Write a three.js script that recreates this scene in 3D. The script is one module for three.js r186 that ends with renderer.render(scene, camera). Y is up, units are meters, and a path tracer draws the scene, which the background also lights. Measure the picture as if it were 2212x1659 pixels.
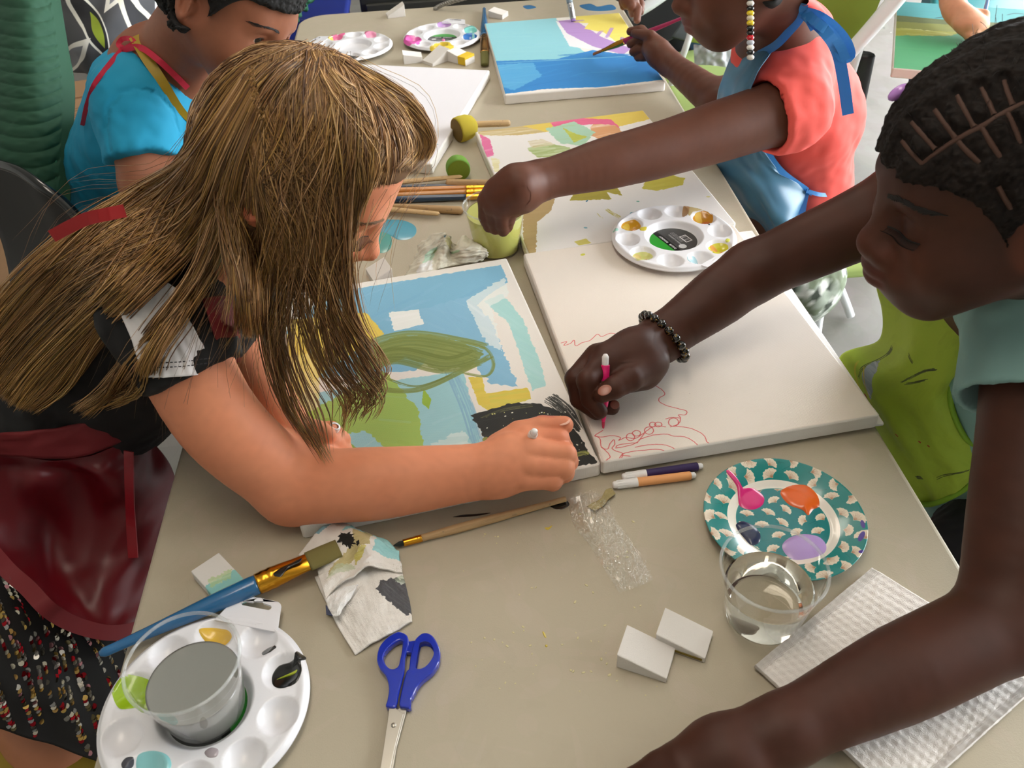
import * as THREE from 'three';
import { RoundedBoxGeometry } from 'three/addons/geometries/RoundedBoxGeometry.js';
import { mergeGeometries, mergeVertices, toCreasedNormals } from 'three/addons/utils/BufferGeometryUtils.js';
import { RectAreaLightUniformsLib } from 'three/addons/lights/RectAreaLightUniformsLib.js';
import { createNoise3D } from 'simplex-noise';

// ---------------------------------------------------------------- camera, light, exposure
RectAreaLightUniformsLib.init();
const scene = new THREE.Scene();
const TABLE = 0.74, EYE = 0.6593, F = 1853, W = 2212, H = 1659;
const V = (x, y, z) => new THREE.Vector3(x, y, z);
const camera = new THREE.PerspectiveCamera(2 * Math.atan(H / 2 / F) * 180 / Math.PI, W / H, 0.05, 60);
const cf = V(0.04789, -0.654996, -0.754113).normalize(), cr = V(0.994702, -0.037482, 0.095724).normalize(), cu = cr.clone().cross(cf).normalize();
camera.position.set(0, TABLE + EYE, 0);
camera.quaternion.setFromRotationMatrix(new THREE.Matrix4().makeBasis(cr, cu, cf.clone().negate()));
camera.focus = 1.0; camera.userData.fStop = 15;
const renderer = new THREE.WebGLRenderer({ antialias: true });
renderer.toneMapping = THREE.LinearToneMapping;
renderer.toneMappingExposure = 1.36;
renderer.shadowMap.enabled = true;
scene.background = new THREE.Color(0.93, 0.97, 1.0);      // bright overcast sky, seen and lighting through the open side of the room
scene.backgroundIntensity = 10.5;
// ceiling tube fittings: centre, length along z, strength
const FITTINGS = [[-0.15, -0.5], [-0.15, -3.0]], FIT_L = 1.5, FIT_W = 0.5, FIT_POWER = 2.7;

// ---------------------------------------------------------------- helpers
const rnd = (() => { let s = 12345; return () => { s = (s + 0x6d2b79f5) | 0; let t = Math.imul(s ^ (s >>> 15), 1 | s); t = (t + Math.imul(t ^ (t >>> 7), 61 | t)) ^ t; return ((t ^ (t >>> 14)) >>> 0) / 4294967296; }; })();
const gauss = () => (rnd() + rnd() + rnd() + rnd() - 2) * 1.0;
const noise3 = createNoise3D(rnd);
const mix = (a, b, t) => a + (b - a) * t, clamp = (x, a = 0, b = 1) => Math.min(b, Math.max(a, x));
const smooth = (a, b, x) => { const t = clamp((x - a) / (b - a)); return t * t * (3 - 2 * t); };
const dirOf = (px, py) => cr.clone().multiplyScalar((px - W / 2) / F).addScaledVector(cu, -(py - H / 2) / F).add(cf);
// measured positions: a sight line met with a height above the table top, or taken at a distance from the lens
const T = (px, py, h = 0) => { const d = dirOf(px, py); return d.multiplyScalar((h - EYE) / d.y).add(camera.position); };
const D = (px, py, d) => dirOf(px, py).multiplyScalar(d).add(camera.position);
const camDir = (x, y, z) => cr.clone().multiplyScalar(x).addScaledVector(cu, y).addScaledVector(cf, -z).normalize();

const names = new Map();
function numbered(n) { const k = names.get(n) ?? 0; names.set(n, k + 1); return k ? n + '_' + String(k).padStart(3, '0') : n; }
const shade = (o) => { o.castShadow = o.receiveShadow = true; return o; };
function tag(o, label, category, group) { o.userData.label = label; if (category) o.userData.category = category; if (group) o.userData.group = group; return o; }
function thing(name, label, category, pos = V(0, 0, 0), turn = 0, group) {
  const o = new THREE.Group(); o.name = numbered(name); o.position.copy(pos); o.rotation.y = turn; scene.add(o); return tag(o, label, category, group);
}
function part(name, geo, mat, parent, label) { const m = shade(new THREE.Mesh(geo, mat)); m.name = name; parent.add(m); if (label) m.userData.label = label; return m; }
function solo(name, geo, mat, label, category, group) { const m = shade(new THREE.Mesh(geo, mat)); m.name = numbered(name); scene.add(m); return tag(m, label, category, group); }
function struct(name, geo, mat, parent = scene) { const m = shade(new THREE.Mesh(geo, mat)); m.name = name; if (parent === scene) m.userData.kind = 'structure'; parent.add(m); return m; }
const std = (color, roughness = 0.6, more = {}) => new THREE.MeshStandardMaterial({ color, roughness, ...more });
const phys = (color, roughness = 0.6, more = {}) => new THREE.MeshPhysicalMaterial({ color, roughness, ...more });
const lin = (hex) => { const c = new THREE.Color(hex); return [c.r, c.g, c.b]; };
function canvasTex(w, h, draw, srgb = true, rep) {
  const c = document.createElement('canvas'); c.width = w; c.height = h; draw(c.getContext('2d'), w, h);
  const t = new THREE.CanvasTexture(c); if (srgb) t.colorSpace = THREE.SRGBColorSpace;
  if (rep) { t.wrapS = t.wrapT = THREE.RepeatWrapping; t.repeat.set(rep[0], rep[1]); }
  return t;
}
function noiseTex(n, f) { // tiling grey noise for bumps and roughness
  const data = new Uint8Array(n * n * 4);
  for (let y = 0; y < n; y++) for (let x = 0; x < n; x++) { const v = clamp(f(x / n, y / n)) * 255; data.set([v, v, v, 255], (y * n + x) * 4); }
  const t = new THREE.DataTexture(data, n, n); t.magFilter = THREE.LinearFilter; t.wrapS = t.wrapT = THREE.RepeatWrapping; t.needsUpdate = true; return t;
}
const tor = (u, v, s, k = 0) => { const a = u * 2 * Math.PI, b = v * 2 * Math.PI; return noise3(Math.cos(a) * s + k, Math.sin(a) * s + Math.cos(b) * s * 0.7, Math.sin(b) * s); };
const box = (w, h, d, x = 0, y = 0, z = 0, r = 0) => { const g = r ? new RoundedBoxGeometry(w, h, d, 3, r) : new THREE.BoxGeometry(w, h, d); return g.translate(x, y, z); };
const merge = (gs) => mergeGeometries(gs.map((g) => { g = g.index ? g.toNonIndexed() : g; for (const k of Object.keys(g.attributes)) if (!['position', 'normal', 'uv'].includes(k)) g.deleteAttribute(k); if (!g.attributes.uv) g.setAttribute('uv', new THREE.BufferAttribute(new Float32Array(g.attributes.position.count * 2), 2)); return g; }));
const curve = (pts, closed = false) => new THREE.CatmullRomCurve3(pts, closed, 'centripetal');
const tube = (pts, r, seg = 24, rad = 8, closed = false) => new THREE.TubeGeometry(curve(pts, closed), seg, r, rad, closed);
// a rod whose radius follows prof(t); closed ends
function rod(pts, prof, seg = 32, rad = 12, flat = 1) {
  const c = curve(pts), fr = c.computeFrenetFrames(seg, false), P = [], I = [], UV = [], p = V();
  const up = V(0, 1, 0);
  for (let i = 0; i <= seg; i++) {
    c.getPointAt(i / seg, p); const t = fr.tangents[i], n = up.clone().addScaledVector(t, -up.dot(t)); if (n.length() < 1e-3) n.copy(fr.normals[i]); n.normalize(); const b = t.clone().cross(n);
    const r = Math.max(1e-5, prof(i / seg));
    const fl = typeof flat === 'function' ? flat(i / seg) : flat;
    for (let j = 0; j <= rad; j++) { const a = j / rad * Math.PI * 2; P.push(...p.clone().addScaledVector(n, Math.sin(a) * r * fl).addScaledVector(b, Math.cos(a) * r).toArray()); UV.push(i / seg, j / rad); }
  }
  for (let i = 0; i < seg; i++) for (let j = 0; j < rad; j++) { const a = i * (rad + 1) + j, b = a + rad + 1; I.push(a, a + 1, b, b, a + 1, b + 1); }
  for (const e of [0, seg]) { const o = P.length / 3; c.getPointAt(e / seg, p); P.push(...p.toArray()); UV.push(e / seg, 0); for (let j = 0; j < rad; j++) { const a = e * (rad + 1) + j; e ? I.push(o, a, a + 1) : I.push(o, a + 1, a); } }
  return geo(P, I, UV);
}
function geo(P, I, UV, C) {
  const g = new THREE.BufferGeometry(); g.setAttribute('position', new THREE.BufferAttribute(new Float32Array(P), 3));
  g.setAttribute('uv', new THREE.BufferAttribute(new Float32Array(UV ?? P.length / 3 * 2), 2)); if (C) g.setAttribute('color', new THREE.BufferAttribute(new Float32Array(C), 3));
  g.setIndex(I); g.computeVertexNormals(); return g;
}
// a sheet through a net of points (rows of equal length), with thickness th; f(u, v) adds an offset along the normal
function sheet(net, th = 0.002, nu = 40, nv = 40, f = () => 0, inside) {
  const rows = net.map((r) => curve(r)), P = [], N = [], UV = [], q = [];
  for (let j = 0; j <= nu; j++) { const c = curve(rows.map((r) => r.getPoint(j / nu))); for (let i = 0; i <= nv; i++) (q[i] ??= [])[j] = c.getPoint(i / nv); }
  const nor = (i, j) => { const a = q[i][Math.min(j + 1, nu)].clone().sub(q[i][Math.max(j - 1, 0)]), b = q[Math.min(i + 1, nv)][j].clone().sub(q[Math.max(i - 1, 0)][j]); return b.cross(a).normalize(); };
  const Q = [];
  for (let i = 0; i <= nv; i++) for (let j = 0; j <= nu; j++) { const n = nor(i, j); N.push(n); Q.push(q[i][j].clone().addScaledVector(n, f(j / nu, i / nv))); }
  const I = [], at = (i, j, s) => s * (nu + 1) * (nv + 1) + i * (nu + 1) + j;
  for (const s of [1, -1]) Q.forEach((p, k) => { P.push(...p.clone().addScaledVector(N[k], s * th / 2).toArray()); UV.push((k % (nu + 1)) / nu, 1 - Math.floor(k / (nu + 1)) / nv); });
  for (let i = 0; i < nv; i++) for (let j = 0; j < nu; j++) { if (inside && !inside((j + 0.5) / nu, (i + 0.5) / nv)) continue; const a = at(i, j, 0), b = at(i, j + 1, 0), c = at(i + 1, j, 0), d = at(i + 1, j + 1, 0), o = (nu + 1) * (nv + 1); I.push(a, c, b, b, c, d, a + o, b + o, c + o, b + o, d + o, c + o); }
  const edge = (a, b) => { const o = (nu + 1) * (nv + 1); I.push(a, b, a + o, b, b + o, a + o); };
  for (let j = 0; j < nu; j++) { edge(at(0, j, 0), at(0, j + 1, 0)); edge(at(nv, j + 1, 0), at(nv, j, 0)); }
  for (let i = 0; i < nv; i++) { edge(at(i + 1, 0, 0), at(i, 0, 0)); edge(at(i, nu, 0), at(i + 1, nu, 0)); }
  return geo(P, I, UV);
}
// ---------------------------------------------------------------- distance fields for bodies and clothes
const smin = (a, b, k) => { if (k <= 0) return a < b ? a : b; const h = Math.max(k - Math.abs(a - b), 0) / k; return Math.min(a, b) - h * h * k * 0.25; };
class Field {
  constructor() { this.p = []; }
  add(fn, k = 0.01, sub = false, ctr, rad) { this.p.push({ fn, k, sub }); return this; }
  cap(a, b, ra, rb, k = 0.01, sub = false) {
    const ax = a.x, ay = a.y, az = a.z, dx = b.x - ax, dy = b.y - ay, dz = b.z - az, L = 1 / Math.max(1e-12, dx * dx + dy * dy + dz * dz);
    return this.add((x, y, z) => { const px = x - ax, py = y - ay, pz = z - az; let t = (px * dx + py * dy + pz * dz) * L; t = t < 0 ? 0 : t > 1 ? 1 : t; const ex = px - dx * t, ey = py - dy * t, ez = pz - dz * t; return Math.sqrt(ex * ex + ey * ey + ez * ez) - ra - (rb - ra) * t; }, k, sub);
  }
  chain(pts, rs, k = 0.01, sub = false) { for (let i = 0; i + 1 < pts.length; i++) this.cap(pts[i], pts[i + 1], rs[i], rs[i + 1], k, sub); return this; }
  // a limb through joints, rounded along its way so that no joint bulges
  limb(pts, rs, k = 0.02, n = 9) {
    const c = new THREE.CatmullRomCurve3(pts, false, 'centripetal'), m = pts.length - 1, f = new Field(), P = [], R = [];
    for (let i = 0; i <= n * m; i++) { const t = i / n, a = Math.min(m - 1, Math.floor(t)), u = t - a; P.push(c.getPoint(i / (n * m))); R.push(mix(rs[a], rs[a + 1], u * u * (3 - 2 * u) * 0.5 + u * 0.5)); }
    f.chain(P, R, 0.0012); return this.add((x, y, z) => f.at(x, y, z), k);
  }
  // ellipsoid with axes given by matrix columns (Matrix4 basis) and radii
  ell(c, r, k = 0.01, basis = null, sub = false) {
    const cx = c.x, cy = c.y, cz = c.z, e = basis ? basis.elements : [1, 0, 0, 0, 0, 1, 0, 0, 0, 0, 1, 0];
    const ix = 1 / r[0], iy = 1 / r[1], iz = 1 / r[2], [e0, e1, e2, , e4, e5, e6, , e8, e9, e10] = e;
    return this.add((x, y, z) => { const px = x - cx, py = y - cy, pz = z - cz; const u = (px * e0 + py * e1 + pz * e2) * ix, v = (px * e4 + py * e5 + pz * e6) * iy, w = (px * e8 + py * e9 + pz * e10) * iz; const l = Math.sqrt(u * u + v * v + w * w); const g = Math.sqrt(u * u * ix * ix + v * v * iy * iy + w * w * iz * iz); return l < 1e-6 ? -Math.min(...r) : l * (l - 1) / g; }, k, sub);
  }
  // fingers: each joins the field so far with k, but they stay apart from each other
  fingers(list, k = 0.006, apart = 0.0012) {
    const base = this.p.slice(), self = new Field(); self.p = base;
    const fs = list.map(([pts, rs]) => { const f = new Field(); f.chain(pts, rs, 0.0025); return f; });
    this.p = [{ fn: (x, y, z) => { const b = self.at(x, y, z); let m = b; for (const f of fs) m = smin(m, smin(b, f.at(x, y, z), k), apart); return m; }, k: 0, sub: false }];
    return this;
  }
  at(x, y, z) { let d = 1e3; for (const q of this.p) { const v = q.fn(x, y, z); d = q.sub ? -smin(-d, v, q.k) : smin(d, v, q.k); } return d; }
}
// surface nets over a box
function mesh(fn, lo, hi, cell, color) {
  const n = [0, 1, 2].map((i) => Math.ceil((hi.getComponent(i) - lo.getComponent(i)) / cell) + 2), B = 6, sx = 1, sy = n[0], sz = n[0] * n[1];
  const val = new Float32Array(n[0] * n[1] * n[2]).fill(9);
  const X = (i) => lo.x + (i - 0.5) * cell, Y = (j) => lo.y + (j - 0.5) * cell, Z = (k) => lo.z + (k - 0.5) * cell, reach = B * cell * 0.5 * 1.74 * 1.35 + cell * 2;
  for (let bk = 0; bk < n[2]; bk += B) for (let bj = 0; bj < n[1]; bj += B) for (let bi = 0; bi < n[0]; bi += B) {
    const c = fn(X(bi + B / 2), Y(bj + B / 2), Z(bk + B / 2)), far = Math.abs(c) > reach;
    for (let k = bk; k < Math.min(bk + B, n[2]); k++) for (let j = bj; j < Math.min(bj + B, n[1]); j++) for (let i = bi; i < Math.min(bi + B, n[0]); i++) val[i + j * sy + k * sz] = far ? c : fn(X(i), Y(j), Z(k));
  }
  const vid = new Int32Array(val.length).fill(-1), P = [], I = [];
  for (let k = 0; k < n[2] - 1; k++) for (let j = 0; j < n[1] - 1; j++) for (let i = 0; i < n[0] - 1; i++) {
    const o = i + j * sy + k * sz; let m = 0, x = 0, y = 0, z = 0, c = 0;
    for (let q = 0; q < 8; q++) if (val[o + (q & 1) + ((q >> 1) & 1) * sy + (q >> 2) * sz] < 0) m |= 1 << q;
    if (m === 0 || m === 255) continue;
    for (const [a, b] of EDGES) if (((m >> a) & 1) !== ((m >> b) & 1)) {
      const va = val[o + (a & 1) + ((a >> 1) & 1) * sy + (a >> 2) * sz], vb = val[o + (b & 1) + ((b >> 1) & 1) * sy + (b >> 2) * sz], t = va / (va - vb);
      x += mix(a & 1, b & 1, t); y += mix((a >> 1) & 1, (b >> 1) & 1, t); z += mix(a >> 2, b >> 2, t); c++;
    }
    vid[o] = P.length / 3; P.push(X(i + x / c), Y(j + y / c), Z(k + z / c));
  }
  const quad = (a, b, c, d, flip) => { if (a < 0 || b < 0 || c < 0 || d < 0) return; flip ? I.push(a, c, b, a, d, c) : I.push(a, b, c, a, c, d); };
  for (let k = 1; k < n[2] - 1; k++) for (let j = 1; j < n[1] - 1; j++) for (let i = 1; i < n[0] - 1; i++) {
    const o = i + j * sy + k * sz, s = val[o] < 0;
    if (s !== val[o + 1] < 0) quad(vid[o], vid[o - sy], vid[o - sy - sz], vid[o - sz], s);
    if (s !== val[o + sy] < 0) quad(vid[o], vid[o - sz], vid[o - sz - 1], vid[o - 1], s);
    if (s !== val[o + sz] < 0) quad(vid[o], vid[o - 1], vid[o - 1 - sy], vid[o - sy], s);
  }
  for (let q = 0; q < I.length; q += 3) { const t = I[q + 1]; I[q + 1] = I[q + 2]; I[q + 2] = t; }
  const e = cell * 0.6, N = new Float32Array(P.length), C = color ? new Float32Array(P.length) : null;
  for (let q = 0; q < P.length; q += 3) {
    const x = P[q], y = P[q + 1], z = P[q + 2]; let nx = fn(x + e, y, z) - fn(x - e, y, z), ny = fn(x, y + e, z) - fn(x, y - e, z), nz = fn(x, y, z + e) - fn(x, y, z - e); const l = Math.hypot(nx, ny, nz) || 1;
    N[q] = nx / l; N[q + 1] = ny / l; N[q + 2] = nz / l; if (color) C.set(color(x, y, z, nx / l, ny / l, nz / l), q);
  }
  const g = new THREE.BufferGeometry(); g.setAttribute('position', new THREE.BufferAttribute(new Float32Array(P), 3)); g.setAttribute('normal', new THREE.BufferAttribute(N, 3)); g.setAttribute('uv', new THREE.BufferAttribute(new Float32Array(P.length / 3 * 2), 2));
  if (C) g.setAttribute('color', new THREE.BufferAttribute(C, 3)); g.setIndex(I); return g;
}
const EDGES = [[0, 1], [2, 3], [4, 5], [6, 7], [0, 2], [1, 3], [4, 6], [5, 7], [0, 4], [1, 5], [2, 6], [3, 7]];
const around = (pts, m) => { const b = new THREE.Box3().setFromPoints(pts); b.expandByScalar(m); return [b.min, b.max]; };
// join several grids of one field into a single geometry
const joined = (gs) => { gs = gs.filter((g) => g.index.count); return mergeGeometries(gs); };
// several boxes [lo, hi, cell]; what an earlier box covers is left out of the later ones
function meshBoxes(fn, boxes, color) {
  return joined(boxes.map(([lo, hi, cell], n) => {
    const g = mesh(fn, lo, hi, cell, color), I = g.index.array, p = g.attributes.position.array, keep = [];
    for (let q = 0; q < I.length; q += 3) {
      let inEarlier = false;
      for (let m = 0; m < n && !inEarlier; m++) { const [a, b, c2] = boxes[m], s = c2 * 1.2; inEarlier = [0, 1, 2].every((v) => { const o = I[q + v] * 3; return p[o] > a.x + s && p[o] < b.x - s && p[o + 1] > a.y + s && p[o + 1] < b.y - s && p[o + 2] > a.z + s && p[o + 2] < b.z - s; }); }
      if (!inEarlier) keep.push(I[q], I[q + 1], I[q + 2]);
    }
    g.setIndex(keep); return g;
  }));
}
// ---------------------------------------------------------------- the room
const plasterBump = noiseTex(256, (u, v) => 0.5 + 0.3 * tor(u, v, 3) + 0.2 * tor(u, v, 9, 5));
const wallM = std('#b9b7b0', 0.9, { bumpMap: plasterBump, bumpScale: 0.002 });
const darkWallM = std('#3d4145', 0.85, { bumpMap: plasterBump, bumpScale: 0.002 });
const floorTex = canvasTex(1024, 1024, (c, w, h) => {
  c.fillStyle = '#7b756f'; c.fillRect(0, 0, w, h);
  for (let i = 0; i < 2600; i++) { const r = 4 + rnd() * rnd() * 70, v = 96 + rnd() * 60; c.fillStyle = `rgba(${v},${v - 4},${v - 9},0.10)`; c.beginPath(); c.ellipse(rnd() * w, rnd() * h, r, r * (0.4 + rnd() * 0.6), rnd() * 6, 0, 7); c.fill(); }
  for (let i = 0; i < 60; i++) { c.fillStyle = ['#5f7690', '#4a4a4a', '#8a8478', '#d8d5cf', '#6d6a66'][i % 5]; c.beginPath(); c.ellipse(rnd() * w, rnd() * h, 1 + rnd() * 3, 1 + rnd() * 2, rnd() * 6, 0, 7); c.fill(); }
  c.strokeStyle = 'rgba(80,78,74,0.5)'; for (let i = 0; i < 14; i++) { let x = rnd() * w, y = rnd() * h; c.lineWidth = 1; c.beginPath(); c.moveTo(x, y); for (let k = 0; k < 5; k++) c.lineTo(x += (rnd() - 0.5) * 22, y += (rnd() - 0.5) * 22); c.stroke(); }
}, true, [4, 4]);
struct('floor', box(7, 0.2, 9, 0, -0.1, -1.5), std('#ffffff', 0.5, { map: floorTex, bumpMap: plasterBump, bumpScale: 0.001 }));
struct('ceiling', box(7, 0.15, 9, 0, 3.075, -1.5), std('#d8d6d0', 0.9));
struct('wall_left', box(0.2, 3, 9, -3.4, 1.5, -1.5), wallM);
struct('wall_back', box(7, 3, 0.2, 0, 1.5, -5.9), darkWallM);
struct('wall_front', box(7, 3, 0.2, 0, 1.5, 2.9), wallM);
// right side: a roll-up door standing open, piers and lintel round it
struct('wall_right', merge([box(0.2, 3, 0.6, 3.4, 1.5, -5.6), box(0.2, 3, 2.5, 3.4, 1.5, 1.65), box(0.2, 0.4, 5.7, 3.4, 2.8, -2.45)]), wallM);
struct('ground', box(14, 0.2, 16, 10.52, -0.12, -1.5), std('#a8a6a0', 0.95));
for (const [x, z] of FITTINGS) {
  const f = thing('ceiling_light', z > -1 ? 'white ceiling light fitting above the near end of the table' : 'white ceiling light fitting beyond the far end of the table', 'light', V(x, 3, z));
  part('housing', box(FIT_W + 0.06, 0.06, FIT_L + 0.06, 0, -0.03, 0, 0.01), std('#e8e8e6', 0.5), f);
  part('diffuser', box(FIT_W, 0.012, FIT_L, 0, -0.066, 0, 0.004), std('#ffffff', 0.5, { emissive: '#fff1dd', emissiveIntensity: 2 }), f);
  const l = new THREE.RectAreaLight('#ffefdd', FIT_POWER, FIT_W, FIT_L); l.name = 'ceiling_light_glow'; l.position.set(0, -0.08, 0); l.rotation.x = -Math.PI / 2; l.castShadow = true; f.add(l);
}
// ---------------------------------------------------------------- table
const pebble = noiseTex(256, (u, v) => 0.5 + 0.35 * tor(u, v, 14) + 0.25 * tor(u, v, 30, 9));
{
  const x0 = -0.325, x1 = 0.435, z0 = -2.165, z1 = 0.27, r = 0.06;
  const t = thing('folding_table', 'long grey-beige plastic folding table with rounded corners under all the paintings', 'table', V((x0 + x1) / 2, 0, (z0 + z1) / 2));
  const w = x1 - x0, l = z1 - z0, s = new THREE.Shape();
  const X = w / 2 - 0.006, Y = l / 2 - 0.006; s.moveTo(-X + r, -Y); s.lineTo(X - r, -Y); s.absarc(X - r, -Y + r, r, -Math.PI / 2, 0); s.lineTo(X, Y - r); s.absarc(X - r, Y - r, r, 0, Math.PI / 2); s.lineTo(-X + r, Y); s.absarc(-X + r, Y - r, r, Math.PI / 2, Math.PI); s.lineTo(-X, -Y + r); s.absarc(-X + r, -Y + r, r, Math.PI, Math.PI * 1.5);
  const g = new THREE.ExtrudeGeometry(s, { depth: 0.033, bevelThickness: 0.006, bevelSize: 0.006, bevelSegments: 4, curveSegments: 12 }); g.rotateX(-Math.PI / 2).translate(0, TABLE - 0.039, 0);
  const pb = pebble.clone(); pb.repeat.set(9, 9); pb.needsUpdate = true;
  const tt = canvasTex(1024, 1024, (c, W2, H2) => {
    c.fillStyle = '#b3a994'; c.fillRect(0, 0, W2, H2);
    for (let i = 0; i < 900; i++) { const q = rnd(); c.fillStyle = q < 0.5 ? 'rgba(150,142,126,0.05)' : 'rgba(205,198,182,0.05)'; c.beginPath(); c.ellipse(rnd() * W2, rnd() * H2, 3 + rnd() * 40, 2 + rnd() * 14, rnd() * 6, 0, 7); c.fill(); }
    for (let i = 0; i < 90; i++) { c.strokeStyle = 'rgba(120,112,100,0.10)'; c.lineWidth = 0.6; let x = rnd() * W2, y = rnd() * H2; c.beginPath(); c.moveTo(x, y); c.lineTo(x + gauss() * 30, y + gauss() * 30); c.stroke(); }
  });
  part('table_top', g, phys('#ffffff', 0.42, { map: tt, bumpMap: pb, bumpScale: 0.00012, specularIntensity: 0.9 }), t);
  const steel = std('#8b8e92', 0.4, { metalness: 0.8 });
  part('frame', merge([box(0.03, 0.03, l - 0.3, -w / 2 + 0.08, TABLE - 0.055, 0), box(0.03, 0.03, l - 0.3, w / 2 - 0.08, TABLE - 0.055, 0)]), steel, t);
  for (const sx of [-1, 1]) for (const sz of [-1, 1]) part('leg', tube([V(sx * (w / 2 - 0.1), TABLE - 0.045, sz * (l / 2 - 0.3)), V(sx * (w / 2 - 0.1), 0.35, sz * (l / 2 - 0.28)), V(sx * (w / 2 - 0.1), 0.0, sz * (l / 2 - 0.25))], 0.014, 10, 10), steel, t);
  tt.wrapS = tt.wrapT = THREE.RepeatWrapping; tt.repeat.set(1.3, 1.3);
}
// ---------------------------------------------------------------- stretched canvases and what is painted on them
const weave = noiseTex(256, (u, v) => 0.5 + 0.25 * Math.sin(u * 2 * Math.PI * 64) * (0.7 + 0.3 * tor(u, v, 6)) + 0.25 * Math.sin(v * 2 * Math.PI * 64) * (0.7 + 0.3 * tor(u, v, 6, 3)));
weave.repeat.set(5, 6.5);
const CW = 0.305, CL = 0.406, TXW = 768, TXH = 1024;
// draws with positions measured on the photograph, turned into places on the cloth of a canvas lying at (cx, cz), turned by deg, its face h above the table
function painter(cx, cz, deg, h, w = CW, l = CL) {
  const a = deg * Math.PI / 180, ca = Math.cos(a), sa = Math.sin(a);
  return (px, py) => { const p = T(px, py, h), x = p.x - cx, z = p.z - cz; return [((x * ca - z * sa) / w + 0.5) * TXW, ((x * sa + z * ca) / l + 0.5) * TXH]; };
}
const rough = (pts, amp, step = 6) => { const out = []; for (let i = 0; i < pts.length; i++) { const [x0, y0] = pts[i], [x1, y1] = pts[(i + 1) % pts.length], n = Math.max(1, Math.ceil(Math.hypot(x1 - x0, y1 - y0) / step)); for (let k = 0; k < n; k++) { const t = k / n, m = (k ? 1 : 0.4) * amp; out.push([mix(x0, x1, t) + gauss() * m, mix(y0, y1, t) + gauss() * m]); } } return out; };
const trace = (c, p) => { c.beginPath(); const m = (a, b) => [(a[0] + b[0]) / 2, (a[1] + b[1]) / 2]; c.moveTo(...m(p.at(-1), p[0])); p.forEach((a, i) => c.quadraticCurveTo(a[0], a[1], ...m(a, p[(i + 1) % p.length]))); c.closePath(); };
const fillPoly = (c, pts, color, alpha = 1) => { c.globalAlpha = alpha; c.fillStyle = color; trace(c, pts); c.fill(); c.globalAlpha = 1; };
const catmull = (pts, n = 10) => { const o = [], P = (i) => pts[clamp(i, 0, pts.length - 1)]; for (let i = 0; i + 1 < pts.length; i++) for (let k = 0; k < n; k++) { const t = k / n, a = P(i - 1), b = P(i), c = P(i + 1), d = P(i + 2); o.push([0, 1].map((q) => 0.5 * (2 * b[q] + (c[q] - a[q]) * t + (2 * a[q] - 5 * b[q] + 4 * c[q] - d[q]) * t * t + (3 * b[q] - a[q] - 3 * c[q] + d[q]) * t * t * t))); } o.push(pts.at(-1)); return o; };
// a patch of paint with uneven outline and brush marks inside along dir
function patch(c, q, pts, color, { amp = 3, alpha = 1, marks = 26, tones = null, dir = null } = {}) {
  const p = rough(pts.map(([x, y]) => q(x, y)), amp, 7); fillPoly(c, p, color, alpha);
  if (!marks) return;
  c.save(); trace(c, p); c.clip();
  const xs = p.map((v) => v[0]), ys = p.map((v) => v[1]), x0 = Math.min(...xs), x1 = Math.max(...xs), y0 = Math.min(...ys), y1 = Math.max(...ys), d = dir ?? 0;
  for (let i = 0; i < marks; i++) { const x = mix(x0, x1, rnd()), y = mix(y0, y1, rnd()), a = d + gauss() * 0.25, L = 30 + rnd() * 120; c.strokeStyle = tones ? tones[Math.floor(rnd() * tones.length)] : (rnd() < 0.5 ? '#ffffff' : color); c.globalAlpha = 0.05 + rnd() * 0.16; c.lineWidth = 3 + rnd() * 14; c.lineCap = 'round'; c.beginPath(); c.moveTo(x - Math.cos(a) * L, y - Math.sin(a) * L); c.quadraticCurveTo(x + gauss() * 8, y + gauss() * 8, x + Math.cos(a) * L, y + Math.sin(a) * L); c.stroke(); }
  c.restore(); c.globalAlpha = 1;
}
// one dragged brush stroke: many bristle lines
function stroke(c, q, pts, width, color, { dry = 0.3, alpha = 0.8, n = 26, tones = null } = {}) {
  const p = catmull(pts.map(([x, y]) => q(x, y)), 12); c.lineCap = 'round';
  for (let b = 0; b < n; b++) {
    const o = ((b + 0.5) / n - 0.5) * width; c.strokeStyle = tones ? tones[Math.floor(rnd() * tones.length)] : color; c.globalAlpha = alpha * (0.6 + rnd() * 0.4); c.lineWidth = width / n * (1.2 + rnd() * 1.2); c.beginPath();
    let on = rnd() > dry; const s0 = Math.floor(rnd() * 4), s1 = p.length - Math.floor(rnd() * rnd() * 8);
    for (let i = s0; i < s1; i++) { const a = p[Math.max(0, i - 1)], d = p[Math.min(p.length - 1, i + 1)], l = Math.hypot(d[0] - a[0], d[1] - a[1]) || 1; const x = p[i][0] - (d[1] - a[1]) / l * o, y = p[i][1] + (d[0] - a[0]) / l * o; if (i === s0 || !on) c.moveTo(x, y); else c.lineTo(x, y); if (rnd() < 0.12) on = rnd() > dry * 0.8; }
    c.stroke();
  }
  c.globalAlpha = 1;
}
const pen = (c, q, pts, color = '#d8585a', w = 2.2) => { const p = catmull(pts.map(([x, y]) => q(x, y)), 8); c.strokeStyle = color; c.lineWidth = w; c.lineJoin = c.lineCap = 'round'; c.beginPath(); p.forEach(([x, y], i) => i ? c.lineTo(x + gauss() * 0.5, y + gauss() * 0.5) : c.moveTo(x, y)); c.stroke(); };
const spot = (c, q, x, y, r, color, sq = 0.7) => { const [a, b] = q(x, y); c.fillStyle = color; c.beginPath(); c.ellipse(a, b, r, r * sq, rnd() * 3, 0, 7); c.fill(); };

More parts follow.
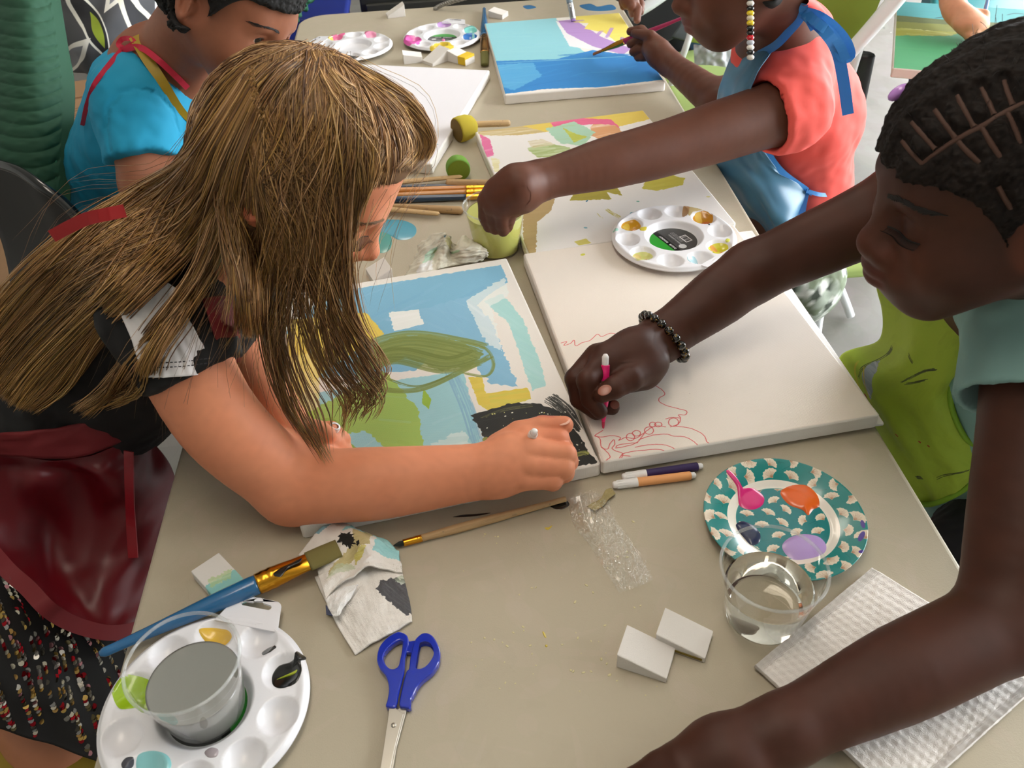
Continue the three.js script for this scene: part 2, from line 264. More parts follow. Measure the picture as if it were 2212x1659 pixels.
function canvasBoard(label, cx, cz, deg, lift, draw, sideColor = '#e9e4df', thick = 0.019, w = CW, l = CL) {
  const t = thing('artist_canvas', label, 'canvas', V(cx, TABLE + lift, cz), deg * Math.PI / 180), q = painter(cx, cz, deg, lift + thick, w, l);
  const map = draw && canvasTex(TXW, TXH, (c) => { c.fillStyle = '#e8e3dc'; c.fillRect(0, 0, TXW, TXH); draw(c, q); c.strokeStyle = '#e6e1da'; c.lineWidth = 9; c.strokeRect(0, 0, TXW, TXH); });
  const bump = weave.clone(); bump.needsUpdate = true;
  // one cloth surface: rounded box whose top face carries the painting
  const g = new RoundedBoxGeometry(w, thick, l, 3, Math.min(0.003, thick * 0.35)).translate(0, thick / 2, 0), p = g.attributes.position, uv = g.attributes.uv;
  for (let i = 0; i < p.count; i++) uv.setXY(i, p.getX(i) / w + 0.5, 0.5 - p.getZ(i) / l);
  const cloth = part('canvas_cloth', g, std(draw ? '#ffffff' : '#e9e6e4', 0.72, { map: map || null, bumpMap: bump, bumpScale: 0.00035 }), t);
  // folded corners of the cloth
  for (const [sx, sz] of [[-1, 1], [1, 1]]) part('folded_corner', box(0.002, thick * 0.86, 0.012, sx * (w / 2 - 0.0005), thick * 0.48, sz * (l / 2 - 0.008), 0.0008), std('#e6e1da', 0.8), t);
  return { t, q };
}
// girl's painting, front left
canvasBoard('abstract blue, yellow and green painting with a black corner, before the blond girl', -0.056, -0.779, 8.5, 0, (c, q) => {
  patch(c, q, [[760, 625], [1082, 572], [1098, 610], [1050, 640], [900, 800], [640, 820], [560, 770], [700, 640]], '#7fb6d3', { dir: -0.5, tones: ['#8cc4e0', '#6da9cf', '#a6d4e6'] });
  patch(c, q, [[830, 690], [1010, 640], [1060, 690], [1100, 790], [1120, 835], [1060, 830], [1010, 770], [930, 720]], '#86b9d6', { dir: 1.0, amp: 6, tones: ['#9cc8df', '#7aadd0', '#c5dfe8'] });
  patch(c, q, [[1045, 650], [1085, 635], [1130, 690], [1165, 780], [1180, 830], [1150, 845], [1100, 700]], '#a9d7d5', { dir: 1.05, amp: 4, tones: ['#bfe3df', '#99cfd2'] });
  patch(c, q, [[600, 860], [1000, 800], [1040, 960], [1030, 985], [640, 1070], [560, 980]], '#9fcfd6', { dir: -0.3, tones: ['#b8dde0', '#8cc3cf', '#d3e8e6'] });
  stroke(c, q, [[975, 800], [1010, 880], [1035, 960]], 40, '#86b4cf', { dry: 0.5 });
  patch(c, q, [[630, 690], [790, 675], [830, 720], [700, 800], [640, 870], [600, 800]], '#e3c95a', { dir: 0.6, tones: ['#ecd97f', '#d6b84a'] });
  patch(c, q, [[620, 770], [690, 760], [690, 900], [640, 940], [600, 900]], '#e4d27c', { dir: 1.3, alpha: 0.8 });
  patch(c, q, [[840, 675], [905, 668], [915, 700], [850, 715]], '#e9ece8', { amp: 4, marks: 6 });
  patch(c, q, [[1005, 650], [1090, 600], [1098, 640], [1060, 660], [1085, 760], [1050, 740]], '#e6ecea', { amp: 5, alpha: 0.75, marks: 8, dir: 1.0 });
  patch(c, q, [[640, 905], [830, 800], [900, 880], [920, 985], [860, 990], [790, 930], [700, 950]], '#a3bf4d', { amp: 6, dir: 0.5, alpha: 0.85, tones: ['#b4cd62', '#8fae3e', '#9fcfd6'] });
  patch(c, q, [[620, 920], [720, 900], [760, 960], [820, 990], [640, 1040], [590, 1000]], '#8fae45', { amp: 5, alpha: 0.9, tones: ['#a8c35c', '#7d9c3a'] });
  patch(c, q, [[915, 840], [932, 862], [926, 884], [912, 872]], '#9cc045', { amp: 2, marks: 0 });
  patch(c, q, [[785, 765], [850, 728], [930, 722], [1000, 742], [1045, 765], [1010, 792], [950, 800], [880, 772], [800, 800]], '#7f8c43', { amp: 6, alpha: 0.85, dir: 0.2, tones: ['#8f9b56', '#74823c', '#6c7a38'] });
  stroke(c, q, [[785, 765], [880, 740], [985, 755], [1035, 768]], 120, '#7f8c43', { dry: 0.12, n: 80, tones: ['#84914a', '#74823c', '#8f9b56'] });
  stroke(c, q, [[775, 790], [860, 768], [960, 788], [1030, 772]], 80, '#7c8940', { dry: 0.08, n: 60, tones: ['#84914a', '#74823c', '#6c7a38'] });
  stroke(c, q, [[770, 780], [800, 832], [900, 842], [1000, 800], [1062, 768]], 22, '#7a873e', { dry: 0.15, n: 20 });
  stroke(c, q, [[985, 735], [1045, 750], [1066, 785], [1050, 812], [1000, 805]], 10, '#7a873e', { dry: 0.25, n: 9 });
  stroke(c, q, [[830, 815], [900, 835], [980, 808]], 9, '#6f7c38', { dry: 0.3, n: 8 });
  patch(c, q, [[1012, 815], [1040, 815], [1048, 850], [1140, 838], [1148, 862], [1060, 888], [1035, 875]], '#dcc552', { amp: 3, dir: 0, tones: ['#e8d67a', '#d0b840', '#b9c860'] });
  patch(c, q, [[930, 960], [1000, 930], [1030, 985], [940, 1000]], '#dbe6e2', { amp: 8, alpha: 0.6, marks: 8 });
  patch(c, q, [[1016, 898], [1050, 887], [1100, 872], [1165, 872], [1215, 890], [1250, 940], [1290, 1000], [1200, 1014], [1045, 1010], [1030, 975], [1050, 950], [1032, 918]], '#262725', { amp: 4, dir: 0.2, tones: ['#3a3c3b', '#1c1d1c', '#4a4f4f'] });
  stroke(c, q, [[1185, 858], [1215, 880], [1255, 930]], 46, '#262725', { dry: 0.35, n: 30, alpha: 0.95 });
  stroke(c, q, [[1040, 905], [1090, 885], [1150, 876]], 12, '#8a8a50', { dry: 0.7, n: 10, alpha: 0.5 });
  for (let i = 0; i < 60; i++) spot(c, q, 1050 + rnd() * 210, 890 + rnd() * 110, 0.8 + rnd() * 2.6, rnd() < 0.5 ? '#d8d480' : '#e8e8d8');
  spot(c, q, 1048, 948, 9, '#8f9150'); spot(c, q, 1068, 945, 5, '#55583c'); stroke(c, q, [[1240, 984], [1262, 978], [1270, 982]], 15, '#a9ac58', { n: 14 });
});
canvasBoard('white canvas with a red line drawing, under the hand with the pink marker', 0.259, -0.816, 5.5, 0.0035, (c, q) => {
  c.fillStyle = '#eae0d5'; c.fillRect(0, 0, TXW, TXH);
  pen(c, q, [[1212, 741], [1224, 738], [1218, 746], [1232, 742], [1240, 735], [1244, 747], [1258, 740], [1275, 735], [1290, 722], [1300, 727], [1318, 720], [1340, 722], [1355, 716]]);
  pen(c, q, [[1408, 812], [1420, 822], [1416, 832], [1430, 842], [1436, 852], [1424, 860], [1425, 868], [1440, 876], [1462, 882], [1483, 888], [1480, 896], [1466, 896], [1470, 904], [1465, 916], [1448, 922]]);
  pen(c, q, [[1302, 930], [1285, 941], [1300, 944], [1322, 941], [1340, 945], [1337, 951], [1352, 945], [1372, 947], [1390, 936], [1405, 925], [1420, 920], [1438, 922]]);
  pen(c, q, [[1285, 941], [1296, 948], [1299, 965], [1312, 970], [1318, 958], [1326, 950], [1328, 960], [1322, 968], [1330, 974], [1345, 980], [1338, 994], [1320, 998], [1309, 995], [1318, 987], [1310, 975], [1299, 966]]);
  pen(c, q, [[1345, 980], [1332, 998], [1320, 1014]]);
  for (const [x, y, a, b] of [[1362, 944, 9, 8], [1375, 936, 9, 6], [1402, 930, 10, 8], [1410, 917, 7, 5], [1422, 917, 8, 5], [1455, 912, 11, 9]]) pen(c, q, Array.from({ length: 9 }, (_, i) => [x + Math.cos(i * 0.785) * a, y + Math.sin(i * 0.785) * b]));
  pen(c, q, [[1438, 905], [1450, 902], [1468, 903]]); pen(c, q, [[1455, 920], [1480, 923], [1500, 928], [1520, 940], [1528, 955], [1545, 962], [1553, 975]]);
  pen(c, q, [[1380, 950], [1410, 940], [1440, 938], [1455, 942], [1480, 944], [1500, 955], [1512, 968], [1518, 980]]);
  pen(c, q, [[1330, 968], [1372, 958], [1392, 936]]); pen(c, q, [[1372, 966], [1400, 961], [1435, 961], [1462, 972], [1480, 988]]);
  pen(c, q, [[1345, 980], [1375, 974], [1425, 971], [1448, 982], [1456, 990]]); pen(c, q, [[1345, 984], [1380, 988], [1420, 998]]); pen(c, q, [[1330, 966], [1340, 960], [1378, 956]]);
  spot(c, q, 1259, 550, 9, '#d4d24a'); spot(c, q, 1300, 780, 1.5, '#9a8f86'); spot(c, q, 1490, 850, 1, '#9a8f86');
});
{ const b = canvasBoard('thin white canvas board showing as a sliver under the drawn-on canvas', 0.274, -0.832, 2.5, 0, null, '#eee', 0.0034, 0.318, 0.41); b.t.name = numbered('canvas_board'); names.set('artist_canvas', 2); }
canvasBoard('canvas with loose yellow, tan and pink washes, beneath the arm of the girl in coral', 0.2225, -1.226, 6.8, 0, (c, q) => {
  c.fillStyle = '#e9e5e2'; c.fillRect(0, 0, TXW, TXH);
  patch(c, q, [[1100, 275], [1395, 233], [1402, 258], [1330, 275], [1290, 262], [1180, 285], [1120, 292]], '#e2c75c', { amp: 4, tones: ['#ecd87e', '#d8bc4c'] });
  patch(c, q, [[1030, 285], [1120, 270], [1180, 285], [1120, 292], [1040, 293]], '#c9b27c', { amp: 3 });
  patch(c, q, [[1036, 290], [1058, 300], [1068, 335], [1050, 340]], '#e0709f', { amp: 3, marks: 6 });
  patch(c, q, [[1188, 265], [1250, 255], [1320, 258], [1338, 275], [1320, 285], [1280, 268], [1200, 276]], '#e0648c', { amp: 3, tones: ['#ea86a0', '#d95684', '#e8a06c'] });
  patch(c, q, [[1280, 268], [1330, 270], [1345, 285], [1300, 305], [1270, 290]], '#dba070', { amp: 4 });
  patch(c, q, [[1178, 278], [1240, 262], [1285, 285], [1260, 315], [1210, 310]], '#a9cdb4', { amp: 5, tones: ['#b8d8b0', '#a7c46e', '#9fd0cc'] });
  patch(c, q, [[1215, 275], [1245, 290], [1270, 295], [1240, 308]], '#b9bf4c', { amp: 3, marks: 6 });
  patch(c, q, [[1138, 320], [1180, 308], [1230, 318], [1250, 340], [1160, 340]], '#a8b97a', { amp: 4 });
  patch(c, q, [[1140, 305], [1170, 300], [1200, 312], [1150, 320]], '#cdbf96', { amp: 4, alpha: 0.7 });
  patch(c, q, [[1060, 340], [1080, 345], [1078, 370], [1068, 372]], '#dcd292', { amp: 4, alpha: 0.7 });
  patch(c, q, [[1130, 430], [1160, 410], [1180, 425], [1198, 430], [1190, 455], [1160, 480], [1158, 545], [1130, 550]], '#b59a68', { amp: 3, tones: ['#c2a878', '#a88c58'] });
  patch(c, q, [[1210, 402], [1270, 395], [1330, 400], [1345, 423], [1310, 415], [1322, 430], [1230, 434], [1238, 420]], '#a79a35', { amp: 3, tones: ['#b7ab48', '#998c2c', '#8c8640'] });
  patch(c, q, [[1395, 385], [1440, 375], [1480, 385], [1475, 400], [1420, 412], [1388, 408]], '#c3b845', { amp: 4, tones: ['#cfc660', '#b4a838'] });
  stroke(c, q, [[1310, 452], [1325, 462], [1340, 470]], 16, '#b9a93e', { dry: 0.4, n: 12 }); stroke(c, q, [[1288, 458], [1300, 472]], 10, '#cfc06c', { dry: 0.5, n: 8 });
  spot(c, q, 1265, 492, 7, '#7fb2be'); patch(c, q, [[1240, 522], [1265, 515], [1278, 525], [1250, 530]], '#cfc566', { amp: 2, marks: 0 }); spot(c, q, 1378, 435, 6, '#74b09a'); spot(c, q, 1268, 434, 8, '#2f6f95', 0.4); spot(c, q, 1530, 425, 8, '#d6cf88');
  for (const x of [1160, 1172, 1195, 1205]) spot(c, q, x, 411 + (x - 1160) * 0.15, 4, '#6d9aa0', 0.4);
});
canvasBoard('seascape painting with blue water and a purple and yellow sun, at the far end', 0.26, -1.762, 1.3, 0, (c, q) => {
  patch(c, q, [[1047, 45], [1200, 38], [1230, 90], [1275, 120], [1200, 132], [1063, 140]], '#8fcbd6', { amp: 3, dir: 0.1, tones: ['#a3d6dc', '#7fbfd2'] });
  patch(c, q, [[1200, 45], [1250, 60], [1300, 95], [1300, 110], [1230, 100]], '#e8e6ea', { amp: 4, marks: 4 });
  patch(c, q, [[1205, 45], [1240, 42], [1300, 80], [1365, 105], [1345, 118], [1280, 100], [1225, 72]], '#b48fcb', { amp: 2, tones: ['#c3a2d6', '#a67fc0'] });
  patch(c, q, [[1238, 30], [1352, 22], [1372, 100], [1330, 90], [1305, 70], [1262, 62], [1272, 50], [1238, 48]], '#ecdb6a', { amp: 2, tones: ['#f2e58c', '#e4d058'] });
  for (const [a, b] of [[[1232, 46], [1262, 44]], [[1288, 78], [1300, 66]], [[1310, 82], [1322, 60]], [[1342, 92], [1345, 80]]]) stroke(c, q, [a, b], 20, '#b48fcb', { dry: 0.05, n: 16, alpha: 1 });
  patch(c, q, [[1062, 132], [1200, 128], [1280, 108], [1350, 118], [1412, 130], [1432, 172], [1300, 188], [1180, 192], [1075, 205], [1068, 170]], '#2b83c9', { amp: 3, dir: -0.25, marks: 60, tones: ['#3f9bd8', '#1f6fb8', '#62b4e0', '#2b83c9'] });
  patch(c, q, [[1075, 140], [1150, 135], [1170, 165], [1110, 195], [1080, 185]], '#64b3dc', { amp: 7, alpha: 0.7, tones: ['#8fd0e6', '#3f9bd8'] });
  stroke(c, q, [[1205, 120], [1280, 116], [1370, 118]], 20, '#2f7fc4', { dry: 0.3 }); stroke(c, q, [[1070, 137], [1200, 130], [1350, 122]], 10, '#9ed4e0', { dry: 0.4 });
  stroke(c, q, [[1075, 205], [1090, 215], [1105, 210], [1118, 206], [1122, 214]], 9, '#2b83c9', { dry: 0.1, n: 8 });
});
canvasBoard('blank white canvas lying askew behind the head of the blond girl', -0.114, -1.54, -18, 0, (c, q) => { c.fillStyle = '#e9e7ec'; c.fillRect(0, 0, TXW, TXH); spot(c, q, 748, 133, 12, '#e0c85a'); spot(c, q, 825, 173, 5, '#d4d2d8'); spot(c, q, 915, 345, 6, '#a7cfd2'); spot(c, q, 945, 312, 4, '#7fa9b4'); });
// ---------------------------------------------------------------- things on the table
function partW(name, geo, mat, parent, label) { parent.updateMatrixWorld(true); geo.applyMatrix4(parent.matrixWorld.clone().invert()); return part(name, geo, mat, parent, label); }
// a drop of paint with a measured outline (photograph positions at height h), rounded on top; ground(p) is what it lies on
function dabGeo(outline, h, H, ground) {
  const o = outline.map(([x, y]) => T(x, y, h)), c = V(); o.forEach((p) => c.add(p)); c.divideScalar(o.length);
  const cv = curve(o, true), n = 48, m = 8, P = [], I = [], UV = [];
  const g = ground ?? (() => TABLE + h);
  for (let i = 0; i <= m; i++) for (let j = 0; j < n; j++) { const r = i / m, q = cv.getPoint(j / n).sub(c).multiplyScalar(r).add(c); P.push(q.x, g(q) + H * (1 - Math.pow(r, 4)) + 0.00025 * (1 - r) + 0.0001, q.z); UV.push(r, j / n); }
  for (let i = 0; i < m; i++) for (let j = 0; j < n; j++) { const a = i * n + j, b = i * n + (j + 1) % n; I.push(a, b, a + n, b, b + n, a + n); }
  const e = P.length / 3; for (let j = 0; j < n; j++) { const q = cv.getPoint(j / n); P.push(q.x, g(q) - 0.0002, q.z); UV.push(1, 0); }
  for (let j = 0; j < n; j++) { const a = m * n + j, b = m * n + (j + 1) % n; I.push(a, b, e + j, b, e + (j + 1) % n, e + j); }
  return geo(P, I, UV);
}
const paint = (c, r = 0.22) => phys(c, r, { clearcoat: 0.5, clearcoatRoughness: 0.15 });
const blobPx = (x, y, a, b, wob = 0.12, n = 10) => Array.from({ length: n }, (_, i) => { const t = i / n * 6.283, k = 1 + gauss() * wob; return [x + Math.cos(t) * a * k, y + Math.sin(t) * b * k]; });

// round palettes
const plastic = phys('#e9e9ee', 0.28, { clearcoat: 0.3, clearcoatRoughness: 0.1 });
const labelTex = canvasTex(384, 384, (c, w) => {
  c.fillStyle = '#4b4b4b'; c.fillRect(0, 0, w, w); c.fillStyle = '#2f9a32'; c.fillRect(0, 0, w, 118); c.fillStyle = '#111'; c.fillRect(0, 112, w, 46);
  c.fillStyle = '#e8e8e8'; c.font = 'bold 27px sans-serif'; c.textAlign = 'center'; c.fillText('DALER \u2756 ROWNEY', w / 2, 145); c.font = 'bold 21px sans-serif'; c.fillStyle = '#22201f'; c.fillText('PLASTIC PALETTE', w / 2 + 6, 192);
  c.fillStyle = '#dcdcdc'; c.font = '20px sans-serif'; c.fillText('Palette en plastique', w / 2 + 6, 218); c.font = '9px sans-serif'; for (let i = 0; i < 3; i++) c.fillText('www.daler-rowney.com  Made in China', w / 2 + 30, 240 + i * 13);
  c.beginPath(); c.arc(84, 205, 32, 0, 7); c.fillStyle = '#c9c9c9'; c.fill(); c.strokeStyle = '#e8e8e8'; c.lineWidth = 8; c.strokeRect(120, 268, 92, 56); for (let i = 0; i < 18; i++) { c.fillStyle = rnd() < 0.5 ? '#222' : '#aaa'; c.fillRect(132 + i * 4, 276, 2 + rnd() * 2, 40); }
});
const PR = 0.085, WELL = 0.0645, RW = 0.0165, YT = 0.012;
const wellsAt = (a0) => Array.from({ length: 10 }, (_, i) => [Math.cos(a0 + i * 0.62832) * WELL, Math.sin(a0 + i * 0.62832) * WELL]);
function paletteHeight(wells) {
  return (x, z) => {
    const r = Math.hypot(x, z); let y = YT - smooth(PR - 0.005, PR, r) * 0.004 + smooth(PR - 0.012, PR - 0.006, r) * 0.0008;
    y -= (1 - smooth(0.0325, 0.0405, r)) * 0.0095;
    for (const [a, b] of wells) { const d = Math.hypot(x - a, z - b) / RW; if (d < 1) y -= 0.0088 * Math.pow(1 - d * d, 0.85); }
    return y;
  };
}
function palette(label, x, z, lift, wellDeg, tabDeg, labelDeg) {
  const t = thing('paint_palette', label, 'palette', V(x, TABLE + lift, z)), wells = wellsAt(wellDeg * Math.PI / 180), f = paletteHeight(wells), nr = 96, na = 200, P = [], I = [], UV = [];
  for (const th of [0, -0.0013]) for (let i = 0; i <= nr; i++) for (let j = 0; j < na; j++) { const r = PR * i / nr, a = j / na * 6.28319, px = r * Math.cos(a), pz = r * Math.sin(a); P.push(px, f(px, pz) + th, pz); UV.push(px, pz); }
  const S = (nr + 1) * na;
  for (let i = 0; i < nr; i++) for (let j = 0; j < na; j++) { const a = i * na + j, b = i * na + (j + 1) % na; I.push(a, b, a + na, b, b + na, a + na, a + S, a + na + S, b + S, b + S, a + na + S, b + na + S); }
  for (let j = 0; j < na; j++) { const a = nr * na + j, b = nr * na + (j + 1) % na; I.push(a, b, a + S, b, b + S, a + S); }
  part('tray', geo(P, I, UV), plastic, t);
  // hanging tab with its slot
  const s = new THREE.Shape(), q = new THREE.Path(); s.moveTo(-0.03, 0.074); s.lineTo(-0.022, 0.099); s.quadraticCurveTo(-0.02, 0.103, -0.015, 0.103); s.lineTo(0.015, 0.103); s.quadraticCurveTo(0.02, 0.103, 0.022, 0.099); s.lineTo(0.03, 0.074);
  q.moveTo(-0.013, 0.0935); q.absarc(-0.012, 0.0955, 0.0025, Math.PI * 1.5, Math.PI / 2, true); q.lineTo(-0.005, 0.098); q.absarc(0, 0.099, 0.0045, Math.PI, 0, true); q.lineTo(0.012, 0.098); q.absarc(0.012, 0.0955, 0.0025, Math.PI / 2, -Math.PI / 2, true); s.holes.push(q);
  const tg = new THREE.ExtrudeGeometry(s, { depth: 0.0013, bevelThickness: 0.0004, bevelSize: 0.0004, bevelSegments: 2, curveSegments: 10 }); tg.rotateX(-Math.PI / 2).rotateY(-Math.PI / 2 - tabDeg * Math.PI / 180).translate(0, YT - 0.0012, 0);
  part('hanging_tab', tg, plastic, t);
  const ld = new THREE.CylinderGeometry(0.0325, 0.0325, 0.0004, 48); ld.rotateY(labelDeg * Math.PI / 180).translate(0, 0.0029, 0);
  if (labelDeg !== null) part('paper_label', ld, std('#ffffff', 0.35, { map: labelTex }), t, 'round grey, black and green printed label');
  t.updateMatrixWorld(true);
  return { t, ground: (p) => TABLE + lift + f(p.x - x, p.z - z), h: lift + YT };
}
const angTo = (x, z, px, py, h) => { const p = T(px, py, h); return Math.atan2(p.z - z, p.x - x) * 180 / Math.PI; };
const dab = (pal, color, outline, H = 0.0012, name = 'paint_dab', r) => partW(name, dabGeo(outline, pal.h, H, pal.ground), paint(color, r), pal.t);
{ // near left, under the cup of grey water
  const x = -0.2405, z = -0.384, p = palette('white round palette under the cup of grey water, front left corner of the table', x, z, 0, angTo(x, z, 615, 1450, 0.01), angTo(x, z, 556, 1305, 0.012), 20);
  dab(p, '#9fc424', [[245, 1480], [262, 1462], [300, 1458], [332, 1475], [340, 1500], [330, 1530], [310, 1540], [290, 1528], [262, 1532], [245, 1510]], 0.0035);
  dab(p, '#e2b73c', [[430, 1360], [455, 1350], [490, 1355], [498, 1378], [470, 1392], [440, 1378]], 0.003);
  dab(p, '#161616', [[585, 1450], [600, 1430], [630, 1422], [640, 1416], [642, 1406], [655, 1412], [660, 1418], [650, 1428], [652, 1450], [640, 1475], [610, 1485], [588, 1475]], 0.003);
  dab(p, '#b8c93a', [[590, 1462], [604, 1454], [622, 1448], [648, 1443], [645, 1450], [615, 1456]], 0.0042);
  dab(p, '#191919', [[562, 1400], [575, 1391], [590, 1392], [597, 1398], [590, 1404], [580, 1410], [566, 1410]], 0.0012);
  dab(p, '#8fd0d4', [[290, 1650], [300, 1630], [330, 1622], [362, 1632], [370, 1655], [350, 1680], [305, 1680]], 0.003);
  dab(p, '#3a3a44', [[262, 1650], [272, 1637], [288, 1636], [284, 1652], [268, 1662]], 0.0006); dab(p, '#a79da2', [[442, 1625], [455, 1615], [472, 1620], [468, 1634], [450, 1636]], 0.0006);
}
{ // on the white canvas
  const x = 0.296, z = -0.999, lift = 0.0225, p = palette('white round palette with yellow and orange paint, lying across two canvases', x, z, lift, angTo(x, z, 1362, 485, 0.034), angTo(x, z, 1575, 570, 0.034), 0);
  p.t.children[2].geometry.rotateY((-angTo(x, z, 1490, 540, 0.03) - 90) * Math.PI / 180);
  for (const [cx, cy, a, b, cols] of [[1362, 485, 24, 15, ['#d9a32c', '#e2c04a', '#d87a54']], [1519, 468, 25, 15, ['#c58a2c', '#d7b04a', '#b96a40']], [1552, 533, 25, 16, ['#d6cf35', '#e0a24a', '#e07a68']], [1387, 549, 25, 15, ['#d9dc86', '#d9c37a', '#dd8a78']]]) {
    dab(p, cols[0], blobPx(cx + 1, cy + 1, a * 0.9, b * 0.86, 0.05), 0.0006); dab(p, cols[1], blobPx(cx - 8, cy - 1, a * 0.4, b * 0.55, 0.15), 0.001); dab(p, cols[2], blobPx(cx + 7, cy + 5, a * 0.42, b * 0.36, 0.15), 0.001);
  }
  dab(p, '#b9936a', [[1478, 445], [1490, 444], [1488, 458], [1480, 464], [1475, 458]], 0.0004); dab(p, '#cbb887', [[1490, 446], [1515, 448], [1520, 454], [1495, 458], [1490, 466], [1485, 460]], 0.0004);
  dab(p, '#d8c84a', [[1382, 492], [1396, 490], [1394, 498], [1384, 498]], 0.0004); dab(p, '#a8cdd8', blobPx(1497, 557, 12, 9), 0.0003); dab(p, '#69b0c2', blobPx(1365, 457, 4, 2.6), 0.0003); dab(p, '#1d2f45', blobPx(1374, 454, 1.8, 1.3), 0.0004); dab(p, '#1d2f45', blobPx(1532, 485, 2.2, 1.4), 0.0004); dab(p, '#9fcfc0', blobPx(1330, 497, 6, 4), 0.0003); dab(p, '#d6db62', blobPx(1572, 519, 5, 4), 0.0003);
}
{ // far right of the two
  const x = 0.007, z = -1.927, p = palette('white round palette with pink, yellow and blue paint, near the seascape painting', x, z, 0, angTo(x, z, 959, 51, 0.012), angTo(x, z, 985, 42, 0.012), 75);
  dab(p, '#e561b4', [[872, 82], [880, 76], [905, 80], [911, 87], [900, 94], [884, 96], [873, 90]], 0.0015); dab(p, '#e8cb3c', [[928, 104], [940, 94], [965, 90], [980, 98], [972, 110], [950, 113]], 0.002);
  dab(p, '#c39bd8', blobPx(959, 52, 15, 5, 0.05), 0.0015); dab(p, '#7fd2cc', blobPx(1017, 63, 14, 7), 0.0015); dab(p, '#2a72c0', blobPx(1015, 78, 15, 7), 0.0015); dab(p, '#9adbe0', blobPx(1022, 78, 4, 6), 0.002); dab(p, '#e87fb4', blobPx(957, 78, 4, 3), 0.0025);
}
{ // far left
  const x = -0.186, z = -1.905, p = palette('white round palette with black, pink and blue paint, at the far left of the table', x, z, 0, angTo(x, z, 760, 121, 0.012), -150, null);
  dab(p, '#1a1a1a', blobPx(759, 121, 17, 5.5, 0.03), 0.002); dab(p, '#e58bb0', blobPx(800, 72, 13, 5, 0.05), 0.002); dab(p, '#4a78bd', blobPx(692, 111, 13, 5, 0.1), 0.0012); dab(p, '#e46a9c', [[716, 72], [725, 78], [745, 72], [740, 78], [722, 82]], 0.0008); dab(p, '#e8c860', blobPx(714, 81, 6, 3), 0.0008);
}
// ---- cups
const clearCup = new THREE.MeshPhysicalMaterial({ color: '#ffffff', roughness: 0.03, transmission: 1, thickness: 0, ior: 1.5, specularIntensity: 1 });
function cup(label, x, z, lift, level, contents, name) {
  const t = thing('plastic_cup', label, 'cup', V(x, TABLE + lift, z)), L = (pts, seg = 72) => new THREE.LatheGeometry(pts.map(([a, b]) => new THREE.Vector2(a, b)), seg);
  const rAt = (y) => mix(0.0315, 0.0425, y / 0.072);
  part('wall', L([[0.0001, 0.0022], [0.026, 0.0022], [0.0285, 0.0004], [0.0305, 0.0004], [0.0318, 0.003], [rAt(0.055), 0.055], [rAt(0.055) + 0.0006, 0.0555], [rAt(0.0705), 0.0705]]), clearCup, t);
  const rim = new THREE.TorusGeometry(0.0435, 0.0014, 10, 96); rim.rotateX(Math.PI / 2).translate(0, 0.0715, 0);
  part('rim', rim, phys('#f4f6f6', 0.08, { transmission: 0.85, thickness: 0, ior: 1.45 }), t);
  if (contents) part(name, L([[0.0001, 0.003], [0.0265, 0.003], [rAt(0.004) - 0.0009, 0.0042], [rAt(level) - 0.0009, level], [rAt(level) - 0.0025, level - 0.0004], [0.0001, level - 0.0006]]), contents, t);
  return t;
}
cup('clear plastic cup of grey paint water standing on the front left palette', -0.2405, -0.384, 0.003, 0.041, phys('#85857f', 0.08, { clearcoat: 0.6 }), 'grey_water');
cup('clear plastic cup of clear water beside the patterned teal plate', 0.2365, -0.4165, 0, 0.044, new THREE.MeshPhysicalMaterial({ color: '#ffffff', roughness: 0.0, transmission: 1, thickness: 0.03, ior: 1.33, attenuationColor: new THREE.Color('#e9e3c8'), attenuationDistance: 0.25 }), 'water');
cup('clear plastic cup of cloudy yellow-green paint water with a hand in it', 0.055, -1.056, 0, 0.06, phys('#c9cc6e', 0.12, { clearcoat: 0.6 }), 'yellow_water');
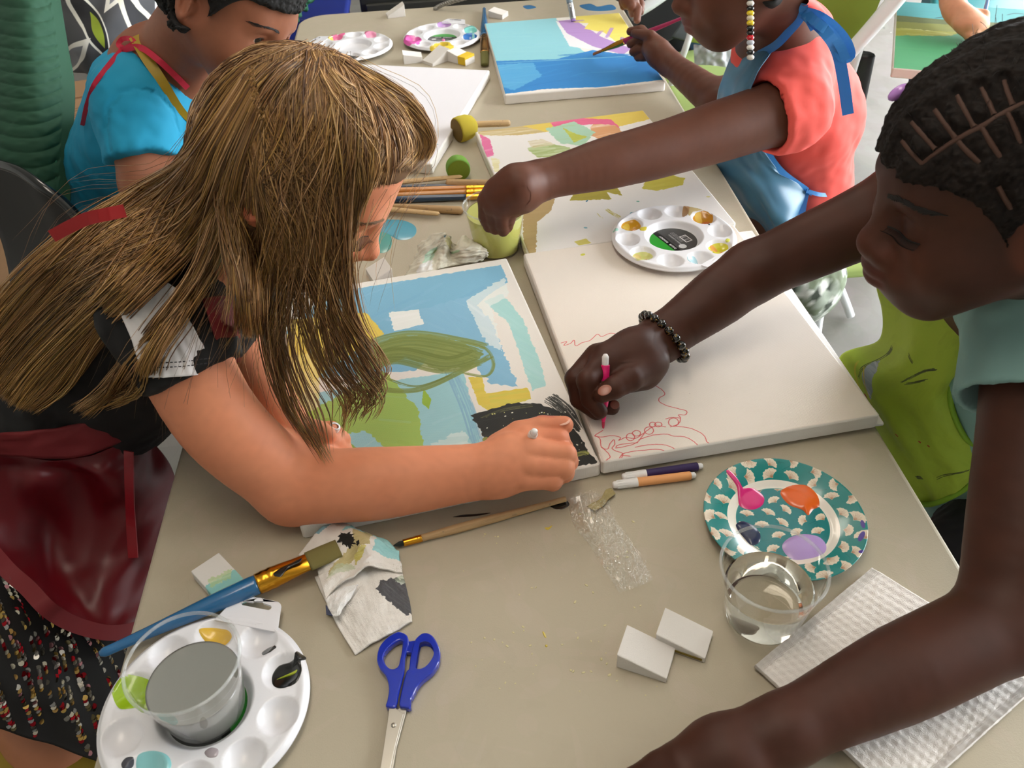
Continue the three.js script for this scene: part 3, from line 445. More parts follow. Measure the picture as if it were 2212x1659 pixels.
// ---- plate
{
  const t = thing('patterned_plate', 'round teal plate printed with cream ginkgo leaves, holding dabs of paint', 'plate', V(0.2885, TABLE, -0.515));
  const fan = (c, x, y, s, a) => { c.save(); c.translate(x, y); c.rotate(a); c.scale(s, s); c.fillStyle = '#e6d9c4'; c.beginPath(); c.moveTo(0, 14); c.quadraticCurveTo(-8, 4, -22, 3); for (let i = 0; i <= 14; i++) { const t2 = Math.PI * (1.05 - i / 14 * 1.1), r = 21 + (i % 2) * 2.4 + rnd() * 1.5; c.lineTo(Math.cos(t2) * r, -Math.sin(t2) * r * 0.78 + 3); } c.quadraticCurveTo(8, 4, 0, 14); c.fill(); c.strokeStyle = 'rgba(150,105,70,0.55)'; c.lineWidth = 0.8; for (let i = 0; i < 13; i++) { const t2 = Math.PI * (0.95 - i / 12 * 0.9), r = 10 + rnd() * 8; c.beginPath(); c.moveTo(0, 12); c.lineTo(Math.cos(t2) * r, -Math.sin(t2) * r * 0.78 + 4); c.stroke(); } c.fillStyle = 'rgba(165,110,80,0.35)'; c.beginPath(); c.ellipse(0, 7, 4, 4, 0, 0, 7); c.fill(); c.restore(); };
  const tex = canvasTex(1024, 1024, (c, w) => {
    const leaves = (r0, r1, n, s, k) => { for (let i = 0; i < n; i++) { const a = i / n * 6.283 + k, r = mix(r0, r1, ((i * 0.618) % 1)); fan(c, w / 2 + Math.cos(a) * r, w / 2 + Math.sin(a) * r, s * (0.85 + rnd() * 0.3), rnd() * 6.3); } };
    c.fillStyle = '#1e8583'; c.fillRect(0, 0, w, w); c.strokeStyle = 'rgba(10,60,66,0.7)'; c.lineWidth = 1.6;
    for (let i = 0; i < 90; i++) { const a = rnd() * 6.3, r = rnd() * 500, x = w / 2 + Math.cos(a) * r, y = w / 2 + Math.sin(a) * r; c.beginPath(); c.moveTo(x, y); c.quadraticCurveTo(x + gauss() * 30, y + gauss() * 30, x + gauss() * 60, y + gauss() * 60); c.stroke(); }
    leaves(390, 398, 17, 2.3, 0); leaves(462, 500, 20, 2.4, 0.14);
    c.strokeStyle = '#f0ebe0'; c.lineWidth = 58; c.beginPath(); c.arc(w / 2, w / 2, 322, 0, 7); c.stroke();
    c.save(); c.beginPath(); c.arc(w / 2, w / 2, 288, 0, 7); c.clip(); c.fillStyle = '#187b80'; c.fillRect(0, 0, w, w); for (let i = 0; i < 60; i++) { const x = w / 2 + (rnd() - 0.5) * 560, y = w / 2 + (rnd() - 0.5) * 560; c.lineWidth = 1.3; c.strokeStyle = 'rgba(8,52,60,0.6)'; c.beginPath(); c.moveTo(x, y); c.lineTo(x + gauss() * 40, y + gauss() * 40); c.stroke(); } for (let i = -2; i <= 2; i++) for (let j = -3; j <= 3; j++) fan(c, w / 2 + i * 132 + (j & 1) * 64 + gauss() * 10, w / 2 + j * 96 + gauss() * 8, 2.0, gauss() * 1.2); c.restore();
    c.fillStyle = '#4b3296'; for (const [x, y, a, b, r] of [[975, 640, 12, 34, 0.2], [930, 730, 16, 44, 0.7], [880, 850, 18, 14, 0]]) { c.beginPath(); c.ellipse(x, y, a, b, r, 0, 7); c.fill(); }
  });
  const prof = (r) => r < 0.046 ? 0.0035 : 0.0035 + 0.0105 * Math.pow((r - 0.046) / 0.0295, 0.8), pts = [];
  for (let i = 0; i <= 40; i++) { const r = 0.0757 * i / 40; pts.push(new THREE.Vector2(Math.max(r, 1e-4), prof(r))); } pts.push(new THREE.Vector2(0.0764, prof(0.0757) - 0.0006)); pts.push(new THREE.Vector2(0.0757, prof(0.0757) - 0.0022)); for (let i = 39; i >= 0; i--) { const r = 0.0757 * i / 40; pts.push(new THREE.Vector2(Math.max(r, 1e-4), prof(r) - 0.0026)); }
  const g = new THREE.LatheGeometry(pts, 96), p = g.attributes.position, uv = g.attributes.uv; for (let i = 0; i < p.count; i++) uv.setXY(i, p.getX(i) / 0.154 + 0.5, 0.5 - p.getZ(i) / 0.154);
  part('dish', g, phys('#ffffff', 0.22, { map: tex, clearcoat: 0.6, clearcoatRoughness: 0.08 }), t);
  const pl = { t, h: 0.005, ground: (q) => TABLE + prof(Math.hypot(q.x - 0.2885, q.z + 0.515)) };
  for (const [col, o, H] of [['#d8267a', [[1566, 1030], [1572, 1028], [1590, 1040], [1600, 1057], [1628, 1054], [1650, 1070], [1648, 1088], [1625, 1099], [1600, 1092], [1594, 1072], [1590, 1055]], 0.0018], ['#e8661c', [[1686, 1062], [1700, 1051], [1740, 1052], [1765, 1072], [1770, 1092], [1758, 1098], [1746, 1111], [1735, 1100], [1705, 1088]], 0.0025], ['#17264f', [[1590, 1132], [1605, 1124], [1625, 1132], [1642, 1150], [1640, 1170], [1625, 1176], [1612, 1165]], 0.002], ['#b79ad6', [[1690, 1180], [1702, 1162], [1735, 1152], [1770, 1158], [1785, 1175], [1780, 1195], [1750, 1205], [1710, 1205]], 0.002]]) dab(pl, col, o, H, 'paint_dab', 0.3);
}
// ---- sponge wedges: position and turn of the thick end, length, width, heights
const foamB = noiseTex(128, (u, v) => 0.5 + 0.4 * tor(u, v, 12) + 0.25 * tor(u, v, 25, 4)); foamB.repeat.set(3, 3);
const foamM = std('#f3eee8', 0.92, { bumpMap: foamB, bumpScale: 0.0006 });
function wedge(label, A, B, w, h0, h1, lift = 0, mat = foamM, group) { // A thick end, B thin end (photograph positions on the table)
  const a = T(A[0], A[1], lift), b = T(B[0], B[1], lift), d = b.clone().sub(a), L = d.length(), t = thing('sponge_wedge', label, 'sponge', a.clone().lerp(b, 0.5), Math.atan2(-d.z, d.x), group);
  const s = new THREE.Shape([[-L / 2, 0], [L / 2, 0], [L / 2, h1], [-L / 2, h0]].map(([x, y]) => new THREE.Vector2(x, y)));
  const g = new THREE.ExtrudeGeometry(s, { depth: w - 0.002, bevelThickness: 0.001, bevelSize: 0.001, bevelOffset: -0.001, bevelSegments: 2 }); g.translate(0, 0, -w / 2 + 0.001);
  const uv = g.attributes.uv, p = g.attributes.position; for (let i = 0; i < p.count; i++) uv.setXY(i, p.getX(i) * 25 + p.getY(i) * 13, p.getZ(i) * 25 + p.getY(i) * 25);
  part('foam', g, mat, t); return { t, L, w, h0, h1 };
}
wedge('white foam wedge in front, left of the pair by the folded paper towel', [1342, 1408], [1448, 1442], 0.031, 0.019, 0.007);
{ const q = wedge('white foam wedge with olive paint along its lower edge, behind its twin', [1424, 1366], [1530, 1402], 0.029, 0.018, 0.007); part('paint_stain', box(q.L * 0.9, 0.003, 0.0012, 0, 0.0035, q.w / 2, 0.0005), std('#7d6a1e', 0.7), q.t, 'olive paint stain'); }
{ const tx = canvasTex(256, 256, (c) => { c.fillStyle = '#ece8e2'; c.fillRect(0, 0, 256, 256); patch(c, (x, y) => [x, y], [[0, 128], [256, 110], [256, 256], [0, 256]], '#9ad4cf', { amp: 6, tones: ['#8ed0d0', '#b4dfd4'] }); patch(c, (x, y) => [x, y], [[20, 110], [200, 90], [230, 130], [60, 150]], '#bcd69a', { amp: 9, alpha: 0.7, marks: 8 }); });
  const a = T(450, 1222, 0.012), b = T(508, 1285, 0.012), d = b.clone().sub(a), t = thing('sponge_wedge', 'foam block stained turquoise and green, beside the large blue brush', 'sponge', V((a.x + b.x) / 2, TABLE, (a.z + b.z) / 2), Math.atan2(-d.z, d.x));
  const g = new RoundedBoxGeometry(d.length() + 0.012, 0.013, 0.03, 2, 0.0012).translate(0, 0.0066, 0), p = g.attributes.position, uv = g.attributes.uv; for (let i = 0; i < p.count; i++) uv.setXY(i, p.getZ(i) / 0.03 + 0.5, 0.5 - p.getX(i) / 0.056); part('foam', g, std('#fff', 0.92, { map: tx, bumpMap: foamB, bumpScale: 0.0006 }), t); }
wedge('white foam wedge alone at the far edge of the table', [874, 32], [836, 37], 0.026, 0.027, 0.006);
wedge('white foam wedge leftmost of three in front of the far palette', [872, 134], [912, 130], 0.03, 0.02, 0.012);
wedge('white foam wedge in the middle of three in front of the far palette', [962, 126], [924, 140], 0.034, 0.024, 0.006);
{ const q = wedge('foam wedge half dipped in yellow paint, rightmost of three by the far palette', [978, 128], [1016, 138], 0.03, 0.022, 0.012); part('paint_stain', box(q.L * 0.42, 0.0165, q.w + 0.001, q.L * 0.28, 0.0086, 0, 0.001), std('#e3bd28', 0.8), q.t, 'yellow painted end'); }
wedge('white foam wedge behind the top left corner of the seascape', [1062, 34], [1092, 38], 0.03, 0.016, 0.01);
wedge('cream foam wedge below the nose of the blond girl', [842, 594], [800, 606], 0.034, 0.02, 0.01);
// ---- markers
const whiteP = phys('#ecebea', 0.3);
function marker(label, A, B, body, group) { // A: capped tip, B: tail (world points); parts along the axis
  const t = thing('felt_marker', label, 'marker', A.clone().lerp(B, 0.5), 0, group), d = B.clone().sub(A), L = d.length(), q = new THREE.Quaternion().setFromUnitVectors(V(1, 0, 0), d.clone().normalize());
  const lt = (pts) => { const g = new THREE.LatheGeometry(pts.map(([x, r]) => new THREE.Vector2(Math.max(r, 1e-5), x * L - L / 2)), 20); g.rotateZ(-Math.PI / 2).applyQuaternion(q); return g; };
  const r = 0.0046;
  part('cap', lt([[0, 0], [0.004, r * 0.6], [0.02, r * 0.8], [0.05, r * 0.85], [0.2, r * 1.02], [0.27, r * 1.06], [0.29, r * 1.06], [0.3, r]]), whiteP, t); part('barrel', lt([[0.3, r], [0.31, r * 1.02], [0.93, r * 1.0], [0.94, r * 0.8]]), phys(body, 0.35), t); part('end_plug', lt([[0.935, r * 0.7], [0.94, r * 0.72], [0.985, r * 0.68], [1, r * 0.4], [1, 0]]), whiteP, t);
  const ribs = []; for (let i = 0; i < 12; i++) { const a = i / 12 * 6.283; ribs.push(box(L * 0.15, 0.0004, 0.0005, -L / 2 + L * 0.13, Math.sin(a) * r * 0.94, Math.cos(a) * r * 0.94).applyQuaternion(q)); } part('cap_ribs', merge(ribs), whiteP, t);
}
marker('dark purple marker with white cap, against the edge of the drawn-on canvas', T(1343, 1031, 0.005), T(1518, 1006, 0.005), '#2e1a52');
marker('pale orange marker with white cap, in front of the purple one', T(1323, 1048, 0.005), T(1503, 1026, 0.005), '#e8a468');
// ---- brushes
function brush(label, A, B, o) { // A: bristle tip, B: tail end
  const t = thing('paint_brush', label, 'brush', A.clone().lerp(B, 0.5), 0, o.group), off = A.clone().lerp(B, 0.5), P = (f) => A.clone().lerp(B, f).sub(off), [b, f] = o.split;
  const seg = (f0, f1) => [P(f0), P((f0 + f1) / 2), P(f1)], R = o.r, fl = o.flat ?? 1;
  part('bristles', rod(seg(0, b + 0.01), (u) => R * (o.tip ?? 0.9) * mix(o.pointed ? 0.25 : 0.95, 1, Math.min(1, u * 2)), 10, 14, fl), std(o.hair, 0.85, { bumpMap: foamB, bumpScale: 0.0005 }), t);
  part('ferrule', rod(seg(b, f), (u) => R * (1 + 0.06 * Math.exp(-((u - 0.72) ** 2) / 0.002) + 0.05 * Math.exp(-((u - 0.86) ** 2) / 0.002)), 30, 18, (u) => mix(fl, 1, smooth(0, 0.7, u))), std(o.metal ?? '#d79a2e', 0.25, { metalness: 1 }), t);
  part('handle', rod(seg(f - 0.004, 1), o.prof ?? ((u) => R * mix(1.05, 0.42, smooth(0.1, 1, u)) * (u > 0.985 ? 0.6 : 1)), 40, 16), o.handle, t);
  return t;
}
const blueLacquer = phys('#1d5f8f', 0.25, { clearcoat: 0.6 }), wood = (c) => std('#ffffff', 0.6, { map: canvasTex(256, 64, (x, w, h) => { x.fillStyle = c; x.fillRect(0, 0, w, h); for (let i = 0; i < 90; i++) { x.strokeStyle = `rgba(90,60,30,${rnd() * 0.16})`; x.beginPath(); const y = rnd() * h; x.moveTo(rnd() * w, y); x.lineTo(rnd() * w, y + gauss() * 3); x.stroke(); } for (let i = 0; i < 14; i++) { x.fillStyle = `rgba(60,50,60,${rnd() * 0.4})`; x.beginPath(); x.ellipse(rnd() * w, rnd() * h, 1 + rnd() * 4, 1 + rnd() * 2, 0, 0, 7); x.fill(); } }) });
const paleWood = wood('#c9a878'), tanWood = wood('#b59468');
{ const t = brush('large flat brush with blue handle and gold ferrule, bristles on the stained paper towel', T(732, 1184, 0.019), T(216, 1413, 0.0105), { split: [0.13, 0.36], r: 0.0098, flat: 0.45, tip: 1.15, hair: '#7f7440', handle: blueLacquer, prof: (u) => mix(0.0095, 0.0045, smooth(0.05, 0.95, u)) * (u > 0.985 ? 0.6 : 1) });
  partW('paint_smear', dabGeo([[590, 1240], [602, 1230], [630, 1216], [652, 1206], [648, 1214], [630, 1224], [618, 1232], [606, 1246]], 0.0262, 0.0006), paint('#171513'), t, 'black paint on the ferrule'); }
brush('slim round brush with bare wood handle and black tip, lying beside the stained towel', T(850, 1179, 0.0045), T(1222, 1078, 0.004), { split: [0.055, 0.16], r: 0.0036, tip: 0.75, pointed: true, hair: '#2c3330', handle: tanWood, prof: (u) => mix(0.0036, 0.0046, smooth(0, 0.25, u)) * mix(1, 0.62, smooth(0.3, 1, u)) });
brush('flat brush lying against the left side of the seascape canvas, bristles nearest', T(1047, 140, 0.006), T(1046, 18, 0.006), { split: [0.2, 0.45], r: 0.0095, flat: 0.4, hair: '#6d6a35', handle: blueLacquer, metal: '#b5864a' });
// the bundle behind the face of the blond girl
const rodThing = (label, A, B, r0, r1, mat, flat = 1) => { const t = thing('wooden_stick', label, 'stick', A.clone().lerp(B, 0.5)), o = A.clone().lerp(B, 0.5); part('shaft', rod([A.clone().sub(o), B.clone().sub(o).lerp(A.clone().sub(o), 0.5), B.clone().sub(o)], (u) => mix(r0, r1, u) * Math.sqrt(1 - Math.pow(Math.abs(u * 2 - 1), 30)), 36, 14, flat), mat, t); return t; };
rodThing('pale wooden stick with rounded end, topmost of the bundle behind the forehead', T(790, 400, 0.009), T(1000, 381, 0.011), 0.0065, 0.0045, paleWood, 0.6);
rodThing('thick grey-brown wooden dowel above the blue brushes, partly under the hand', T(962, 396, 0.0075), T(1075, 398, 0.0075), 0.0072, 0.007, tanWood);
rodThing('longest wooden dowel below the blue brushes, ending at the cup', T(790, 443, 0.006), T(1003, 455, 0.006), 0.004, 0.0065, tanWood);
rodThing('short flat pale stick, lowest of the bundle', T(790, 448, 0.008), T(951, 462, 0.008), 0.006, 0.0045, paleWood, 0.6);
for (const [lab, y0, y1, h, c] of [['thin brush with dark blue handle, topmost of the fanned brushes', 408, 404, 0.004, '#1a3550'], ['thin brush with orange handle and gold ferrule, second of the fanned brushes', 416, 406, 0.006, '#c98238'], ['thin brush with amber handle, third of the fanned brushes', 428, 414, 0.006, '#c4823c'], ['brush with chipped navy handle, lowest of the fanned brushes', 434, 425, 0.006, '#173a58']])
  brush(lab, T(1085, y1 - 2, h), T(760, y0, h), { split: [0.08, 0.24], r: 0.0048, tip: 0.8, hair: '#5b4a2c', metal: '#e0a83a', handle: phys(c, 0.3, { clearcoat: 0.4 }), prof: (u) => mix(0.0046, 0.0052, smooth(0, 0.3, u)) * mix(1, 0.5, smooth(0.5, 1, u)) });
// foam daubers
function dauber(label, A, B, r, body, face, handleTo) {
  const t = thing('foam_dauber', label, 'sponge brush', A.clone()), ax = B.clone().sub(A), L = ax.length(), q = new THREE.Quaternion().setFromUnitVectors(V(0, 1, 0), ax.clone().normalize());
  const lt = (pts) => { const g = new THREE.LatheGeometry(pts.map(([x, y]) => new THREE.Vector2(x * r, y * L)), 40); g.applyQuaternion(q); const uv = g.attributes.uv; for (let i = 0; i < uv.count; i++) uv.setXY(i, uv.getX(i) * 3, uv.getY(i) * 2); return g; };
  part('foam_head', lt([[0.0001, 0.004], [0.9, 0], [1, 0.05], [1.03, 0.3], [0.98, 0.6], [0.8, 0.85], [0.5, 0.98], [0.0001, 1]]), std(body, 0.9, { bumpMap: foamB, bumpScale: 0.001 }), t); part('foam_face', lt([[0.0001, -0.012], [0.88, -0.012], [0.93, 0.006]]), std(face, 0.9, { bumpMap: foamB, bumpScale: 0.001 }), t);
  if (handleTo) { const h0 = ax.clone().multiplyScalar(0.95), h1 = handleTo.clone().sub(A); part('handle', rod([h0, h0.clone().lerp(h1, 0.5), h1], (u) => 0.0058 * (u > 0.98 ? 0.8 : 1), 16, 14), paleWood, t); }
}
dauber('yellow foam dauber with a wooden handle, brown on its end', T(986, 282, 0.021), T(1026, 268, 0.022), 0.0215, '#ddc83c', '#8f7134', T(1101, 266, 0.013));
dauber('bright green foam dauber without visible handle, its end face yellowish', T(991, 369, 0.019), T(985, 350, 0.019), 0.019, '#84b848', '#8ca428');
// ---- scissors
{
  const S = (z) => z.map(([x, y]) => { const p = T(x / 5.37 + 800, y / 5.37 + 1350, 0.006); return new THREE.Vector2(p.x, -p.z); });
  const c0 = T(868, 1480, 0.006), t = thing('scissors', 'small scissors with blue plastic handles and steel blades', 'scissors', V(c0.x, TABLE, c0.z));
  const ext = (outline, hole, y0, d, bev, name, mat) => { const s = new THREE.Shape(new THREE.SplineCurve([...S(outline), S(outline)[0]]).getPoints(70)); if (hole) s.holes.push(new THREE.Path(new THREE.SplineCurve([...S(hole), S(hole)[0]]).getPoints(48))); const g = new THREE.ExtrudeGeometry(s, { depth: d, bevelThickness: bev, bevelSize: bev * 0.8, bevelOffset: -bev * 0.5, bevelSegments: 4 }); g.rotateX(-Math.PI / 2).translate(0, TABLE + y0, 0); partW(name, g, mat, t); };
  const poly = (pts, y0, d, name, mat) => { const g = new THREE.ExtrudeGeometry(new THREE.Shape(S(pts)), { depth: d, bevelThickness: 0.0002, bevelSize: 0.0002, bevelSegments: 1 }); g.rotateX(-Math.PI / 2).translate(0, TABLE + y0, 0); partW(name, g, mat, t); };
  const blue = phys('#142fb0', 0.16, { clearcoat: 0.8, clearcoatRoughness: 0.05 });
  ext([[440, 185], [420, 130], [350, 95], [290, 105], [190, 170], [110, 270], [85, 400], [110, 500], [180, 590], [215, 680], [220, 780], [205, 880], [188, 945], [240, 962], [300, 945], [330, 800], [370, 640], [392, 540], [400, 400], [420, 320], [440, 250]], [[385, 200], [340, 185], [260, 230], [180, 310], [150, 390], [180, 480], [240, 525], [300, 515], [335, 480], [350, 420], [375, 300]], 0.0022, 0.0042, 0.0016, 'left_handle', blue);
  ext([[520, 195], [545, 160], [600, 115], [660, 108], [730, 150], [790, 260], [808, 350], [790, 450], [720, 560], [620, 640], [550, 720], [500, 820], [468, 880], [462, 968], [400, 962], [345, 940], [365, 800], [400, 640], [430, 545], [455, 520], [470, 400], [490, 300]], [[570, 215], [630, 195], [700, 215], [745, 290], [745, 370], [700, 450], [640, 510], [570, 535], [520, 515], [530, 430], [550, 300]], 0.0022, 0.0042, 0.0016, 'right_handle', blue);
  ext([[425, 200], [470, 195], [530, 190], [540, 250], [500, 318], [450, 320], [405, 310]], null, 0.003, 0.003, 0.001, 'bridge', blue);
  const steel = std('#b9b4aa', 0.28, { metalness: 0.9 });
  poly([[355, 940], [412, 975], [390, 1060], [300, 1390], [250, 1680], [120, 2060], [200, 1600], [280, 1000]], 0.003, 0.0012, 'blade', steel); poly([[222, 945], [285, 935], [300, 975], [380, 1030], [285, 1400], [230, 1659], [80, 2100], [110, 1720], [160, 1400], [205, 1100]], 0.0045, 0.0012, 'blade', steel);
  const pv = T(850.3, 1566.5, 0.006), g = new THREE.SphereGeometry(0.0022, 20, 12); g.scale(1, 0.5, 1).translate(pv.x, TABLE + 0.0059, pv.z); partW('rivet', g, steel, t);
}
// ---- paper towels
const quilt = (u, v, n, m, d) => { const a = (u * n) % 1, b = (v * m + (Math.floor(u * n) & 1) * 0.5) % 1; return d * Math.exp(-((a - 0.5) ** 2 + (b - 0.5) ** 2) * 9); };
const paperB = noiseTex(128, (u, v) => 0.5 + 0.35 * tor(u, v, 10) + 0.3 * tor(u, v, 22, 7)); paperB.repeat.set(5, 5);
{
  const A = [1882, 1228], B = [1630, 1438], C = [1951, 1742], E = [2262, 1462], row = (s, dy) => [0, 0.33, 0.67, 1].map((u) => T(mix(mix(A[0], B[0], u), mix(E[0], C[0], u), s), mix(mix(A[1], B[1], u), mix(E[1], C[1], u), s), 0.0045 + dy));
  const o = solo('paper_towel', sheet([row(0, 0.0025), row(0.05, 0.001), row(0.5, 0), row(0.95, 0), row(1, 0.001)], 0.004, 150, 200, (u, v) => quilt(u, v, 22, 34, 0.0008) + 0.0006 * noise3(u * 4, v * 4, 1)), std('#ece6e0', 0.95, { bumpMap: paperB, bumpScale: 0.0006 }), 'folded clean white quilted paper towel under the nearest forearm', 'paper towel');
  const c = canvasTex(768, 1024, (x, w, h) => {
    const Q = (a, b) => [a / 1438 * w, b / 1659 * h]; x.fillStyle = '#eae4dd'; x.fillRect(0, 0, w, h);
    const P = (pts, col, op) => patch(x, Q, pts, col, { amp: 6, ...op });
    P([[180, 300], [330, 80], [480, 80], [420, 220], [300, 330]], '#8fb9c4', { tones: ['#9cc9d0', '#7aa7b5', '#c3d8d8'], dir: -0.9 }); P([[560, 330], [720, 140], [1000, 200], [1200, 380], [1260, 600], [1050, 620], [900, 590], [960, 380], [800, 280]], '#9fd3d4', { tones: ['#b6dfdc', '#8ac6cb'], dir: 0.5 });
    P([[690, 320], [900, 250], [930, 300], [890, 400], [880, 520], [760, 560], [640, 700], [460, 820], [390, 880], [420, 780], [600, 600], [700, 470]], '#b5a468', { alpha: 0.75, tones: ['#c6b878', '#a3935a', '#cfd0a0'], dir: -0.7 }); P([[690, 620], [760, 560], [840, 560], [760, 690], [690, 740]], '#d0c46e', { amp: 8 }); P([[360, 900], [480, 740], [640, 700], [700, 780], [500, 830], [400, 890]], '#b8c2a0', { alpha: 0.6 });
    P([[890, 980], [950, 860], [1060, 830], [1240, 800], [1330, 900], [1370, 1180], [1260, 1200], [1180, 1230], [1060, 1130], [960, 1040]], '#57565a', { amp: 10, marks: 60, tones: ['#6e6d70', '#474648', '#88888a', '#4c4a48'], dir: 0.8 }); P([[1090, 830], [1210, 760], [1320, 850], [1180, 880]], '#a9b39a', { alpha: 0.6, amp: 10 });
    for (let i = 0; i < 26; i++) P([0, 1, 2, 3, 4].map((k) => [620 + gauss() * 70 + Math.cos(k * 1.25) * 30, 450 + gauss() * 70 + Math.sin(k * 1.25) * 26]), '#191715', { amp: 3, marks: 0 }); P([[735, 500], [765, 480], [770, 530], [735, 550]], '#191715', { amp: 4, marks: 0 });
    for (let i = 0; i < 20; i++) { const [a, b] = Q(1100 + rnd() * 140, 680 + rnd() * 80); x.fillStyle = '#8a7f4a'; x.fillRect(a, b, 3, 2); } for (let i = 0; i < 10; i++) { const [a, b] = Q(525 + rnd() * 90, 1130 + rnd() * 40); x.fillStyle = '#222'; x.fillRect(a, b, 4, 2); }
  });
  const Z = (x, y, h) => T(x / 5.531 + 640, y / 5.531 + 1120, h);
  const t = thing('paper_towel', 'crumpled paper towel stained turquoise, olive and dark grey, in front of the elbow', 'paper towel', V(0, 0, 0));
  const uvPlan = (g) => { g.computeBoundingBox(); const p = g.attributes.position, uv = g.attributes.uv, v = V(); for (let i = 0; i < p.count; i++) { v.fromBufferAttribute(p, i); const d = v.clone().sub(camera.position); uv.setXY(i, 0, 0); const q = SH(v); uv.setXY(i, q[0], q[1]); } return g; };
  // texture laid flat over the towel: two table directions measured across its length and width
  const o0 = Z(0, 0, 0), ex = Z(1438, 0, 0).sub(o0), ez = Z(0, 1659, 0).sub(o0), det = ex.x * ez.z - ex.z * ez.x, SH = (v) => { const x = v.x - o0.x, z = v.z - o0.z; return [(x * ez.z - z * ez.x) / det, 1 - (ex.x * z - ex.z * x) / det]; };
  const crum = (k, a) => (u, v) => a * (noise3(u * 3, v * 3, k) + 0.5 * noise3(u * 7, v * 7, k + 3)) + quilt(u, v, 18, 22, 0.0004);
  const m = std('#ffffff', 0.95, { map: c, bumpMap: paperB, bumpScale: 0.0006 });
  part('lower_fold', uvPlan(sheet([[Z(220, 700, 0.004), Z(500, 640, 0.006), Z(900, 560, 0.006), Z(1240, 560, 0.003)], [Z(330, 950, 0.003), Z(600, 900, 0.008), Z(1000, 860, 0.008), Z(1320, 850, 0.003)], [Z(500, 1300, 0.002), Z(760, 1250, 0.005), Z(1050, 1150, 0.006), Z(1370, 1080, 0.003)], [Z(700, 1630, 0.002), Z(900, 1500, 0.003), Z(1150, 1370, 0.003), Z(1385, 1230, 0.002)]], 0.0016, 70, 70, crum(1, 0.001))), m, t);
  part('upper_fold', uvPlan(sheet([[Z(20, 430, 0.006), Z(240, 180, 0.012), Z(420, 60, 0.014), Z(620, 60, 0.012), Z(800, 160, 0.010), Z(1040, 230, 0.008)], [Z(220, 560, 0.010), Z(420, 400, 0.017), Z(620, 280, 0.020), Z(800, 260, 0.022), Z(1000, 290, 0.016), Z(1200, 380, 0.007)], [Z(270, 700, 0.012), Z(480, 600, 0.016), Z(700, 500, 0.014), Z(870, 420, 0.022), Z(1010, 430, 0.014), Z(1250, 540, 0.006)], [Z(350, 960, 0.013), Z(500, 800, 0.012), Z(690, 690, 0.016), Z(830, 580, 0.020), Z(1000, 600, 0.012), Z(1270, 650, 0.006)]], 0.0016, 80, 70, crum(2, 0.0016))), m, t);
  part('turned_corner', uvPlan(sheet([[Z(345, 960, 0.012), Z(520, 850, 0.014), Z(740, 790, 0.015)], [Z(390, 1080, 0.012), Z(520, 1000, 0.016), Z(660, 930, 0.013)], [Z(440, 1168, 0.012), Z(490, 1165, 0.012), Z(530, 1090, 0.011)]], 0.0014, 30, 30, crum(5, 0.0008))), std('#f0eeec', 0.95, { bumpMap: paperB, bumpScale: 0.0006 }), t);
  part('stained_corner', sheet([[Z(352, 1035, 0.005), Z(440, 1090, 0.005)], [Z(360, 1150, 0.004), Z(440, 1165, 0.004)]], 0.0012, 10, 10), std('#555a74', 0.9), t);
}
{ // crumpled tissue by the yellow cup
  const Z = (x, y, h) => T(x / 6.506 + 820, y / 6.506 + 380, h), c = canvasTex(512, 512, (x, w) => { x.fillStyle = '#e2decd'; x.fillRect(0, 0, w, w); const Q = (a, b) => [a / 1300 * w, (b - 750) / 650 * w]; const P = (p, col, o) => patch(x, (a, b) => Q(a - 330, b), p, col, { amp: 8, ...o }); P([[560, 1080], [700, 1000], [760, 1130], [680, 1250], [540, 1250]], '#b9e0c4', { alpha: 0.8 }); P([[690, 1100], [760, 1110], [740, 1170], [680, 1160]], '#a9c78c', {}); P([[860, 820], [1000, 800], [1040, 920], [980, 1050], [900, 1050]], '#c8c487', { alpha: 0.7 }); P([[1090, 1000], [1240, 1000], [1220, 1050], [1100, 1060]], '#a9cfa6', {}); P([[790, 820], [850, 800], [840, 870], [800, 870]], '#3f95b8', { marks: 0 }); P([[500, 1250], [700, 1250], [680, 1390], [480, 1390]], '#f0f0f4', { alpha: 0.7 }); });
  const t = thing('paper_towel', 'crumpled tissue blotted green and blue, beside the yellow-green cup', 'paper towel', V(0, 0, 0)), m = std('#ffffff', 0.95, { map: c, bumpMap: paperB, bumpScale: 0.0006 });
  part('crumpled_sheet', sheet([[Z(560, 960, 0.02), Z(720, 850, 0.035), Z(900, 790, 0.048), Z(960, 830, 0.04), Z(1070, 960, 0.022), Z(1190, 850, 0.024), Z(1300, 900, 0.02), Z(1390, 970, 0.018)], [Z(520, 1120, 0.012), Z(640, 1020, 0.03), Z(820, 950, 0.036), Z(930, 900, 0.04), Z(1000, 1060, 0.014), Z(1150, 1010, 0.03), Z(1350, 990, 0.028), Z(1500, 1050, 0.02)], [Z(430, 1280, 0.006), Z(600, 1180, 0.02), Z(760, 1100, 0.02), Z(900, 1060, 0.026), Z(1000, 1140, 0.012), Z(1180, 1130, 0.02), Z(1400, 1090, 0.022), Z(1530, 1100, 0.016)], [Z(350, 1410, 0.003), Z(560, 1390, 0.008), Z(760, 1340, 0.01), Z(900, 1290, 0.01), Z(1050, 1260, 0.009), Z(1200, 1230, 0.01), Z(1350, 1200, 0.009), Z(1460, 1180, 0.008)]], 0.0014, 90, 60, (u, v) => 0.0022 * noise3(u * 7, v * 5, 3) + 0.001 * noise3(u * 16, v * 12, 8)), m, t);
}
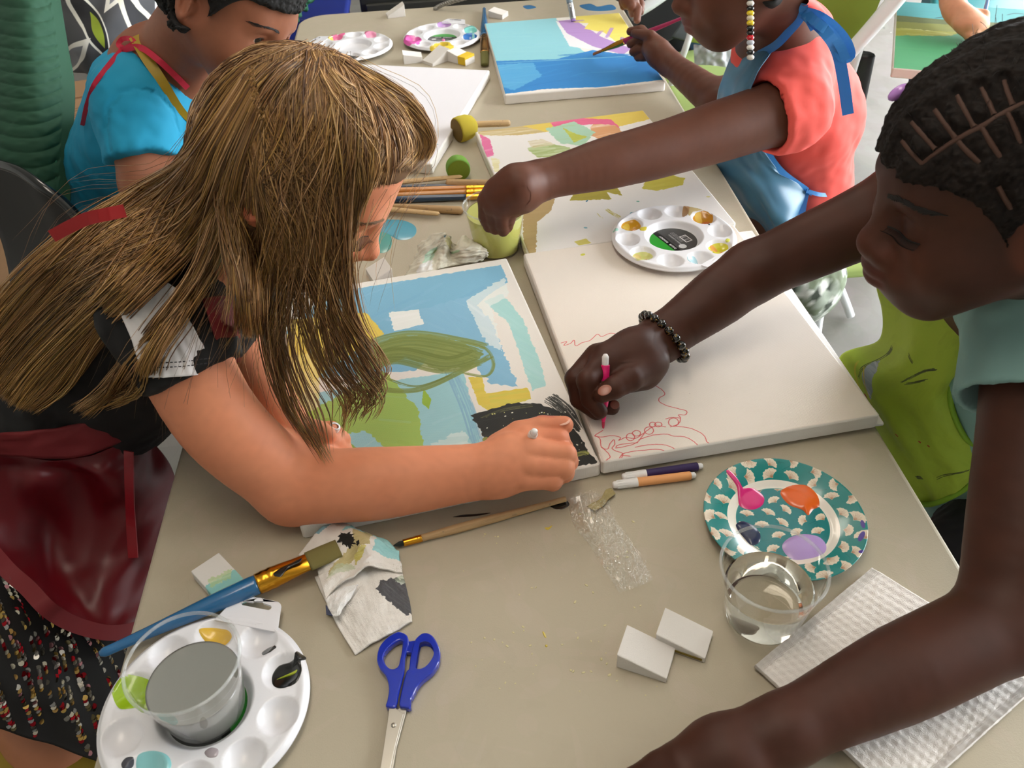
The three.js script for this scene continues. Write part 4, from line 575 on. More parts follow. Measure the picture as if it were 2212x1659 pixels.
// ---- cellophane sleeve and its tape
{
  const Z = (x, y, h) => T(x / 6.383 + 1200, y / 6.383 + 1040, h), film = new THREE.MeshPhysicalMaterial({ color: '#ffffff', roughness: 0.1, transmission: 1, thickness: 0, ior: 1.75, specularIntensity: 1 });
  const cr2 = (u, v) => { const r = (a) => 1 - Math.abs(a); return 0.0035 * r(noise3(u * 3, v * 5, 4)) * r(noise3(u * 5 + 3, v * 9, 9)) + 0.0022 * r(noise3(u * 7, v * 13, 2)); };
  const t = thing('cellophane_sleeve', 'crinkled clear cellophane sleeve lying empty on the table', 'wrapper', V(0, 0, 0));
  const net = (h) => [[Z(170, 250, h), Z(330, 190, h + 0.001), Z(520, 150, h), Z(720, 250, h)], [Z(250, 600, h + 0.001), Z(450, 540, h + 0.003), Z(650, 500, h + 0.003), Z(830, 560, h + 0.001)], [Z(480, 900, h), Z(680, 850, h + 0.003), Z(860, 800, h + 0.003), Z(980, 760, h)], [Z(660, 1200, h), Z(860, 1130, h + 0.003), Z(1030, 1080, h + 0.003), Z(1190, 1080, h)], [Z(880, 1540, h), Z(1020, 1490, h + 0.001), Z(1180, 1440, h + 0.002), Z(1340, 1360, h + 0.001)]];
  const one = (h, f) => { const g = sheet(net(h), 0.0001, 70, 120, f), ng = g.clone(); const I = g.index.array, half = 70 * 120 * 12, k = []; for (let i = 0; i < half; i += 12) k.push(I[i], I[i + 1], I[i + 2], I[i + 3], I[i + 4], I[i + 5]); ng.setIndex(k); return ng; };
  part('film', one(0.0012, cr2), film, t); part('back_film', one(0.0006, (u, v) => 0.0003 * noise3(u * 4, v * 6, 1)), film, t);
  part('tape', sheet([[Z(430, 340, 0.004), Z(620, 230, 0.0045), Z(700, 110, 0.004), Z(770, 90, 0.0035)], [Z(540, 410, 0.0035), Z(660, 330, 0.004), Z(740, 240, 0.004), Z(830, 170, 0.0035)]], 0.0004, 24, 12, (u, v) => 0.0006 * noise3(u * 6, v * 4, 2)), phys('#b7a870', 0.45, { transmission: 0.35, thickness: 0 }), t, 'yellowed sticky tape');
}
// ---- spilled paint and flecks
const puddle = (label, o, col, H = 0.0008, name = 'paint_puddle', h = 0) => solo(name, dabGeo(o, h, H), paint(col), label, 'paint');
puddle('pale blue paint puddle on the table behind the girl\'s face', [[800, 470], [830, 474], [870, 476], [896, 488], [898, 505], [885, 516], [862, 518], [840, 508], [800, 500]], '#4f9fb8');
puddle('green-blue paint puddle at the tip of the blond girl\'s nose', [[800, 490], [836, 500], [846, 515], [842, 538], [830, 546], [800, 540]], '#4f9a92');
puddle('black paint smear under the tail of the slim brush', [[1184, 1088], [1200, 1085], [1222, 1080], [1230, 1090], [1215, 1100], [1195, 1098]], '#22221f', 0.0003, 'paint_smear');
puddle('thin black paint streak above the slim brush', [[978, 1117], [1000, 1112], [1030, 1110], [1060, 1108], [1035, 1114], [1000, 1117]], '#22221f', 0.0003, 'paint_smear');
puddle('longer yellow paint drip on the bare table front', [[1172, 1364], [1176, 1366], [1180, 1378], [1176, 1376]], '#d3bd52', 0.0006, 'paint_drip'); puddle('round yellow paint drip below the longer one', blobPx(1180, 1395, 3, 3), '#d3bd52', 0.0006, 'paint_drip'); puddle('hooked yellow paint fleck by the cellophane sleeve', [[1176, 1140], [1184, 1142], [1193, 1135], [1190, 1140], [1183, 1145]], '#c9b038', 0.0005, 'paint_drip');
puddle('blue paint spill at the far end of the table, beside the seascape', [[1252, 12], [1275, 8], [1290, 14], [1320, 10], [1330, 20], [1300, 24], [1270, 22]], '#2f6fa0', 0.0003, 'paint_smear'); puddle('small blue paint spot at the far end of the table', [[1130, 13], [1145, 11], [1158, 16], [1140, 20]], '#3a78ad', 0.0003, 'paint_smear');
{ const gs = []; for (let i = 0; i < 70; i++) { const p = T(1000 + rnd() * 420, 1090 + rnd() * 420, 0), g = new THREE.SphereGeometry(0.0004 + rnd() * 0.0007, 8, 4); g.scale(1, 0.3, 1 + rnd()).rotateY(rnd() * 3).translate(p.x, TABLE + 0.0002, p.z); gs.push(g); } const o = solo('paint_flecks', merge(gs), paint('#cfc79a', 0.6), 'tiny pale flecks of dried paint scattered over the table front', 'paint'); o.userData.kind = 'stuff'; }
// ---------------------------------------------------------------- people
// head in its own axes: x to the person's left, y up, z forward, origin between the ears; o = { fwd, left } directions, c = origin, s = size
function headFrame(c, fwd, left, s = 1) {
  const Z = fwd.clone().normalize(), X = left.clone().addScaledVector(Z, -left.dot(Z)).normalize(), Y = Z.clone().cross(X), B = new THREE.Matrix4().makeBasis(X, Y, Z);
  const P = (x, y, z) => c.clone().addScaledVector(X, x * s).addScaledVector(Y, y * s).addScaledVector(Z, z * s);
  const L = (x, y, z) => { const dx = x - c.x, dy = y - c.y, dz = z - c.z; return [(dx * X.x + dy * X.y + dz * X.z) / s, (dx * Y.x + dy * Y.y + dz * Y.z) / s, (dx * Z.x + dy * Z.y + dz * Z.z) / s]; };
  return { c, X, Y, Z, B, P, L, s };
}
function headField(f, H, o = {}) {
  const { nose = 1, lips = 1, cheek = 1, closed = true, cran = 1, pout = 0, tip = 0 } = o, s = H.s, P = H.P;
  const E = (x, y, z, a, b, c, k, sub = false, B = H.B) => f.ell(P(x, y, z), [a * s, b * s, c * s], k * s, B, sub);
  const C = (a, b, ra, rb, k, sub = false) => f.cap(P(...a), P(...b), ra * s, rb * s, k * s, sub);
  E(0, 0.035 - 0.06 * (1 - cran), -0.012 + 0.07 * (1 - cran), 0.073 * cran, 0.081 * cran, 0.09 * cran, 0.01); E(0, 0.04, 0.03, 0.062, 0.06, 0.054, 0.03); E(0, -0.02, 0.028, 0.056, 0.068, 0.058, 0.03);
  E(0, -0.072, 0.062, 0.023, 0.017, 0.02, 0.03); for (const q of [-1, 1]) { C([q * 0.05, -0.028, 0.008], [q * 0.02, -0.074, 0.055], 0.018, 0.015, 0.028); E(q * 0.035, -0.028, 0.056, 0.024 * cheek, 0.024 * cheek, 0.022 * cheek, 0.03); }
  C([-0.03, 0.021, 0.072], [0.03, 0.021, 0.072], 0.011, 0.011, 0.02);
  for (const q of [-1, 1]) { E(q * 0.031, 0.004, 0.093, 0.017, 0.0105, 0.013, 0.012, true); E(q * 0.03, 0.002, 0.0715, 0.0145, 0.0125, 0.0125, 0.004); if (!closed) E(q * 0.031, 0.0022, 0.088, 0.0135, 0.0056, 0.0145, 0.002, true); if (closed) C([q * 0.018, -0.003, 0.0815], [q * 0.043, -0.003, 0.0755], 0.0018, 0.0015, 0.004, true); }
  C([0, 0.016, 0.08], [0, -0.022, 0.098 - tip], 0.007 * nose, 0.0085 * nose, 0.014); E(0, -0.026, 0.1 - tip, 0.0105 * nose, 0.0092 * nose, 0.011 * nose, 0.008); for (const q of [-1, 1]) { E(q * 0.0115 * nose, -0.029, 0.091, 0.0075 * nose, 0.007 * nose, 0.0095 * nose, 0.005); E(q * 0.006 * nose, -0.0358, 0.095, 0.0034 * nose, 0.0025, 0.0042, 0.002, true); }
  E(0, -0.05, 0.075 + pout, 0.028, 0.018, 0.014, 0.02); E(0, -0.0475, 0.0865 + pout, 0.0195, 0.0052 * lips, 0.0085 * lips, 0.004); E(0, -0.0575, 0.0845 + pout, 0.0165, 0.006 * lips, 0.0088 * lips, 0.004); C([-0.02, -0.053, 0.0845 + pout], [0, -0.0522, 0.0955 + pout], 0.0011, 0.0011, 0.003, true); C([0.02, -0.053, 0.0845 + pout], [0, -0.0522, 0.0955 + pout], 0.0011, 0.0011, 0.003, true);
  for (const q of [-1, 1]) { const t = new THREE.Matrix4().makeRotationY(q * 0.45).multiply(new THREE.Matrix4().makeRotationX(-0.15)), B = H.B.clone().multiply(t); E(q * 0.0755, 0.002, -0.012, 0.0055, 0.03, 0.018, 0.006, false, B); E(q * 0.0815, 0.0, -0.006, 0.006, 0.02, 0.0105, 0.004, true, B); E(q * 0.0705, -0.026, -0.003, 0.006, 0.0085, 0.008, 0.006); E(q * 0.073, -0.004, 0.003, 0.005, 0.008, 0.004, 0.004); }
  return f;
}
// below 0 where hair grows on a head with that frame
const hairLine = (H, low = 0.042) => (x, y, z) => { const [a, b, d] = H.L(x, y, z); const line = mix(-0.052, low, smooth(-0.012, 0.066, d)); const e = 0.03 - Math.hypot((Math.abs(a) - 0.074) * 0.6, b + 0.002, d + 0.004); return Math.max((line - b) * 0.8, e); };
// a point on the face, found from in front at the head's own (a, b)
const faceAt = (H, fn, a, b, o = 0) => { let d = 0.14; for (let i = 0; i < 200; i++) { const p = H.P(a, b, d), v = fn(p.x, p.y, p.z); if (v < 0.0002 || d < 0) break; d -= Math.max(0.0002, v * 0.5 / H.s); } return H.P(a, b, d + o); };
const browHairs = (H, fn, side, n, r) => merge(Array.from({ length: n }, () => { const t = rnd(), a = side * mix(0.011, 0.05, t), b = 0.0195 + 0.0065 * Math.sin(0.3 + t * 2.5) + gauss() * mix(0.0016, 0.0007, t), l = 0.006; return tube([faceAt(H, fn, a, b, 0.0002), faceAt(H, fn, a + side * l * 0.5, b + 0.0016, 0.0006), faceAt(H, fn, a + side * l, b + 0.0012, 0.0005)], r, 3, 4); }));
const lashHairs = (H, fn, side, y0, n, r, l, drop) => merge(Array.from({ length: n }, (_, i) => { const t = i / (n - 1), a = side * mix(0.015, 0.046, t), b = y0 - 0.0025 * Math.sin(t * 3.1), p = faceAt(H, fn, a, b); return tube([p, p.clone().addScaledVector(H.Z, l * 0.6).addScaledVector(H.X, side * l * 0.25 * t).addScaledVector(H.Y, -drop), p.clone().addScaledVector(H.Z, l).addScaledVector(H.X, side * l * 0.5 * t).addScaledVector(H.Y, -drop * 0.7)], r, 4, 4); }).concat([tube(Array.from({ length: 8 }, (_, i) => { const t = i / 7; return faceAt(H, fn, side * mix(0.0145, 0.0465, t), y0 - 0.0025 * Math.sin(t * 3.1), 0.0003); }), r * 2.4, 16, 5)]));
// the torso of a garment joined to sleeves that are each cut across: [from, to, r0, r1, end]
function garment(torso, sleeves, hollows, amp, freq, k) {
  const sl = sleeves.map(([a, b, ra, rb]) => { const f = new Field().cap(a, b, ra, rb), n = nrm(a, b); return (x, y, z) => -smin(-f.at(x, y, z), -((x - b.x) * n.x + (y - b.y) * n.y + (z - b.z) * n.z), 0.004); }), hole = new Field(); hollows.forEach(([a, b, ra, rb]) => hole.cap(a, b, ra, rb, 0));
  return (x, y, z) => { let d = torso.at(x, y, z); for (const f of sl) d = smin(d, f(x, y, z), 0.025); d += amp * noise3(x * freq + k, y * freq, z * freq) + amp * 0.4 * noise3(x * freq * 2.7, y * freq * 2.7 + k, z * freq * 2.7); return -smin(-d, hole.at(x, y, z), 0.004); };
}
const skinMat = new THREE.MeshPhysicalMaterial({ color: '#ffffff', vertexColors: true, roughness: 0.5, specularIntensity: 0.55, sheen: 0.25, sheenRoughness: 0.6, sheenColor: new THREE.Color('#5a2a20') });
const tone = (a, b, t) => [mix(a[0], b[0], t), mix(a[1], b[1], t), mix(a[2], b[2], t)];
// lips, ears and cheeks of the face carry their own tint; else slow mottling
function skinColor(base, lip, flush, H) {
  const B = lin(base), Lp = lin(lip), Fl = lin(flush);
  return (x, y, z) => {
    const m = 0.5 + 0.5 * noise3(x * 22, y * 22, z * 22); let c = tone(B, Fl, 0.10 + 0.14 * m); const g = 1 + 0.05 * noise3(x * 90, y * 90, z * 90); c = c.map((v) => v * g);
    if (H) { const [a, b, d] = H.L(x, y, z); const l = smooth(0.024, 0.019, Math.abs(a)) * smooth(0.0135, 0.0105, Math.abs(b + 0.0525)) * smooth(0.079, 0.084, d); c = tone(c, Lp, l * 0.9); const e = smooth(0.064, 0.072, Math.abs(a)) * smooth(0.04, 0.03, Math.hypot(b, d + 0.008)); c = tone(c, Fl, 0.6 * e); const ck = smooth(0.03, 0.012, Math.hypot(Math.abs(a) - 0.038, b + 0.03)) * smooth(0.03, 0.05, d); c = tone(c, Fl, 0.35 * ck); const nz = smooth(0.018, 0.008, Math.hypot(a, b + 0.027)) * smooth(0.088, 0.1, d); c = tone(c, Fl, 0.3 * nz); }
    return c;
  };
}
// where a sight line meets a field, or comes nearest to it
function surf(px, py, fn, d0 = 0.3, d1 = 2.2) {
  const u = dirOf(px, py), o = camera.position; let t = d0, best = 1e9, bt = d0;
  for (let i = 0; i < 220 && t < d1; i++) { const v = fn(o.x + u.x * t, o.y + u.y * t, o.z + u.z * t); if (v < best) { best = v; bt = t; } if (v < 0.0004) break; t += Math.max(0.0006, v * 0.6); }
  return u.clone().multiplyScalar(bt).add(o);
}
// flat ribbon along points, facing outwards along 'face'
function ribbon(pts, w, th = 0.0012, face = null, seg = 40) {
  const c = curve(pts), P = [], I = [], n = typeof w === 'function' ? w : () => w;
  for (let i = 0; i <= seg; i++) { const p = c.getPointAt(i / seg), t = c.getTangentAt(i / seg), f = (face ? (face.isVector3 ? face.clone() : face(i / seg, p)) : camera.position.clone().sub(p)).normalize(); const b = t.clone().cross(f).normalize(), m = b.clone().cross(t).normalize(), k = n(i / seg) / 2; for (const [x, y] of [[-1, 1], [1, 1], [1, -1], [-1, -1]]) P.push(...p.clone().addScaledVector(b, x * k).addScaledVector(m, y * th / 2).toArray()); }
  for (let i = 0; i < seg; i++) for (let j = 0; j < 4; j++) { const a = i * 4 + j, b = i * 4 + (j + 1) % 4; I.push(a, a + 4, b, b, a + 4, b + 4); }
  I.push(0, 1, 2, 0, 2, 3, seg * 4, seg * 4 + 2, seg * 4 + 1, seg * 4, seg * 4 + 3, seg * 4 + 2);
  return toCreasedNormals(geo(P, I), 0.7);
}
// strands between neighbouring guides; each guide is a list of points. All strands of a part make one mesh.
function strands(groups, tones) {
  const P = [], I = [], C = [];
  for (const { guides, n, r = 0.0006, jitter = 0.006, seg = 16, clump = 0, curl = 0, short = 0.25 } of groups) {
    const cols = tones.map(lin);
    const G = guides.map((g) => curve(g).getPoints(seg)), clumps = Array.from({ length: Math.max(1, clump) }, () => [rnd(), gauss(), gauss(), rnd()]);
    for (let s = 0; s < n; s++) {
      let u = rnd(); const cl = clump ? clumps[Math.floor(rnd() * clump)] : null, k = cols[Math.floor(rnd() * cols.length)], shadeK = 0.7 + rnd() * 0.55, ja = [gauss() * jitter, gauss() * jitter, gauss() * jitter], ph = rnd() * 6.3, end = seg - Math.floor(rnd() * rnd() * seg * short), rr = r * (0.6 + rnd() * 0.8), start = P.length / 3, amp = curl * (0.5 + rnd()), clT = cl ? cols[Math.floor(cl[3] * cols.length)] : null;
      let prev = null; const q = [];
      for (let i = 0; i <= end; i++) {
        const t = i / seg, uu = cl ? mix(u, clamp(cl[0] + (u - cl[0]) * 0.16), smooth(0.1, 0.75, t)) : u, x = uu * (G.length - 1), a = Math.min(G.length - 2, Math.floor(x)), p = G[a][i].clone().lerp(G[a + 1][i], x - a), w = 0.35 + 0.65 * smooth(0, 0.5, t) * (cl ? 1 - 0.6 * smooth(0.3, 0.9, t) : 1);
        const cp = cl ? cl[3] * 6.3 : ph; p.x += ja[0] * w + Math.sin(cp + t * 9) * amp * t; p.y += ja[1] * w * 0.7; p.z += ja[2] * w + Math.cos(cp + t * 8) * amp * t; q.push(p);
      }
      for (let i = 0; i <= end; i++) {
        const p = q[i], t = q[Math.min(end, i + 1)].clone().sub(q[Math.max(0, i - 1)]).normalize(), v = camera.position.clone().sub(p).normalize(), b = t.clone().cross(v).normalize(), m = b.clone().cross(t), R = rr * (i === end ? 0.15 : 1 - 0.4 * i / end);
        for (let j = 0; j < 3; j++) { const a = j * 2.0944 + 1.5708; P.push(p.x + (b.x * Math.cos(a) + m.x * Math.sin(a)) * R, p.y + (b.y * Math.cos(a) + m.y * Math.sin(a)) * R, p.z + (b.z * Math.cos(a) + m.z * Math.sin(a)) * R); const kk = clT ? tone(k, clT, 0.6) : k; C.push(...kk.map((c) => c * shadeK)); }
        if (i) for (let j = 0; j < 3; j++) { const a = start + (i - 1) * 3 + j, c = start + (i - 1) * 3 + (j + 1) % 3; I.push(a, a + 3, c, c, a + 3, c + 3); }
      }
    }
  }
  return geo(P, I, null, C);
}
const hairMat = new THREE.MeshPhysicalMaterial({ color: '#ffffff', vertexColors: true, roughness: 0.36, specularIntensity: 0.75 });
function nail(field, tip, normal, along, w, l, color, parent) {
  const z = along.clone().normalize(), y = normal.clone().addScaledVector(z, -normal.dot(z)).normalize(), x = y.clone().cross(z), g = new THREE.SphereGeometry(1, 20, 12); g.scale(w, 0.0009, l).applyMatrix4(new THREE.Matrix4().makeBasis(x, y, z).setPosition(tip)); partW('fingernail', g, phys(color, 0.3), parent);
}
const clothField = (f, amp, freq, k = 0) => (x, y, z) => f.at(x, y, z) + amp * noise3(x * freq + k, y * freq, z * freq) + amp * 0.4 * noise3(x * freq * 2.7, y * freq * 2.7 + k, z * freq * 2.7);
const nrm = (a, b) => b.clone().sub(a).normalize();
const clothB = noiseTex(128, (u, v) => 0.5 + 0.25 * Math.sin(u * 402) + 0.25 * Math.sin(v * 402));
// ---------------------------------------------------------------- the blond girl on the left
{
  const girl = thing('person', 'girl with long loose blond-brown hair and red satin apron, bending over the abstract painting', 'person', V(-0.48, 0, -0.7));
  const F3 = camDir(0.77, -0.57, -0.26), X3 = camDir(0.04, 0.66, -0.75), H0 = headFrame(V(0, 0, 0), F3, X3), H = headFrame(D(832, 575, 0.80).sub(H0.P(0, -0.026, 0.111)), F3, X3, 0.9);
  const Sr = T(345, 668, 0.205), Er = T(632, 1052, 0.036), Wr = T(1075, 1014, 0.05), Sl = T(520, 560, 0.14), El = T(520, 760, 0.055), Wl = T(640, 955, 0.05), NB = Sr.clone().lerp(Sl, 0.5).add(V(-0.02, 0.015, 0)), hip = D(150, 1000, 1.01);
  const body = new Field();
  const hf = headField(new Field(), H, { nose: 0.95, lips: 0.95, cran: 0.92 }); body.p.push(...hf.p);
  body.cap(H.P(0, -0.045, -0.03), NB, 0.047, 0.05, 0.03).chain([Sr, Sl], [0.045, 0.045], 0.03).cap(NB.clone().lerp(hip, 0.1), NB.clone().lerp(hip, 0.3), 0.06, 0.06, 0.05);
  const Mr = T(470, 905, 0.115);
  body.limb([Sr, Mr, Er], [0.043, 0.039, 0.035], 0.02).limb([Er, T(800, 1045, 0.045), Wr], [0.0355, 0.0345, 0.025], 0.012);
  body.limb([Sl, El], [0.04, 0.033], 0.02).limb([El, Wl], [0.031, 0.022], 0.012);
  // right hand: a fist closed on a marker, thumb stretched past it to the right
  const q = (x, y, h) => T(x, y, h), hr = new Field(); hr.p = body.p;
  hr.chain([Wr, q(1110, 995, 0.052), q(1140, 985, 0.054)], [0.0235, 0.024, 0.02], 0.014).ell(q(1122, 990, 0.052), [0.028, 0.02, 0.028], 0.012);
  hr.fingers([
    [[q(1138, 948, 0.064), q(1205, 952, 0.062), q(1216, 968, 0.044), q(1180, 968, 0.036)], [0.0125, 0.0112, 0.0098, 0.009]],
    [[q(1150, 977, 0.066), q(1219, 983, 0.059), q(1225, 997, 0.041), q(1185, 998, 0.034)], [0.0128, 0.0115, 0.0104, 0.009]],
    [[q(1148, 1006, 0.06), q(1215, 1009, 0.053), q(1218, 1020, 0.037), q(1180, 1018, 0.03)], [0.0125, 0.011, 0.0098, 0.009]],
    [[q(1135, 1032, 0.05), q(1192, 1034, 0.045), q(1194, 1040, 0.032), q(1165, 1038, 0.028)], [0.0118, 0.0098, 0.0088, 0.008]],
    [[q(1082, 968, 0.055), q(1122, 938, 0.062), q(1172, 923, 0.066), q(1219, 918, 0.069)], [0.0155, 0.0128, 0.011, 0.0086]],
  ], 0.0055, 0.0008);
  body.p = hr.p;
  // left hand holding a small capped tube
  body.ell(q(672, 965, 0.05), [0.026, 0.02, 0.03], 0.014).fingers([
    [[q(670, 935, 0.06), q(715, 930, 0.062), q(738, 950, 0.05), q(722, 965, 0.04)], [0.0105, 0.0095, 0.009, 0.008]],
    [[q(675, 955, 0.055), q(722, 955, 0.055), q(742, 972, 0.042), q(722, 982, 0.034)], [0.0108, 0.0096, 0.009, 0.008]],
    [[q(672, 975, 0.045), q(718, 980, 0.044), q(735, 990, 0.032), q(715, 995, 0.027)], [0.0105, 0.0092, 0.0086, 0.008]],
    [[q(660, 935, 0.065), q(685, 928, 0.07), q(710, 938, 0.07)], [0.0115, 0.0098, 0.008]],
  ], 0.008, 0.0012);
  const fn = (x, y, z) => body.at(x, y, z);
  const boxes = [[...around([H.c], 0.145), 0.0032], [...around([q(1060, 1010, 0.05), q(1220, 960, 0.06), q(1190, 1030, 0.03)], 0.03), 0.0026], [...around([q(640, 950, 0.05), q(735, 965, 0.05)], 0.028), 0.0028], [...around([Sr, Er, Wr, Sl, hip, El], 0.11), 0.0065]];
  partW('body', meshBoxes(fn, boxes, skinColor('#d88f6b', '#bd6a58', '#cf7052', H)), skinMat, girl);
  const tipD = nrm(q(1172, 926, 0.062), q(1217, 921, 0.066)); nail(body, q(1216, 911, 0.0755), camDir(-0.1, 0.75, 0.6), tipD, 0.0055, 0.0072, '#e0aa94', girl);
  // eyebrow and lashes of the side that shows
  partW('eyebrow', browHairs(H, fn, -1, 110, 0.0003), std('#7a5a3e', 0.7), girl); partW('eyelashes', lashHairs(H, fn, -1, -0.003, 30, 0.00025, 0.008, 0.002), std('#4a3426', 0.7), girl);
  // black top
  const top = new Field(); top.cap(NB.clone().add(V(-0.015, -0.02, 0.0)), D(120, 960, 1.06), 0.098, 0.092, 0.05).chain([Sr.clone().lerp(Sl, 0.08), Sl], [0.056, 0.052], 0.03);
  const topFn = garment(top, [[Sr, Sr.clone().lerp(Mr, 0.6), 0.052, 0.05]], [[NB.clone().lerp(H.c, 0.12), H.c, 0.058, 0.05]], 0.0025, 14, 2);
  partW('black_top', mesh(topFn, ...around([Sr, Sl, hip, Mr], 0.13), 0.006), std('#0e0d0f', 0.85), girl);
  // white sleeve with two rows of dark stitching, laid over the shoulder
  const topS = (x, y, o = 0.002) => { const p = surf(x, y, topFn); return p.addScaledVector(camera.position.clone().sub(p).normalize(), o); };
  const sl = [[[243, 600], [300, 585], [345, 600], [388, 628]], [[262, 680], [315, 670], [365, 668], [408, 690]], [[290, 750], [340, 745], [390, 738], [438, 745]], [[309, 815], [355, 815], [410, 812], [462, 802]]].map((r) => r.map(([x, y]) => topS(x, y, 0.004)));
  partW('white_sleeve', sheet(sl, 0.002, 40, 50, (u, v) => 0.0016 * noise3(u * 6, v * 3, 2) + 0.0008 * Math.sin(u * 40 + 2 * noise3(u, v * 4, 1))), std('#e6e2e2', 0.9, { bumpMap: clothB, bumpScale: 0.0002 }), girl);
  const cam = (p, o) => p.clone().addScaledVector(camera.position.clone().sub(p).normalize(), o);
  partW('sleeve_stitching', merge([[0, 784], [0, 794]].flatMap(([, y]) => Array.from({ length: 16 }, (_, i) => { const u0 = i / 16 + 0.008, u1 = i / 16 + 0.048, P = (u) => topS(mix(311, 458, u), y - u * 12 + Math.sin(u * 3) * 4, 0.0068); return tube([P(u0), P((u0 + u1) / 2), P(u1)], 0.0005, 3, 5); }))), std('#2b2b30', 0.8), girl);
  // red neck strap of the apron: over the collar side, and the tail lying over the hair on the back
  const satin = phys('#5e0812', 0.4, { sheen: 0.3, sheenColor: new THREE.Color('#c03040'), sheenRoughness: 0.5, specularIntensity: 0.8 }), redCloth = std('#6a0c14', 0.7);
  partW('apron_bib', sheet([[topS(438, 645, 0.005), topS(468, 640, 0.005), topS(500, 640, 0.005)], [topS(460, 715, 0.005), topS(488, 712, 0.005), topS(515, 710, 0.005)], [topS(484, 785, 0.005), topS(500, 784, 0.005), topS(518, 780, 0.005)]], 0.002, 20, 20), redCloth, girl);
  // waistband and apron skirt over the lap
  const band = [[D(-70, 940, 0.83), D(40, 934, 0.865), D(140, 922, 0.885), D(240, 898, 0.9), D(340, 855, 0.94)], [D(-70, 980, 0.845), D(40, 985, 0.875), D(140, 990, 0.9), D(230, 968, 0.915), D(330, 905, 0.95)]];
  partW('waistband', sheet(band, 0.003, 60, 10, (u, v) => 0.0012 * noise3(u * 5, v * 2, 1)), redCloth, girl);
  const ap = [
    [D(-60, 968, 0.85), D(20, 975, 0.875), D(80, 990, 0.895), D(140, 995, 0.905), D(200, 985, 0.918), D(262, 950, 0.935), D(310, 925, 0.96)],
    [D(-70, 1010, 0.855), D(15, 1035, 0.885), D(80, 1035, 0.90), D(160, 1040, 0.925), D(225, 1030, 0.93), D(300, 990, 0.965), D(368, 990, 1.0)],
    [D(-60, 1100, 0.87), D(20, 1120, 0.905), D(95, 1110, 0.935), D(170, 1120, 0.95), D(240, 1100, 0.96), D(320, 1075, 0.985), D(392, 1060, 1.02)],
    [D(-20, 1190, 0.87), D(50, 1220, 0.905), D(115, 1210, 0.94), D(185, 1215, 0.955), D(255, 1200, 0.965), D(330, 1180, 0.985), D(400, 1150, 1.02)],
    [D(40, 1255, 0.865), D(85, 1290, 0.89), D(140, 1290, 0.925), D(205, 1290, 0.94), D(270, 1285, 0.955), D(330, 1270, 0.985), D(390, 1230, 1.02)],
    [D(95, 1305, 0.86), D(130, 1332, 0.88), D(175, 1352, 0.90), D(235, 1365, 0.92), D(290, 1358, 0.945), D(335, 1335, 0.98), D(385, 1290, 1.02)],
  ];
  const fold = (u, v) => 0.009 * Math.sin(u * 10 + 2.5 * noise3(u * 1.5, v * 1.2, 3)) * smooth(0, 0.15, v) * (1 - 0.85 * v) + 0.007 * noise3(u * 2.2, v * 1.7, 7) + 0.0022 * noise3(u * 5 + v * 3, v * 4, 9);
  const apron = partW('apron', sheet(ap, 0.002, 130, 130, fold), satin, girl);
  const hemP = [[-20, 1190], [20, 1235], [60, 1270], [95, 1308], [130, 1334], [175, 1354], [235, 1367], [290, 1360], [335, 1337]].map(([x, y], i) => D(x, y, [0.866, 0.872, 0.866, 0.858, 0.876, 0.896, 0.916, 0.94, 0.975][i] - 0.004));
  partW('apron_hem', ribbon(hemP, 0.016, 0.002), redCloth, girl); partW('apron_tie', ribbon([D(278, 975, 0.925), D(280, 1060, 0.94), D(283, 1130, 0.955), D(288, 1205, 0.955)], 0.011, 0.0018, camDir(-0.1, 0.35, 1)), phys('#8a1420', 0.35), girl);
  // sequinned black skirt over the thighs
  const sk = [[D(-80, 1150, 0.93), D(60, 1220, 0.95), D(200, 1330, 0.97), D(330, 1300, 1.03)], [D(-80, 1300, 0.88), D(60, 1340, 0.91), D(190, 1400, 0.945), D(330, 1400, 1.0)], [D(-80, 1430, 0.86), D(40, 1470, 0.885), D(150, 1510, 0.915), D(290, 1520, 0.96)], [D(-90, 1545, 0.87), D(20, 1578, 0.89), D(120, 1612, 0.91), D(250, 1660, 0.94)]];
  const skf = (u, v) => 0.004 * noise3(u * 3, v * 3, 12); const skirt = partW('skirt', sheet(sk, 0.004, 60, 60, skf), std('#0a090a', 0.8), girl);
  const rows = sk.map((r) => curve(r)), sp = (u, v) => curve(rows.map((r) => r.getPoint(u))).getPoint(v), gs = [], cols = ['#d9d2c0', '#c8a860', '#9a9a9a', '#e8e6e0', '#8e1420', '#b01a28', '#6d6348', '#b9955a', '#c98f98', '#4f4c46', '#777570'], nn = camDir(0, 0.25, 1);
  for (let l = 0; l < 30; l++) { const u0 = -0.62 + l * 0.052, v0 = 0.02 + rnd() * 0.2, sl2 = 0.62 + gauss() * 0.05, ln = 36 + Math.floor(rnd() * 24), c = l % 3; for (let i = 0; i < ln; i++) { if (rnd() < 0.2) { i += 2; } const v = v0 + i * 0.0165, u = u0 + (v - v0) * sl2 + gauss() * 0.004; if (u < 0.02 || u > 0.98 || v > 0.97) continue; const p = sp(u, v).addScaledVector(nn, 0.0035 + skf(u, v)), g = new THREE.CylinderGeometry(0.003, 0.003, 0.0004, 10); g.applyQuaternion(new THREE.Quaternion().setFromUnitVectors(V(0, 1, 0), nn.clone().add(V(gauss() * 0.25, gauss() * 0.25, gauss() * 0.25)).normalize())).translate(p.x, p.y, p.z); const k = lin(cols[Math.floor(rnd() * cols.length)]).map((z) => z * 1), n = g.attributes.position.count, ca = new Float32Array(n * 3); for (let j = 0; j < n; j++) ca.set(k, j * 3); g.setAttribute('color', new THREE.BufferAttribute(ca, 3)); gs.push(g); } }
